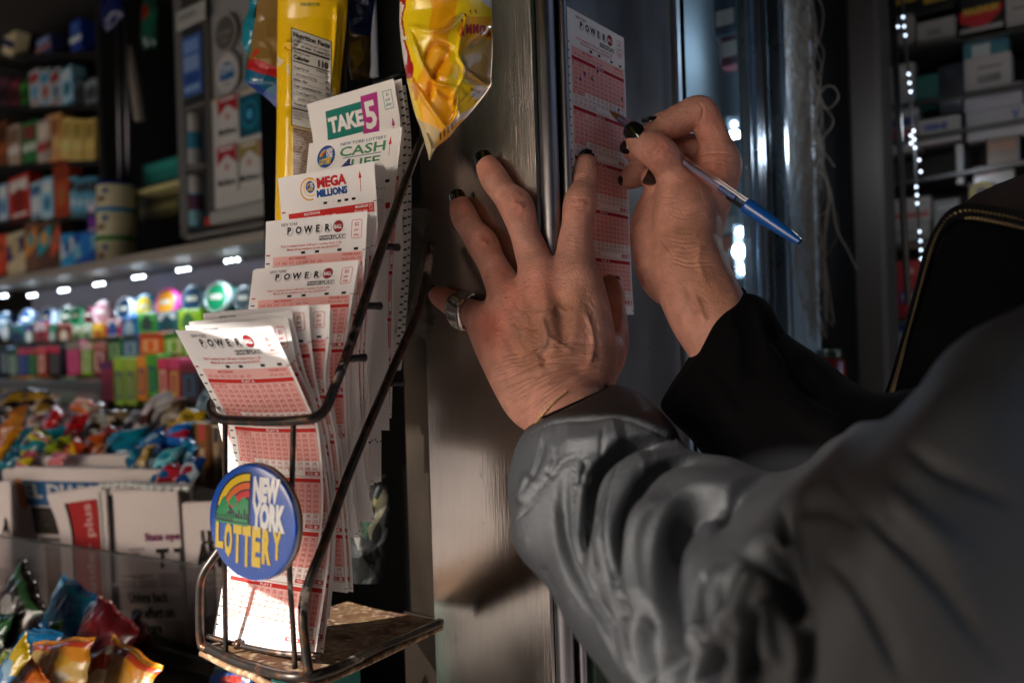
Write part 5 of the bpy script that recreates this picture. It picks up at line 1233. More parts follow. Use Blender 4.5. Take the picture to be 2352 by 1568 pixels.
def led_module(u, v0, v1, n, d, M, r=.0042, w=.007, label='', light=0.0, dirn=None, slant=0):
    t = thing('led_module', P(u, (v0+v1)/2, d), label, 'lamp', 'small led lamps of the newsstand')
    top, bot = P(u - (v1-v0)*.03, v0, d), P(u + (v1-v0)*.03, v1, d); k = unit(bot - top); L = np.linalg.norm(bot-top)
    b = MB(); x = unit(np.cross(k, CF)); b.box(top - k*.010 - x*w + CF*.001, k*(L+.020), x*2*w, CF*.004, mat('led_case', '#5c6a74', rough=.3), bevel=.0015); b.build('case', t)
    for i in range(n):
        q = top + (bot - top) * (i/(n-1) if n > 1 else .5); b = MB(); b.lathe(q, -CF, [(r*.9, 0), (r, .0008), (r*.7, .0022), (r*.2, .0028)], M, seg=14); b.build('lens', t, smooth=True)
    if light:
        l = bpy.data.lights.new('led_light', 'POINT'); l.energy = light; l.color = (.75, .87, 1); l.shadow_soft_size = .01; lo_ = bpy.data.objects.new('led_light', l); COL.objects.link(lo_); lo_.location = (P(u, (v0+v1)/2, d - .02) - np.array(t.location)); lo_.parent = t
    return t
led_module(1699, 533, 620, 3, .86, M_LED, .0055, .0075, 'bright three lens led lamp low behind the window glass', .30)
led_module(1676, 66, 134, 3, 1.02, M_LEDDIM, .005, .009, 'dim three lens led lamp at the top of the window', .12)  # this and the next module are added in place of led reflections
led_module(1684, 286, 354, 3, 1.0, M_LEDDIM, .005, .009, 'dim three lens led lamp in the middle of the window', .12)
for k, (u, v, c, lab) in enumerate(((1640, 560, '#8a9aa4', 'grey'), (1628, 640, '#a86a58', 'dusty pink'), (1650, 160, '#6a3a44', 'maroon'), (1635, 90, '#3c4e62', 'slate blue'), (1655, 420, '#4a5560', 'dark grey'))):
    b = MB(); q = P(u, v, .98); b.box(q, -D1*.03, D2*.02, UP*.05, M_CARTON, srgb(c), bevel=.002); b.box(q - D2*.0005 + UP*.012 - D1*.004, -D1*.022, -D2*.0004, UP*.018, M_CARTON, srgb('#c9c4bc'))
    tag(b.build('small_carton'), lab + ' small carton standing behind the display window glass', 'carton')
# twine bundle
M_TWINE = mat('white_twine', '#6e675e', rough=.8); tw = MB(); rs = random.Random(5)
for k in range(90):
    u0 = 1830 + rs.gauss(0, 14); pts = []; u = u0; d = 1.02 + rs.uniform(-.02, .02); L = rs.uniform(300, 800)
    n = 9; drift = rs.uniform(.01, .09)
    for i in range(n):
        vv = -40 + (L + 40) * i / (n-1); pts.append((u0 + drift*vv + rs.gauss(0, 13) + 8*math.sin(i*1.7 + k), vv, d))
    tw.tube(path(pts, 36), rs.uniform(.0003, .0007), M_TWINE, seg=5)
for pts in (((1860,150),(1880,210),(1900,250),(1925,225),(1915,200),(1890,205),(1870,260)), ((1870,380),(1905,430),(1920,520),(1950,580),(1968,618)), ((1840,420),(1890,400),(1905,470),(1880,500))): tw.tube(path([(a, b_, 1.0) for a, b_ in pts], 40), .0008, M_TWINE, seg=6)
tag(tw.build('twine_bundle', smooth=True), 'frayed bundle of white twine hanging beside the window frame', 'twine')
# dark posts
M_POST = mat('post_paint', '#2a2522', rough=.55, bump=.3, bscale=60)
for (u0, u1, dd, lab, c) in ((1880, 1958, 1.30, 'black square post behind the hanging twine', M_BLACK), (1962, 2026, 1.22, 'dark brown post between twine and pharmacy shelves', M_POST)):
    b = MB(); q = P(u0, 784, dd); w_ = (u1-u0)/FPX*dd*1.02; b.box(np.array([q[0], q[1], .6]), -D1*w_*1.1, D2*.08, UP*1.85, c, bevel=.006); tag(b.build('post'), lab, 'post')
b = MB(); q0, q1 = P(2050, 30, 1.02), P(2086, 700, 1.02); b.tube([q0 + (q0-q1)*.2, q1], .0042, M_BLACK, seg=10); tag(b.build('thin_pole', smooth=True), 'thin black pole in front of the pharmacy shelves', 'pole')
b = MB(); kbox(b, -.006, .0, .02, .20, 0.02, P(1320,1450,.57)[2], mat('green_paint', '#1f3527', rough=.4)); kbox(b, -.0075, -.006, .055, .060, 0.02, P(1320,1452,.57)[2], M_BLACK)
tag(b.build('green_plinth'), 'dark green painted panel at the foot of the column below the sleeve', 'panel')
# ---------------------------------------------------------------- shelves and goods to the left
def onshelf(u, v, base): return onplane(u, v, P(500, 784, base), N1)
def pack(name, label, cat, u0, v0, u1, v1, base, dep, col, art=(), M=M_CARTON, rot=0.0, group=None, texts=(), bevel=.0015, side=None):
    """carton or wrapper facing the counter front; (u0,v0,u1,v1) its front in the photo, art in unit coordinates (y down)"""
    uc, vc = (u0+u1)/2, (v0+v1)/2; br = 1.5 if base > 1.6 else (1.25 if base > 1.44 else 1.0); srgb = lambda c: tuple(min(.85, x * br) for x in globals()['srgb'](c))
    A, B = onshelf(u0, vc, base), onshelf(u1, vc, base); w_ = np.linalg.norm(B - A); ex = unit(B - A); ex[2] = 0; ex = unit(ex)
    C0 = (A + B) / 2; h = (v1 - v0) * proj([C0])[2][0] / FPX
    ex2, up2 = ex, UP
    if rot: a = R_(rot); ex2, up2 = ex*math.cos(a) + UP*math.sin(a), UP*math.cos(a) - ex*math.sin(a)
    TL = C0 - ex2*w_/2 + up2*h/2; mb = MB()
    mb.box(TL - up2*h, ex2*w_, up2*h, D2*dep, M, srgb(side or col), bevel)
    if art or texts:
        class S_:
            pass
        def S(x, y, lift=0):
            return TL + ex2*(np.asarray(x)*w_)[..., None] - up2*(np.asarray(y)*h)[..., None] - D2*(.0004 + lift*3)
        p = Print()
        for k, a in enumerate(art):
            if len(a) == 5: p.rect(*a[:4], srgb(a[4]), 1 + k)
            elif len(a) == 4: p.poly([(a[0] + a[2]*math.cos(q), a[1] + a[2]*w_/h*math.sin(q)) for q in np.linspace(0, 6.28, 17)[:-1]], srgb(a[3]), 1 + k)
            else: p.poly(a[0], srgb(a[1]), 1 + k)
        for (t, x, y, hh_, c, bo, ww, ro) in texts:
            V, F = glyphs(t, bo); V = V.copy(); V[:, 0] -= (V[:, 0].min() + V[:, 0].max())/2; V[:, 0] *= ww / max(np.ptp(V[:, 0]), .01) * w_; V[:, 1] *= hh_/.7 * h
            if ro: V = np.stack([V[:, 0]*0 - V[:, 1], V[:, 0]], 1); 
            p.items.append((np.stack([x + V[:, 0]/w_, y - V[:, 1]/h], 1), F, srgb(c), 6 + len(art)))
        p.apply(mb, S, M)
    o = mb.build(name); tag(o, label, cat, group); return o
def cushion(name, label, cat, uc, vc, wpx, hpx, d, rot, cols, seed, group=None, M=None, thick=.26, yaw=0.0, gather=True, lean=0.5, txt=None):
    """filled wrapper with crimped ends; cols: base + coloured patches chosen by noise"""
    rs = np.random.RandomState(seed); n, m_ = (26, 34) if name != 'snack_bag' else (46, 60); kc = 1 if name != 'snack_bag' else 3; w_, h = wpx/FPX*d, hpx/FPX*d
    s, t = np.meshgrid(np.linspace(-1, 1, n), np.linspace(-1, 1, m_), indexing='ij')
    C0 = P(uc, vc, d); ex = -D1*math.cos(yaw) + D2*math.sin(yaw); nz = unit(N1 + UP*lean); ey = unit(np.cross(nz, ex)); ey = ey if ey[2] > 0 else -ey
    a = R_(rot); ex, ey = ex*math.cos(a) + ey*math.sin(a), ey*math.cos(a) - ex*math.sin(a)
    edge = np.clip(1 - np.abs(t)**6, 0, 1)**.5 * np.clip(1 - s*s, 0, 1)**.45
    if gather: edge = np.clip(1 - np.abs(t/.9)**4, 0, 1)**.6 * np.clip(1 - s*s, 0, 1)**.5
    p = np.stack([s.ravel()*w_*500, t.ravel()*h*500], 1)
    wr = (worley(p, 14 * kc, p.min(0), p.max(0), rs) - .5) * .13 + (worley(p, 50 * kc, p.min(0), p.max(0), rs) - .5) * .05
    wr = wr.reshape(n, m_)
    zz = min(w_, h) * thick * (edge*(1 + wr*1.6)) + .02*min(w_, h)*np.sin(s*14 + t*3)*(np.abs(t) > .88)
    wid = 1 - .06*np.sin(t*3 + seed) + .03*np.sin(t*9)
    def mk(sign): return C0 + ex*(s*w_/2*wid)[..., None] + ey*(t*h/2 + h*.02*np.sin(s*6+seed))[..., None] + nz*(zz*sign if sign > 0 else -zz*.7 - .0004)[..., None]
    base_ = np.array(srgb(cols[0])); cc_ = np.tile(base_, ((n-1)*(m_-1), 1)); sc, tc = ((s[:-1, :-1]+s[1:, 1:])/2).ravel(), ((t[:-1, :-1]+t[1:, 1:])/2).ravel()
    for k, c in enumerate(cols[1:]):
        if k == 0: q = np.abs(tc + .25*np.sin(sc*2 + seed)) < .34
        elif k == 1: q = (((sc + .3*rs.uniform(-1, 1))/.5)**2 + ((tc - .1)/.26)**2) < 1
        elif k == 2: q = (tc > .62) & (tc < .82)
        else: q = (((sc - .4)/.28)**2 + ((tc + .45)/.2)**2) < 1
        cc_[q] = srgb(c)
    MM = M or M_PLASTIC; mb = MB(); G = mk(1); B = mk(-1)
    fl = np.dot(np.cross(G[1, 0]-G[0, 0], G[0, 1]-G[0, 0]), nz) < 0
    mb.grid(G, MM, cc_.reshape(n-1, m_-1, 3), flip=not fl); mb.grid(B, MM, cc_.reshape(n-1, m_-1, 3), flip=fl)
    if txt:
        def S(x, y, lift=0):
            i = np.clip((np.asarray(x)+1)/2*(n-1), 0, n-1.001); j = np.clip((1-np.asarray(y))/2*(m_-1), 0, m_-1.001); i0, j0 = i.astype(int), j.astype(int); f, g_ = (i-i0)[..., None], (j-j0)[..., None]
            return G[i0, j0]*(1-f)*(1-g_) + G[i0+1, j0]*f*(1-g_) + G[i0, j0+1]*(1-f)*g_ + G[i0+1, j0+1]*f*g_ + nz*(.0012 + lift)
        pr = Print(); pr.text(txt[0], 0, .1, .34, srgb(txt[1]), 2, bold=.06, w=1.3); 
        V, F, c_, lv = pr.items[0]; V2, F2 = cutup(V, F, .25); mb.add(S(V2[:, 0], V2[:, 1]), F2, MM, c_)
    o = mb.build(name, smooth=True); tag(o, label, cat, group); return o
ORD = ['first', 'second', 'third', 'fourth', 'fifth', 'sixth', 'seventh', 'eighth', 'ninth', 'tenth', 'eleventh', 'twelfth', 'thirteenth', 'fourteenth', 'fifteenth', 'sixteenth', 'seventeenth', 'eighteenth', 'nineteenth', 'twentieth']
z1 = lambda x, y: (x*.4028, y*.4028)
z2 = lambda x, y: (x*.4028, 516.8 + y*.4028)
z3 = lambda x, y: (x*.3776, 976 + y*.3776)
def row(items, zf, base, dep, rowname, noun, cat, group, M=M_CARTON, style=0, name=None):
    for k, it in enumerate(items):
        x0, y0, x1, y1, cname, c0, c1, c2 = it[:8]; u0, v0 = zf(x0, y0); u1, v1 = zf(x1, y1); rs = random.Random(k*7 + len(items)); v0 += rs.uniform(-3, 3)
        if style == 0: art = [(.08, .10, .92, .36, c1), (.5, .62, .30, c2), (.15, .86, .85, .93, c1)]
        elif style == 1: art = [(0, .0, 1, .22, c1), (.2, .3, .8, .85, c2), (.34, .36, .66, .8, c0)]
        elif style == 2: art = [(0, .55, 1, .75, c1), (.12, .12, .88, .45, c2)]
        else: art = [([(0, .3), (1, .1), (1, .45), (0, .7)], c1), (.5, .35, .26, c2)]
        pack(name or noun.replace(' ', '_'), '%s %s, %s from left in the %s' % (cname, noun, ORD[k], rowname), cat, u0, v0, u1, v1, base, dep, c0, art, M, rot=(it[8] if len(it) > 8 else 0) + rs.uniform(-2.5, 2.5), group=group)
G1 = 'chewing gum packs on the lit counter'
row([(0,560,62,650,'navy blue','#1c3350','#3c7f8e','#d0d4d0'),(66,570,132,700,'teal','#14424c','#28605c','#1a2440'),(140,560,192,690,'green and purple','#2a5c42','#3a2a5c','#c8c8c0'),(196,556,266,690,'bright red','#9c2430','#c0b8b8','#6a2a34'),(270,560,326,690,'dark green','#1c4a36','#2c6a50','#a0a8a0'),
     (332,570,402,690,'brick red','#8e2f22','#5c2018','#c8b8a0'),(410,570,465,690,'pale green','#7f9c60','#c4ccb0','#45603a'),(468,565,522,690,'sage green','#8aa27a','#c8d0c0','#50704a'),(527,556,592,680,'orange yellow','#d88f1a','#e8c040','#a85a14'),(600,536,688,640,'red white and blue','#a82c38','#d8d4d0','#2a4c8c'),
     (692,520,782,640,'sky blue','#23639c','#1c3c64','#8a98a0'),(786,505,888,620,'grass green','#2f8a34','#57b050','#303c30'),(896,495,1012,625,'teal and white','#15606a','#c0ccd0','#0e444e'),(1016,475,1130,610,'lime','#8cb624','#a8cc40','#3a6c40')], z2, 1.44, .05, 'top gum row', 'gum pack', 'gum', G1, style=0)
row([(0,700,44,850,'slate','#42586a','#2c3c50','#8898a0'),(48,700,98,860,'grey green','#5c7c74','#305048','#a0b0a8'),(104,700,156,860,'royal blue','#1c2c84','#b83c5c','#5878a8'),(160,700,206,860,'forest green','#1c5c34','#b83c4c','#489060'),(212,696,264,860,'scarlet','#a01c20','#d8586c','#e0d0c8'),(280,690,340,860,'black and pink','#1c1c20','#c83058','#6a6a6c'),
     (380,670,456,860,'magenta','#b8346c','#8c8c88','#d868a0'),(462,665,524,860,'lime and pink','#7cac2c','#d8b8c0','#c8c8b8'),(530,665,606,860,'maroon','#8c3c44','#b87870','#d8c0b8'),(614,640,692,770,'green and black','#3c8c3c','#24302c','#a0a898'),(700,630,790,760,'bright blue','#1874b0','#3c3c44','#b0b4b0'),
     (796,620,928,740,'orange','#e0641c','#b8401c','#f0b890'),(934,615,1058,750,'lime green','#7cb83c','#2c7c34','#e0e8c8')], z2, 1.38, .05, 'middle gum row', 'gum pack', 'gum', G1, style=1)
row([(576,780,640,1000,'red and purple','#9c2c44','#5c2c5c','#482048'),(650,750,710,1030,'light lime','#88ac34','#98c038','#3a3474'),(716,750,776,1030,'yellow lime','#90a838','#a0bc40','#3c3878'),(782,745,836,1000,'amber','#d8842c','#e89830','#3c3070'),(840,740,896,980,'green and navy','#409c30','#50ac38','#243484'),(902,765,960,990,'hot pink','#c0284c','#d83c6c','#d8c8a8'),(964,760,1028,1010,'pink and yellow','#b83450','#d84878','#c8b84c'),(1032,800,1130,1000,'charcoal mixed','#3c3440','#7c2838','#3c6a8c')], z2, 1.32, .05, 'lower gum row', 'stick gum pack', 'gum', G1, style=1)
row([(60,870,190,950,'ochre','#b88a34','#c89c48','#a07830'),(110,832,290,868,'light orange','#d89a28','#e8b040','#c08020'),(20,876,160,960,'tan','#b89458','#d0a868','#987440')], z2, 1.42, .06, 'low cartons left of the gum', 'counter carton', 'carton', None, style=2)
row([(160,880,240,1010,'grey green','#707a60','#a8a890','#586450'),(250,885,345,1040,'rose grey','#8c706a','#b09890','#70584c'),(350,870,430,1010,'moss green','#5c7450','#88947c','#405840'),(434,880,560,1040,'dull pink','#94645c','#b08c84','#78504c')], z2, 1.36, .05, 'boxes behind the clear counter guard', 'candy box', 'candy', None, style=2)
# round gum tins
for k, (x, y, w_, h, cn, c0, c1, c2) in enumerate(((30,560,110,110,'black blue','#0c2c44','#123c5c','#4c6474'),(155,540,96,90,'navy','#10284c','#8898b0','#1c3c6c'),(268,530,106,104,'sky blue','#1c6cc0','#c8d8e8','#14407c'),(385,525,104,104,'green','#1c5c40','#b0b8b0','#143828'),(440,520,90,90,'emerald','#189058','#50b888','#107040'),(512,515,70,90,'wine red','#5c1028','#88384c','#400818'),(585,500,110,130,'maroon','#6c1c30','#c0b0b0','#a07078'),
        (712,480,112,130,'blue and white','#143c6c','#d0d8dc','#18344c'),(825,470,124,130,'light blue','#1c8cd0','#50b0e0','#c0a83c'),(952,445,140,150,'magenta','#c01c7c','#e048a0','#d8902c'),(1102,425,136,160,'deep blue','#14507c','#7c94a4','#1c3c54'),(1240,415,150,180,'green and teal','#108c70','#b8ccc4','#187c50'),(1395,420,120,150,'grey','#54646c','#909ca0','#3c484c'))):
    u, v = z2(x, y); C0 = onshelf(u, v, 1.46); d = proj([C0])[2][0]; r = w_*.4028/2/FPX*d*1.22; t = thing('gum_tin', C0, '%s round gum tin on its side, %s from the left' % (cn, ORD[k]), 'gum tin', 'round gum tins above the gum packs')
    tilt = unit(N1 + UP*.12 + np.array([.22, 0, 0])); b = MB(); b.lathe(C0 - tilt*.05, tilt, [(r*.9, 0), (r*.98, .004), (r, .036), (r*.96, .040)], M_PLASTIC, srgb(c0), seg=32); b.build('body', t, smooth=True, angle=40)
    b = MB(); b.lathe(C0 - tilt*.01, tilt, [(r*1.03, 0), (r*1.05, .002), (r*1.04, .011), (r*.96, .014), (r*.90, .0145), (r*.86, .0130)], M_PLASTIC, seg=32, cols=[srgb(c1)]*6); b.lathe(C0 + tilt*.0032, tilt, [(r*.84, 0), (r*.82, .0006)], M_PLASTIC, seg=28, col=srgb(c2)); x = unit(np.cross(UP, tilt))
    b.box(C0 + tilt*.0042 - x*r*.5 - UP*r*.1, x*r, UP*r*.3, tilt*.0004, M_PLASTIC, srgb('#c8c8b8')); b.build('lid', t, smooth=True, angle=40)
# lit canopy over the gum with leds
M_EDGE = mat('shelf_edge', '#9a948c', rough=.5, metal=.2, bump=.2); M_LITPANEL = mat('lit_panel', '#9fa4bc', rough=.35, metal=.3)
A_, B_ = onshelf(-60, 651, 1.36), onshelf(620, 529, 1.36); B2 = B_.copy(); 
cn_ = thing('shelf_canopy', (A_+B_)/2, 'long grey shelf edge with a lit underside over the chewing gum', 'shelf')
b = MB(); L_ = B_ - A_; b.box(A_ - UP*.014, L_, D2*.38, UP*.016, M_EDGE, bevel=.001); b.build('shelf_board', cn_)
b = MB(); q = A_ + D2*.13 - UP*.018; b.box(q - UP*.085, L_, D2*.004, UP*.085, M_LITPANEL); b.build('back_panel', cn_)
for k, (x, y) in enumerate(((-60, 425),(20,403),(185,400),(365,370),(567,335),(792,295),(1047,253),(1325,200),(1640,150))):
    u, v = z2(x, y); q = onplane(u, v, P(500, 784, 1.47), N1); d = proj([q])[2][0]; t = thing('led_cluster', q, 'cluster of three white leds under the shelf edge, %s from the left' % ORD[k], 'lamp', 'led clusters under the shelf edge')
    e = unit(L_); b = MB(); b.box(q - e*.028 + D2*.001 - UP*.005, e*.056, D2*.004, UP*.007, mat('led_case2', '#23272c'), bevel=.001); b.build('case', t)
    for s_ in (-.0165, 0, .0165): b = MB(); b.lathe(q + e*s_, unit(N1 - UP*.7), [(.0024, 0), (.0026, .001), (.0018, .002), (.001, .003)], M_LED, seg=14); b.build('lens', t, smooth=True)
    l = bpy.data.lights.new('led_light', 'SPOT'); l.energy = .45; l.color = (.72, .84, 1); l.spot_size = R_(150); l.spot_blend = .6; l.shadow_soft_size = .02
    lo_ = bpy.data.objects.new('led_light', l); COL.objects.link(lo_); lo_.location = (N1*.03 - UP*.02); lo_.rotation_euler = Vector(tuple(-UP*1.0 + N1*.10)).to_track_quat('-Z', 'Y').to_euler(); lo_.parent = t
# upper shelf case with candy bars
M_DKSH = mat('dark_shelf', '#17130f', rough=.6)
case = thing('shelf_case', onshelf(120, 400, 2.0), 'dark wooden shelf case packed with candy at the far upper left', 'shelf')
for k, (va, vb) in enumerate(((128, 118), (250, 238), (385, 366), (505, 492), (628, 612))):
    A, B = onshelf(-90, va, 1.80), onshelf(238, vb, 1.80); b = MB(); b.box(A, B-A, D2*.2, UP*-.012, M_DKSH); b.build('shelf_board', case)
b = MB(); A, B = onshelf(-90, 640, 1.80) + D2*.2, onshelf(400, 640, 1.80) + D2*.2; b.box(A, B-A, D2*.01, UP*1.0, M_DKSH); b.build('back_board', case)
b = MB(); A = onshelf(236, 620, 1.78); b.box(A, UP*.72, -D1*.02, D2*.22, M_DKSH); b.build('side_board', case)
GB = 'candy packs in the dark shelf case'
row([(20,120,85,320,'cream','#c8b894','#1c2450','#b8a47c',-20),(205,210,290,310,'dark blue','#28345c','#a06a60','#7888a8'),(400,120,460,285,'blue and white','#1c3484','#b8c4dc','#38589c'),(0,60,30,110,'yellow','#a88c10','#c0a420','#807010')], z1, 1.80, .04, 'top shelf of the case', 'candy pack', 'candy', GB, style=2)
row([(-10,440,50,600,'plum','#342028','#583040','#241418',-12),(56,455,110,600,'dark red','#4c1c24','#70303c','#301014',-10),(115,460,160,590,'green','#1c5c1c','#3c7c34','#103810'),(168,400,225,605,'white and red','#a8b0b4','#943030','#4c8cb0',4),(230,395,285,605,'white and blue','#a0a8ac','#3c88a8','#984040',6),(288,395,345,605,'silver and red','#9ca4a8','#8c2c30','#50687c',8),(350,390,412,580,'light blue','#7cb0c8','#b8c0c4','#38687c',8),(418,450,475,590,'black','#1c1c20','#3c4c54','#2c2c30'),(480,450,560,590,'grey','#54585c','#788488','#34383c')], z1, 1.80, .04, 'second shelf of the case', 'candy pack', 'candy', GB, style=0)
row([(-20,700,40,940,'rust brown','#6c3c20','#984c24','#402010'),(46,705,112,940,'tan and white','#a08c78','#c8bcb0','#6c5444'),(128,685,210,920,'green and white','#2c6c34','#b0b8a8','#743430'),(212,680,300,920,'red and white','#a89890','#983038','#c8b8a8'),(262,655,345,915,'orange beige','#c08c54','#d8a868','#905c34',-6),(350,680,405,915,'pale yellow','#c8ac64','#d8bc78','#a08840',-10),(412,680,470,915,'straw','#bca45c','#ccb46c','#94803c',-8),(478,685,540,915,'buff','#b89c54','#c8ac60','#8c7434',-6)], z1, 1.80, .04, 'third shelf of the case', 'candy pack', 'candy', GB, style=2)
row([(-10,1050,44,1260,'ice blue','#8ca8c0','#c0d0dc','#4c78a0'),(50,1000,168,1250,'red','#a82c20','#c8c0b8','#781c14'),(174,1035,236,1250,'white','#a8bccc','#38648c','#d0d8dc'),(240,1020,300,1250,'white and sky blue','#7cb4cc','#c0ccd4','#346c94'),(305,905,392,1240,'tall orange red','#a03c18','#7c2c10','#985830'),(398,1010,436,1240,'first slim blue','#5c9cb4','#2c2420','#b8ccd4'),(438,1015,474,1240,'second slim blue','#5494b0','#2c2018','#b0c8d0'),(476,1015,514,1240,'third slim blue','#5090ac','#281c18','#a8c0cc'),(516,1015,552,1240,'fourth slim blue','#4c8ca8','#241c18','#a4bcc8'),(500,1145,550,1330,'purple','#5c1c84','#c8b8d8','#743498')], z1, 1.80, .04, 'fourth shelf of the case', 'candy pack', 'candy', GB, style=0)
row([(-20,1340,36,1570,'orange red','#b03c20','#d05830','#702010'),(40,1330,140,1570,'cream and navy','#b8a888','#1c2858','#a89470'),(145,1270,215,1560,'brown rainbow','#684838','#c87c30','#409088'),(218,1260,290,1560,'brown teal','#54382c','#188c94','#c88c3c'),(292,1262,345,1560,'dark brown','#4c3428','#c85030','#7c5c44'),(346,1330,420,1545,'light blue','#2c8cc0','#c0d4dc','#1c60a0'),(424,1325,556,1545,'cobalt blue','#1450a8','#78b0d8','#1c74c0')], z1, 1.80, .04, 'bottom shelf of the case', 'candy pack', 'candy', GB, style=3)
# stacked tubs
for k, (v0, v1, lc, cc_, lab) in enumerate(((421, 480, '#142878', '#b43a2c', 'cream snack tub with navy lid, topmost of the stack'), (481, 545, '#2490c8', '#a8a088', 'cream snack tub with light blue lid, middle of the stack'), (546, 610, '#2c9c38', '#6c98b0', 'cream snack tub with green lid, bottom of the stack'))):
    q = onshelf(268, v1, 1.62); d = proj([q])[2][0]; r = 43/FPX*d; h = (v1-v0)/FPX*d; t = thing('snack_tub', q, lab, 'tub', 'stack of snack tubs')
    b = MB(); b.lathe(q, UP, [(r*.94, 0), (r*.96, h*.1), (r*.96, h*.55), (r*.96, h*.84)], M_CARTON, seg=36, cols=[srgb('#ddd2aa'), srgb('#e2d8b0'), srgb('#ddd2aa'), srgb('#ddd2aa')]); 
    n3 = unit(N1 + np.array([.3, 0, 0])); x = unit(np.cross(UP, n3))
    for (dx, z_, w2, hh_, c) in ((-.6, .40, .5, .3, cc_), (0, .2, .4, .2, '#8c5a4c'), (.2, .5, .3, .2, '#48689c'), (-.35, .15, .25, .2, '#c8b45c')):
        an = dx*1.2; c_, s_ = math.cos(an), math.sin(an); nn = n3*c_ + x*s_; b.box(q + nn*r*.955 + UP*h*z_ - unit(np.cross(nn, UP))*r*w2/2, unit(np.cross(nn, UP))*r*w2, UP*h*hh_, nn*.0012, M_CARTON, srgb(c))
    b.build('body', t, smooth=True, angle=30); b = MB(); b.lathe(q, UP, [(r, h*.84), (r*1.02, h*.86), (r*1.02, h*.97), (r*.98, h*.995)], M_PLASTIC, srgb(lc), seg=36); b.build('lid', t, smooth=True, angle=30)
pack('teal_carton', 'teal carton on the pale ledge behind the cigarette cabinet', 'carton', 328, 368, 414, 424, 1.72, .1, '#1c6c64', [(.1,.1,.9,.4,'#2c8478'),(.0,.8,1,1,'#124840')])
pack('pale_ledge', 'pale yellow ledge board under the teal carton', 'shelf', 312, 424, 416, 436, 1.68, .12, '#b8b078')
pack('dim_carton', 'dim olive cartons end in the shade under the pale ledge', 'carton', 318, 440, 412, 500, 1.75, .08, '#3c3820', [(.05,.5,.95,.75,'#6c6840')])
b = MB()
for u in (275, 294): b.tube([onshelf(u - 8, -40, 1.66), onshelf(u + 3, 424, 1.66)], .0055, M_CHROME, seg=14)
tag(b.build('chrome_rails', smooth=True), 'pair of upright chrome rails beside the dark shelf case', 'rails')
b = MB(); b.tube([onshelf(303, 108, 1.6), onshelf(309, 180, 1.6), onshelf(322, 276, 1.6)], [.008, .012, .012], mat('grey_cloth', '#8a8078', rough=.8), seg=12); tag(b.build('rolled_paper', smooth=True), 'grey rolled paper hanging beside the chrome rails', 'paper roll')
cushion('hanging_pouch', 'navy pouch with a pink rim hanging at the very top beside the rails', 'pouch', 258, 15, 84, 96, 1.6, 15, ('#101c54','#182468','#0c1440','#b0949c'), 31, lean=0)
cushion('hanging_pouch', 'dark green pouch with red spots hanging at the top right of the rails', 'pouch', 345, 40, 60, 140, 1.62, -8, ('#164838','#1c5c48','#8c2c20','#0c3024'), 32, lean=0)
# ---------------------------------------------------------------- cigarette cabinet
M_ACR = mat('acrylic', '#e8ecee', rough=0.06, trans=0.96, ior=1.3)
cab = thing('cigarette_cabinet', onshelf(560, 500, 1.45), 'grey framed cabinet front with round stickers and cigarette packs', 'cabinet')
def cabbox(n, u0, v0, u1, v1, base, dep, col, M=M_CARTON):
    A, B = onshelf(u0, (v0+v1)/2, base), onshelf(u1, (v0+v1)/2, base); h = (v1-v0)*proj([(A+B)/2])[2][0]/FPX; b = MB(); ex = B-A; ex[2] = 0; b.box((A+B)/2 - ex/2 - UP*h/2, ex, D2*dep, UP*h, M, srgb(col), .002); return b.build(n, cab)
cabbox('front_board', 484, -60, 700, 492, 1.47, .02, '#9c9a98'); cabbox('side_frame', 404, -60, 422, 545, 1.52, .16, '#6c6a68', M_CARTON); cabbox('inner_post', 470, -60, 484, 505, 1.46, .05, '#55524e')
cabbox('bottom_rail', 480, 470, 660, 500, 1.44, .05, '#a4a49e'); cabbox('underside', 500, 500, 660, 518, 1.50, .2, '#4a2a20'); cabbox('back_sheet', 422, -60, 472, 520, 1.60, .01, '#4c4a48')
cabbox('foot', 424, 522, 640, 534, 1.46, .16, '#8a8884'); cabbox('small_shelf', 422, 238, 470, 246, 1.50, .1, '#6a6866'); cabbox('small_shelf', 422, 380, 470, 388, 1.50, .1, '#6a6866')
pack('price_label', 'white price card at the top left corner of the cabinet', 'card', 405, 14, 470, 58, 1.44, .003, '#b4b4ac', [(.1,.3,.7,.6,'#8c8c88')])
pack('patterned_card', 'blue patterned card behind the cabinet side', 'card', 419, 80, 462, 218, 1.50, .004, '#3c5c9c', [(.1,.08,.9,.3,'#6c8cc0'),(.1,.35,.9,.6,'#7c94bc'),(.15,.65,.85,.8,'#28488c'),(.1,.84,.9,.94,'#7ca0cc')])
for k, (u, v0, v1, c, lab) in enumerate(((449, 262, 380, '#a8a8a8', 'white capped bottle on the upper small shelf of the cabinet'), (452, 405, 520, '#7cb0c0', 'light blue bottle with white cap on the lower small shelf of the cabinet'))):
    q = onshelf(u, v1, 1.50); d = proj([q])[2][0]; r = 17/FPX*d; h = (v1-v0)/FPX*d; t = thing('small_bottle', q, lab, 'bottle'); b = MB(); b.lathe(q, UP, [(r, 0), (r, h*.3), (r, h*.62), (r*.8, h*.68)], M_PLASTIC, srgb(c), seg=20, cols=[srgb(c), srgb('#3c84a0' if k == 0 else '#5c3c54'), srgb(c), srgb(c)]); b.build('body', t, smooth=True, angle=35)
    b = MB(); b.lathe(q, UP, [(r*.85, h*.66), (r*.9, h*.7), (r*.9, h*.97), (r*.8, h)], M_PLASTIC, srgb('#b8b4b0'), seg=20); b.build('cap', t, smooth=True, angle=35)
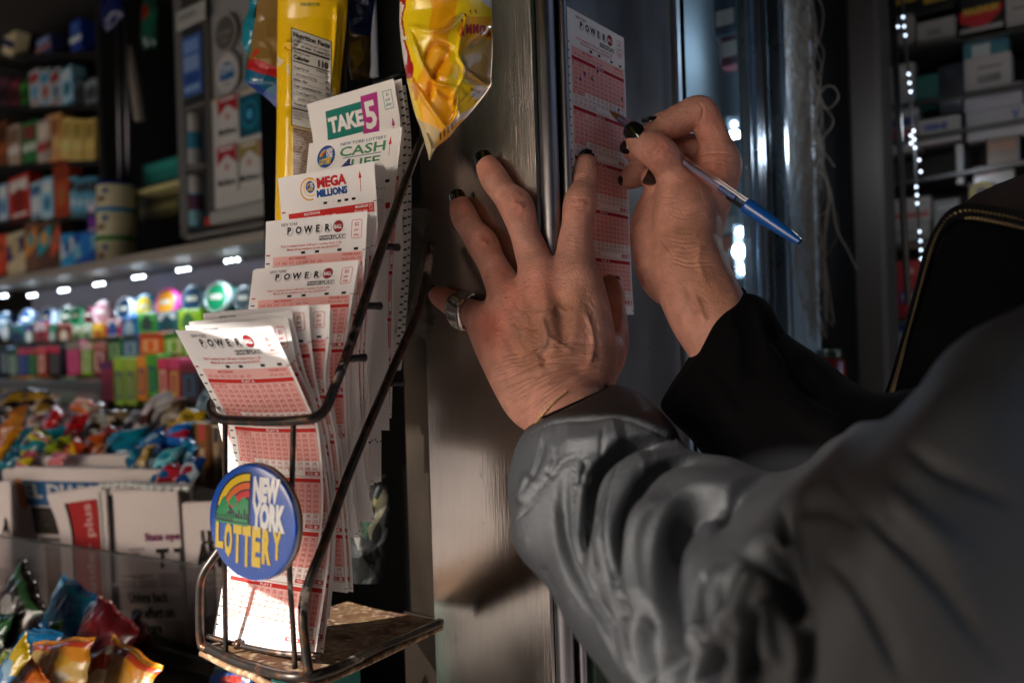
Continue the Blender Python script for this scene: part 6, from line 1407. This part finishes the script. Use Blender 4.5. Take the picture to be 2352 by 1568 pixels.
def sticker(label, u, v, ru, rv, cols, texts=()):
    C0 = onshelf(u, v, 1.455); d = proj([C0])[2][0]; r = rv/FPX*d; e = -D1; mb = MB(); mb.lathe(C0 - N1*.0, N1, [(r, 0), (r, .0012)], M_CARTON, srgb(cols[0]), seg=40); p = Print(); p.disc(0, 0, .86, srgb(cols[1]), 1, n=36)
    for t in texts:
        if t[0] == 'r': p.rect(*t[1:5], srgb(t[5]), 2)
        elif t[0] == 'a': p.poly([(-.62, t[1])] + [(-.62*math.cos(q), t[1] - .62*math.sin(q)) for q in np.linspace(0, math.pi, 16)] + [(.62, t[1])], srgb(t[2]), 2)
        else: p.text(t[1], t[2], t[3], t[4], srgb(t[5]), 5, bold=.06, w=t[6])
    def S(x, y, lift=0): return C0 + e*(np.asarray(x)*r)[..., None] - UP*(np.asarray(y)*r)[..., None] + N1*(.0014 + lift*3)
    p.apply(mb, S, M_CARTON); tag(mb.build('round_sticker'), label, 'sticker', 'round stickers on the cabinet front')
sticker('grey round sticker with pale rim, upper one on the cabinet front', 518, 77, 30, 44, ('#9c988c','#5c5852'), [('t','STOKERS',0,.1,.22,'#8a867c',1.2),('t','CAN',0,.5,.2,'#86827a',.6)])
sticker('white round sticker with blue arch reading ZYN below the grey one', 523, 168, 34, 46, ('#b8b4b0','#c4c0bc'), [('a',.1,'#1c5c98'),('r',-.62,.1,.62,.34,'#1c5c98'),('t','ZYN',0,.0,.34,'#c8d4dc',.95),('r',-.3,.5,.3,.56,'#6c6c6c'),('r',-.35,.64,.35,.68,'#8c8c8c')])
sticker('green rimmed round sticker half hidden behind the turquoise bag', 588, 150, 30, 46, ('#b4b4ac','#2c5c4c'), [('t','ZYN',0,.1,.3,'#c8d4dc',.9)])
pack('pack_board', 'white cardboard holding two rows of cigarette packs', 'board', 490, 196, 700, 462, 1.46, .004, '#b0aca8', [(0,.015,1,.03,'#b89c60')])
def cig(label, u0, v0, u1, v1, chev, base=1.452, kind=0):
    c = '#b8b4b0'
    if kind: return pack('cigarette_pack', label, 'cigarettes', u0, v0, u1, v1, base, .004, '#0c4a5c', [(.5,.5,.42,'#1c6c80'),(.5,.5,.28,'#0c3c5c'),(.5,.5,.15,'#3c98b8')], group='cigarette packs on the board')
    return pack('cigarette_pack', label, 'cigarettes', u0, v0, u1, v1, base, .004, c, [([(0.02,.0),(.98,.0),(.98,.40),(.5,.18),(.02,.40)], chev),(.15,.04,.85,.09,'#c8c4c0'),(.5,.46,.1,'#a8786c')], group='cigarette packs on the board', texts=(('Marlboro', .5, .86, .13, '#3c3a3c', .03, .86, 0),))
cig('red chevron cigarette pack, upper left one on the board', 501, 222, 547, 322, '#9c1c2c'); cig('teal ripple cigarette pack in the upper row', 549, 215, 599, 310, '', kind=1); cig('cigarette pack right of the teal one in the upper row', 601, 205, 652, 304, '#5c5854')
cig('red chevron cigarette pack, lower left one on the board', 499, 336, 545, 440, '#9c1c2c'); cig('gold chevron cigarette pack in the lower row', 550, 326, 597, 428, '#8c7c40'); cig('red chevron cigarette pack at the right of the lower row', 600, 314, 652, 416, '#9c1c2c')
pack('lighter_pack', 'red lighter pack lying in the clear foot of the cabinet', 'pack', 468, 494, 524, 514, 1.45, .02, '#a03428', [(.6,.2,.9,.8,'#c8a898')])
# ---------------------------------------------------------------- candy piles, newspapers and lower bags
cnt = thing('counter', onshelf(200, 1100, 1.3), 'dark stepped counter carrying gum, candy and newspapers', 'counter')
for k, (u0, u1, v, base, dep) in enumerate(((-80, 480, 654+120, 1.41, .25), (-80, 480, 868, 1.33, .2), (-80, 480, 940, 1.28, .2), (-80, 500, 1110, 1.12, .3))):
    A, B = onshelf(u0, v + 25 - 0, base), onshelf(u1, v - 20, base); A[2] = B[2] = (A[2] + B[2]) / 2 if k != 3 else B[2]
    b = MB(); b.box(A, B - A, D2*dep, UP*-.02, M_DKSH); b.build('step', cnt)
b = MB(); kbox(b, .21, 2.4, .26, .9, .02, .98, M_DKSH); b.build('carcass', cnt)
# clear guard in front of the boxes
b = MB(); A, B = onshelf(-60, 960, 1.27), onshelf(232, 952, 1.27); ex = B - A; ex[2] = 0; b.box(A, ex, D2*.003, UP*.085, M_ACR, bevel=.0008); tag(b.build('counter_guard'), 'clear plastic guard in front of the low boxes on the counter', 'guard')
def zc(x, y): return z2(x, y)
GC = 'wrapped sweets heaped on the counter'
CAND = [(60,1010,150,120,1.62,8,('#1c140c','#8c6a14','#3c2814'),'black and gold'),(175,1000,170,110,1.60,-5,('#241810','#9c7424','#5c3c1c'),'dark brown gold'),(250,1050,110,110,1.52,30,('#7c5a20','#2c1c10','#b8842c'),'brown gold'),(462,1030,170,62,1.42,-4,('#c8642c','#c8b8a8','#c05018'),'orange white'),
 (530,1090,110,130,1.40,60,('#8c6c5c','#b09c8c','#5c3c30'),'beige'),(300,1110,170,110,1.42,-10,('#a81014','#c01c20','#8c0c10'),'crimson'),(425,1145,160,110,1.36,8,('#a40c10','#b81418','#780808'),'deep red'),(205,1120,110,70,1.46,12,('#a89088','#983030','#c0b0a8'),'white and red'),
 (560,1130,110,130,1.32,70,('#2c2018','#a8a49c','#605448'),'black and cream'),(648,1130,110,130,1.30,80,('#8c7050','#201810','#a89880'),'tan and black'),(735,1130,70,130,1.28,85,('#7c7c80','#3c3c40','#a8a8ac'),'silver grey'),(845,1085,110,210,1.24,12,('#a8a0a0','#4c2824','#c0b8b8'),'torn white and brown'),
 (905,1050,90,160,1.24,-18,('#b0acac','#8c8888','#c8c4c4'),'white'),(985,1060,110,110,1.22,20,('#908070','#5c4438','#a89c90'),'grey beige'),(1085,1115,150,110,1.18,-6,('#b08c14','#c8a020','#705c10'),'golden yellow'),(1010,1150,130,90,1.20,8,('#8c6c10','#4c3c10','#b0882c'),'dull yellow'),
 (70,1130,130,150,1.40,30,('#a85c1c','#c87c2c','#3c2010'),'copper orange'),(25,1270,110,200,1.30,80,('#c87c10','#d89820','#b05c10'),'amber'),(120,1230,90,130,1.30,60,('#14647c','#0c4c60','#b8b02c'),'dark teal'),(185,1265,170,140,1.26,-12,('#c4b81c','#1c7c8c','#2c2c14','#c86c7c'),'yellow and teal'),
 (268,1225,150,110,1.28,10,('#1488a0','#10707f','#2ca0b0'),'turquoise'),(315,1290,130,120,1.22,20,('#b0b418','#3c3c10','#8ca414'),'acid yellow'),(420,1290,130,110,1.20,-16,('#c04418','#c8a01c','#a03010'),'orange red'),(520,1260,170,110,1.22,12,('#c44c14','#c86428','#b09050'),'bright orange'),
 (560,1310,90,90,1.16,50,('#b07c50','#8c3c20','#c8a878'),'tan striped'),(330,1330,130,60,1.14,4,('#c86468','#d08488','#b84c54'),'salmon pink'),(700,1255,200,150,1.18,9,('#0c6c8c','#087890','#0c5c78'),'large teal'),(770,1330,110,90,1.12,-30,('#0c5c80','#0a4c70','#2c8ca0'),'deep teal'),
 (870,1250,120,130,1.14,40,('#0c4c94','#1464a8','#8ca8b8'),'blue'),(1000,1200,200,110,1.14,14,('#0c5cb0','#a41c34','#1474c4','#7cb0d0'),'blue and red'),(1060,1290,150,110,1.10,-16,('#1884b8','#8cc8dc','#0c64a0'),'sky blue'),(945,1350,150,120,1.08,20,('#3c9cb0','#7cc0cc','#1c7c94'),'pale teal'),
 (830,1310,60,100,1.10,80,('#a88c50','#5c4420','#c0a868'),'mustard'),(975,1450,150,140,1.04,-6,('#8c1420','#a82030','#0c4c80'),'cherry red'),(1080,1420,110,160,1.03,70,('#0c3c78','#a8b8c4','#8c1c2c'),'navy and white'),(900,1440,90,130,1.06,40,('#0c5c88','#1c7ca0','#083c60'),'ocean blue'),
 (150,1340,140,90,1.18,5,('#a84450','#c8b01c','#7c2c38'),'rose and yellow'),(60,1350,110,110,1.2,-20,('#0c5c70','#0c7c90','#083c50'),'petrol'),(620,1190,120,70,1.24,-8,('#7c1c14','#a02c1c','#5c1410'),'brick'),(1180,1010,90,140,1.2,70,('#6c8898','#a0b0b8','#4c6070'),'grey blue')]
for k, (x, y, w_, h, d, rot, cols, nm) in enumerate(CAND):
    u, v = zc(x, y); d2 = d * .93
    if w_ < h * 1.0 and rot in (60, 70, 80, 85): rot_ = rot; ww, hh2 = h, w_; rot_ = 0; ww, hh2 = w_, h
    else: ww, hh2, rot_ = w_, h, rot
    wide = ww > hh2
    cushion('wrapped_sweet', '%s wrapped sweet bag in the candy heap, %s' % (nm, 'near the left' if x < 300 else 'left of its middle' if x < 600 else 'in its middle' if x < 850 else 'near the right'), 'candy', u, v, ww*.56, hh2*.56, d2, rot_ if not wide else rot_, cols, 40 + k, GC, lean=.7, yaw=.15*math.sin(k))
for k, (x0, x1, y0, y1, c, c2, nm) in enumerate(((1112, 1205, 1120, 1500, '#7c4c20', '#b04030', 'tall brown wafer packet standing right of the candy heap'), (1210, 1262, 1140, 1490, '#8c7454', '#2c3038', 'tall beige packet with a dark label behind the rack rod'), (1262, 1300, 1180, 1480, '#5c3c20', '#8c6c3c', 'narrow brown packet partly hidden behind the wire rack rod'))):
    u0, v0 = z2(x0, y0); u1, v1 = z2(x1, y1)
    pack('wafer_packet', nm, 'candy', u0, v0, u1, v1, .98, .02, c, [(.0, .0, 1, .03, '#c8bca8'), (.3, .05, .7, .28, c2), (.35, .4, .65, .9, '#a89078'), (.06, .0, .10, 1, '#4c2c10'), (.88, 0, .93, 1, '#4c2c10')], M_PLASTIC)
# newspapers: folded sheets standing in the rack
M_NEWS = mat('newsprint', None, rough=.85, spec=.1, bump=.15, bscale=500)
def news(label, L, R, art=None, tex=(), sheets=4, base=None, col='#d2c4c0'):
    """L, R: edges top to bottom as (u, v, d)"""
    S = Sheet([P(*q) for q in L], [P(*q) for q in R], 100, 100, bulge=.002); mb = MB(); X, Y = np.meshgrid(np.linspace(0, 100, 14), np.linspace(0, 100, 24))
    for k in range(sheets):
        off = -.0016*k; G = S(X, Y, 0*X + off); G = G + UP*(.0022*math.sin(k*2.1))*(1 - Y/100)[..., None] + D1[None, None]*(.0015*math.sin(k*3.7)); mb.grid(G, M_NEWS, srgb(col), flip=True); mb.grid(G - S.N[0]*.0004, M_NEWS, srgb(col))
    top = S(X[0], Y[0], 0*X[0]); r = .0016*sheets/2; mb.tube(top - S.N[0]*r, r*1.05, M_NEWS, srgb(col), seg=8)
    p = Print()
    for a in (art or ()):
        if len(a) == 5: p.rect(*a[:4], srgb(a[4]), 2)
    rr_ = random.Random(len(label))
    for cx in ((4, 30), (34, 62), (66, 96)):
        for k in range(34):
            yy = 46 + k * 1.55
            if any(len(a) == 5 and a[0] < cx[1] and a[2] > cx[0] and a[1] - 1 < yy < a[3] + 1 for a in (art or ())) or any(t_[1] < cx[1] and t_[1] + t_[6] > cx[0] and t_[2] - t_[3] - 2 < yy < t_[2] + 2 for t_ in tex): continue
            p.rect(cx[0], yy, cx[1] - rr_.uniform(0, 6) * (rr_.random() < .3), yy + .55, srgb('#5e5656'), 1)
    for (t, x, y, h, c, bo, ww, ro) in tex: p.text(t, x, y, h, srgb(c), 4, bold=bo, w=ww, rot=ro, align='l')
    def S2(x, y, lift=0): return S(x, y, lift*4 + .0004)
    p.apply(mb, S2, M_NEWS); o = mb.build('newspaper', smooth=True, angle=40); tag(o, label, 'newspaper', 'newspapers in the counter rack'); return o
def q3(x, y, d): u, v = z3(x, y); return (u, v, d)
news('newspaper at the far left edge with a single black letter A in view', [q3(-200,350,1.08), q3(-190,1500,1.04)], [q3(60,355,1.02), q3(100,1500,.98)], [(0,72,100,75,'#8c8480')], [('A', 84, 27, 8, '#2c2828', .05, 14, 0)])
news('plain newspaper fold standing rearmost behind the blue headed one', [q3(45,215,1.12), q3(60,1450,1.08)], [q3(870,195,1.03), q3(900,1350,1.0)], sheets=6, col='#ccbeba')
news('plain folded newspaper between the rearmost one and the blue headed one', [q3(15,285,1.085), q3(60,1450,1.05)], [q3(760,290,1.0), q3(800,1450,.98)], sheets=6, col='#d0c2be')
news('newspaper with a blue EL DIARIO masthead and orange strip', [q3(80,270,1.06), q3(160,700,1.04), q3(215,1400,1.0)], [q3(1025,290,.975), q3(1040,700,.97), q3(1060,1400,.95)],
     [(0,5,5,22,'#c07c50'),(5,6,75,20,'#2c5884'),(8,21,75,36,'#38302c'),(11,38,80,40,'#6c6460'),(12,24,34,25.2,'#b0a4a0'),(12,27,38,28,'#9c908c'),(12,30,36,31,'#b0a4a0'),(14,42,36,84,'#7c5c50'),(5,17,40,18.2,'#7c94b0')], [('EL DIARIO', 6, 15.5, 7.6, '#b8b4b4', .04, 58, 0)], sheets=5)
news('white newspaper with a vertical red strip of pale lettering and black edge', [q3(285,435,1.00), q3(370,720,.99), q3(380,1400,.95)], [q3(640,380,.965), q3(660,720,.955), q3(700,1400,.93)],
     [(29,6,34,90,'#1c1818'),(35,6,86,90,'#a02c2c'),(90,2,93,90,'#9c9490')], [('Santander plus', 75, 88, 15, '#c08c88', .03, 80, 90)], sheets=5)
news('newspaper with a dark photograph between red strip and plain front page', [q3(600,365,.975), q3(650,1400,.94)], [q3(1165,375,.93), q3(1180,1400,.91)], [(3,6,16,58,'#2c2624'),(5,8,12,40,'#5c5048'),(3,60,20,95,'#4c3c40')], sheets=5, col='#bcb0ac')
news('front page with purple State headline and the words Unions back city effort', [q3(690,420,.945), q3(745,1080,.93), q3(830,1500,.91)], [q3(1075,400,.915), q3(1130,1080,.90), q3(1170,1500,.89)],
     [(20,31,46,32,'#8c8080'),(22,47,48,47.6,'#8c8080')], [('State oper', 48, 27, 4.2, '#7c3c60', .03, 58, 0), ('THE', 26, 36, 3, '#6c4048', .02, 12, 0), ('T', 64, 42, 10, '#2c2828', .04, 18, 0), ('T', 90, 44, 12, '#2c2828', .03, 22, 0), ('Unions back', 16, 61, 5.6, '#2c2828', .04, 62, 0), ('city effort on', 16, 69.5, 5.6, '#2c2828', .04, 68, 0), ('Medicare', 17, 78, 5.6, '#2c2828', .04, 46, 0), ('lorem'[:0], 0, 0, 1, '#2c2828', 0, 1, 0)], sheets=6)
news('thin newspaper edge tucked between the Unions page and the right page', [q3(1040,510,.925), q3(1100,1500,.90)], [q3(1300,480,.90), q3(1340,1500,.88)], [(0,55,14,95,'#6c5c48')], sheets=4, col='#c0b2ae')
news('rightmost newspaper with the large letters U and A beside the badge', [q3(1108,492,.905), q3(1150,1150,.89), q3(1180,1500,.88)], [q3(1420,480,.88), q3(1460,1150,.865), q3(1480,1500,.86)],
     [(24,42,80,42.6,'#8c8480'),(38,50,80,51,'#8c8480')], [('US', 38, 23, 7.5, '#38302e', .05, 30, 0), ('AM', 26, 36, 12, '#242020', .08, 50, 0)], sheets=5)
b = MB(); b.tube(path([(*z3(612, 372), .93), (*z3(760, 358), .92), (*z3(900, 375), .91), (*z3(1170, 385), .90)], 40), [.003 + .0016*math.sin(k*1.9) for k in range(40)], mat('white_film', '#c0c0bc', rough=.35, coat=.4), seg=8); tag(b.build('film_strip', smooth=True), 'crinkled white plastic strip lying along the tops of the newspapers', 'plastic strip')
# clear lip in front of the papers
M_ACR2 = mat('smoky_acrylic', '#b8b4b4', rough=0.03, trans=0.97, ior=1.2)
def lip(lab, A, B, drop, M):
    A, B = P(*A), P(*B); b = MB(); b.box(A - UP*drop, B - A, N1*-.003, UP*drop, M, bevel=.0008); b.tube([A, B], .0018, M_ACR, seg=8); tag(b.build('clear_lip'), lab, 'guard')
lip('clear plastic lip running in front of the newspapers', (*z3(-150, 650), .99), (*z3(1300, 868), .84), .16, M_ACR2)
lip('lower clear plastic lip in front of the snack bags at the bottom', (*z3(600, 1262), .86), (*z3(1640, 1520), .74), .05, M_ACR2)
b = MB(); kbox(b, .22, 2.4, -.32, .12, .05, 1.10, M_DKSH, bevel=.004); b.build('news_counter', cnt)
b = MB(); kbox(b, .22, 2.4, -.33, .02, 1.10, 1.19, M_DKSH, bevel=.004); b.build('bag_ledge', cnt)
# big snack bags at the lower left corner
def big(lab, x, y, w_, h, d, rot, cols, seed, lean=.5, txt=None, thick=.17): u, v = z3(x, y); return cushion('snack_bag', lab, 'snack bag', u, v, w_*.47, h*.47, d, rot, cols, seed, 'large snack bags at the front of the counter', M_FILM, thick, lean=lean, txt=txt)
big('dark brown snack bag with white lettering band at the left edge', 90, 1130, 420, 330, .80, -24, ('#1c1210','#2c1c18','#8c8884','#2c4c2c','#3c2c28'), 71)
big('bright blue snack bag with a crimped top behind the dark brown one', 410, 1130, 380, 260, .84, -8, ('#0c6cac','#1490c0','#0c58a4','#14a0c4'), 72)
big('dark red snack bag with a small orange emblem', 620, 1330, 480, 340, .78, -12, ('#6c0c14','#780e16','#8c1c20','#5c0a10','#c06040'), 73)
big('flat blue snack bag lying under the dark brown one', 190, 1350, 500, 180, .76, 6, ('#0c6ca4','#0e7cb4','#0a5890'), 74)
big('golden orange snack bag with cream patches in the bottom left corner', 340, 1470, 560, 260, .70, 14, ('#d08420','#c8a460','#c8962c','#b83c1c','#c8b8a0'), 75, txt=None)
big('narrow yellow and blue bag corner at the bottom left edge', 60, 1480, 170, 300, .68, -30, ('#c8a814','#4c84b4','#8cb0c8'), 76)
big('round orange snack bag at the bottom beside the golden one', 760, 1530, 480, 260, .70, -6, ('#d88c18','#c8a05c','#d8a048','#c04420','#c8b490'), 77)
big('lime green bag corner between blue and red bags', 330, 1240, 110, 90, .80, 10, ('#6ca01c','#8cb82c','#5c8c18'), 78)
big('green and olive bag showing at the left edge above the golden one', 40, 1450, 160, 110, .735, 5, ('#8c9c1c','#a8a82c','#6c7c14'), 79)
big('small yellow bag with a red stripe wedged behind the blue flat bag', 60, 1270, 230, 160, .79, 30, ('#b89c18','#a82418','#c8b040'), 81)
big('small maroon bag between the dark red bag and the clear lip', 800, 1330, 220, 260, .80, 60, ('#4c0c14','#8c2430','#601018'), 82)
big('orange and white bag corner under the golden one', 180, 1560, 300, 160, .68, -14, ('#c8641c','#c8c0b4','#a84c14'), 83)
big('dark green bag tucked under the dark brown one at the left edge', -20, 1260, 220, 170, .775, 14, ('#14381c','#2c6434','#0c2410'), 84)
big('cream and red bag at the bottom between the two orange ones', 560, 1500, 230, 200, .695, 24, ('#b8a484','#a03020','#c8b898'), 85)
big('colourful dark bag under the tray left corner', 1400, 1560, 300, 160, .72, 10, ('#1c3050','#24407c','#8c2418','#2c5c3c'), 80)
b = MB(); b.box(P(618, 1535, .60), UP*-.1, (P(762, 1525, .62) - P(618, 1535, .60)), D2*.03, mat('turquoise_paint', '#1c6c64', rough=.5), bevel=.002); tag(b.build('turquoise_box'), 'turquoise box standing directly under the rusty tray', 'box')
b = MB(); b.box(P(655, 1545, .59), UP*-.1, (P(690, 1545, .59) - P(655, 1545, .59)), D2*.004, M_BLACK, bevel=.001); tag(b.build('black_strap'), 'black strap across the turquoise box under the tray', 'strap')
# ---------------------------------------------------------------- pharmacy shelves to the right
def zr(x, y): return (1665 + x*.5125, y*.5125)
phb = onshelf  # shelves run parallel to the counter front
PB = P(2200, 400, 1.30)
def rp(name, label, x0, y0, x1, y1, c, art=(), texts=(), off=0.0, rot=0.0, M=M_CARTON):
    u0, v0 = zr(x0, y0); u1, v1 = zr(x1, y1); uc, vc = (u0+u1)/2, (v0+v1)/2; p0 = PB - N1*(.02 - off)
    A, B = onplane(u0, vc, p0, N1), onplane(u1, vc, p0, N1); ex = B - A; ex[2] = 0; C0 = (A+B)/2; w_ = np.linalg.norm(ex); ex = unit(ex); h = (v1-v0)*proj([C0])[2][0]/FPX
    TL = C0 - ex*w_/2 + UP*h/2; mb = MB(); mb.box(TL - UP*h, ex*w_, UP*h, D2*.04, M, srgb(c), .002); pr = Print()
    for k, a in enumerate(art):
        if len(a) == 5: pr.rect(*a[:4], srgb(a[4]), 1+k)
        elif len(a) == 4: pr.poly([(a[0] + a[2]*math.cos(q), a[1] + a[2]*w_/h*math.sin(q)) for q in np.linspace(0, 6.28, 17)[:-1]], srgb(a[3]), 1 + k)
        else: pr.poly(a[0], srgb(a[1]), 1+k)
    for (t, x, y, hh_, cc_, bo, ww) in texts:
        V, F = glyphs(t, bo); V = V.copy(); V[:, 0] -= (V[:, 0].min()+V[:, 0].max())/2; V[:, 0] *= ww/max(np.ptp(V[:, 0]), .01); V[:, 1] *= hh_/.7; pr.items.append((np.stack([x+V[:, 0], y-V[:, 1]], 1), F, srgb(cc_), 8))
    def S(x, y, lift=0): return TL + ex*(np.asarray(x)*w_)[..., None] - UP*(np.asarray(y)*h)[..., None] - D2*(.0004+lift*3)
    pr.apply(mb, S, M); o = mb.build(name); return tag(o, label, 'carton' if name == 'medicine_box' else name.replace('_', ' '), 'boxes on the pharmacy shelves' if name == 'medicine_box' else None)
W_ = '#8c8886'
rp('medicine_box', 'pale box at the top left of the pharmacy shelves behind the leds', 660, 75, 850, 245, '#787470', [(.05,.2,.35,.5,'#8c6c58'),(.55,.1,.8,.5,'#4c4858')])
rp('medicine_box', 'white box with a barcode at the top of the pharmacy shelves', 858, 85, 1036, 215, '#84817e', [(.28+k*.045,.35,.30+k*.045,.55,'#3c3c40') for k in range(8)])
rp('medicine_box', 'black box with yellow lettering and red triangle at the top right', 1050, -40, 1246, 140, '#141416', [([(0,.45),(1,.4),(1,.55),(.55,.98),(0,.7)],'#9c1c24'),(0,.88,1,1,'#8c8884')], [('MAGNUM', .5, .55, .16, '#a88c34', .05, .8)])
rp('medicine_box', 'black carton with amber print above the barcode box', 690, -60, 1030, 70, '#101012', [(.1,.3,.5,.5,'#7c6420'),(.6,.5,.95,.7,'#8c7024')])
rp('medicine_box', 'white box cut by the top right corner of the picture', 1256, -60, 1420, 115, W_, [(.2,.5,.8,.55,'#5c5c60')])
rp('medicine_box', 'teal and white box right of the thin pole in the second row', 1066, 160, 1272, 250, '#2c5c64', [(.2,.4,.6,1,'#8c9494'),(.6,.1,.95,.5,'#1c4c6c')])
rp('medicine_box', 'white box with grey print lines and barcode in the middle right', 1070, 245, 1284, 392, W_, [(.3,.35,.8,.42,'#5c5c5e')]+[(.3+k*.05,.62,.33+k*.05,.85,'#4c4c50') for k in range(10)])
rp('medicine_box', 'long lavender white box under the box with print lines', 1070, 385, 1336, 490, '#84828a', [(.35,.5,.8,.56,'#6c6a74')])
rp('medicine_box', 'white box with a blue capital V at the right edge', 1080, 480, 1420, 615, '#868488', [], [('V', .67, .45, .30, '#24447c', .06, .11)])
rp('medicine_box', 'tall white box left of the teal one behind the thin pole', 695, 290, 852, 520, '#7c7a78', [(.5,.05,.8,.3,'#8c8a88')])
rp('medicine_box', 'teal box standing in the middle of the pharmacy shelves', 850, 335, 962, 480, '#124c48', [(.1,.7,.9,.9,'#0c3434')])
rp('medicine_box', 'dark navy pouch beside the teal box', 955, 285, 1066, 510, '#0c0f1c', [(.3,.1,.7,.3,'#1c2438')], M=M_FILM)
rp('medicine_box', 'white box reading VISINE in dark blue', 866, 525, 1060, 640, W_, [(.3,.75,.6,.8,'#8c6c68')], [('VISINE', .40, .48, .24, '#243c74', .06, .58)])
rp('medicine_box', 'white box with navy and red bands left of the VISINE box', 705, 480, 870, 685, '#7c7a7a', [(.1,.25,.95,.45,'#24284c'),(.1,.5,.95,.75,'#6c1c24')])
rp('medicine_box', 'brown and orange pouch under the V box', 1170, 610, 1320, 735, '#4c2c1c', [(.1,.2,.9,.5,'#6c3c20')], M=M_FILM)
rp('medicine_box', 'round yellow badge like pack with black circle', 1088, 810, 1216, 912, '#201c10', [(.5,.5,.46,'#8c7c14'),(.5,.5,.22,'#181610')])
rp('medicine_box', 'clear pouch with grey brown filling above the yellow circle pack', 1110, 735, 1300, 830, '#3c302c', [(.1,.2,.6,.5,'#6c2c24')], M=M_FILM)
rp('medicine_box', 'white and red box in the lower left of the pharmacy shelves', 725, 885, 925, 1000, '#7c7876', [(.05,.6,.95,.8,'#7c3028')])
rp('medicine_box', 'white box directly under the white and red one', 725, 1000, 922, 1110, '#75726f', [(.2,.3,.8,.45,'#5c5c60')])
rp('medicine_box', 'grey box beside the white and red one', 932, 890, 1056, 1035, '#5c5e60', [(.2,.2,.8,.35,'#74787a')])
rp('medicine_box', 'bright red pack low on the pharmacy shelves behind the zip', 770, 1165, 900, 1440, '#84141c', [(.5,.18,.12,'#a87c78'),(.1,.5,.7,.7,'#24285c'),(.2,.55,.6,.65,'#8c8888')])
rp('medicine_box', 'small blue and white pack at the foot of the pharmacy shelves', 755, 1440, 840, 1560, '#6c7480', [(.1,.1,.9,.4,'#1c3c6c')])
rp('hanging_strip', 'white glossy strip hanging in the middle of the pharmacy shelves', 1034, 645, 1070, 825, '#9c9c9c', [], M=M_FILM)  # solid strip stands in for white highlights on the shelves
ph = thing('pharmacy_shelves', PB, 'dim pharmacy shelves stacked with boxes on the far right', 'shelf')
for y in (250, 500, 655, 845, 1120, 1460):
    u0, v0 = zr(600, y); A, B = onplane(u0, v0, PB, N1), onplane(2500, v0 - 90, PB, N1); b = MB(); b.box(A, B-A, D2*.2, UP*-.006, mat('shelf_glass', '#1e2021', rough=.3)); b.build('shelf_board', ph)
b = MB(); A, B = onplane(1990, 784, PB - N1*.16, N1), onplane(2520, 784, PB - N1*.16, N1); ex = B - A; ex[2] = 0; b.box(np.array([A[0], A[1], .8]), ex, D2*.01, UP*1.5, mat('shelf_back', '#221e1c', rough=.7)); b.build('back_board', ph)
DOTS = [(798,78,1),(775,121,.5),(803,120,1),(808,160,1),(823,333,1),(827,373,1),(832,412,1),(846,588,1),(833,608,.5),(848,625,1),(834,643,.5),(851,663,1),(870,718,.25),(877,770,.25),(857,838,1),(860,875,1),(861,912,1),(872,1038,1),(876,1080,1),(878,1120,1),(880,1160,1)]
st_ = thing('led_strip', P(*zr(840, 600), 1.10), 'vertical strip of tiny bluish leds in front of the pharmacy shelves', 'lamp')
for x, y, s_ in DOTS:
    u, v = zr(x, y); q = P(u, v, 1.12); b = MB(); b.lathe(q, -CF, [(.0016, 0), (.0017, .0006), (.001, .0012)], M_LEDDIM if s_ == 1 else mat('led_faint', '#ffffff', emit='#cfe0ff', estr=2), seg=12); b.build('lens', st_, smooth=True)
b = MB(); b.tube(path([(*zr(790, -100), 1.126), (*zr(798,78), 1.126), (*zr(825,373), 1.126), (*zr(848,625), 1.126), (*zr(860,875), 1.126), (*zr(880,1160), 1.126), (*zr(900,1500), 1.126)], 60), .0018, M_BLACK, seg=8); b.build('cable', st_)
l = bpy.data.lights.new('led_light', 'POINT'); l.energy = .35; l.color = (.8, .88, 1); l.shadow_soft_size = .02; lo_ = bpy.data.objects.new('led_light', l); COL.objects.link(lo_); lo_.parent = st_; lo_.location = tuple(N1*.05)
# jar in a plastic bag behind the right sleeve
u, v = 1905, 812; q = P(u, v+20, .98); t = thing('red_jar', q, 'dark red lidded jar in shade beside the black post', 'jar'); b = MB(); b.lathe(q - UP*.03, UP, [(.016, 0), (.018, .004), (.018, .03), (.013, .036)], M_PLASTIC, srgb('#5c1418'), seg=24); b.build('body', t, smooth=True, angle=40)
b = MB(); b.lathe(q - UP*.03, UP, [(.014, .036), (.015, .037), (.015, .044), (.013, .046)], M_PLASTIC, srgb('#1c2c24'), seg=24); b.build('lid', t, smooth=True, angle=40)
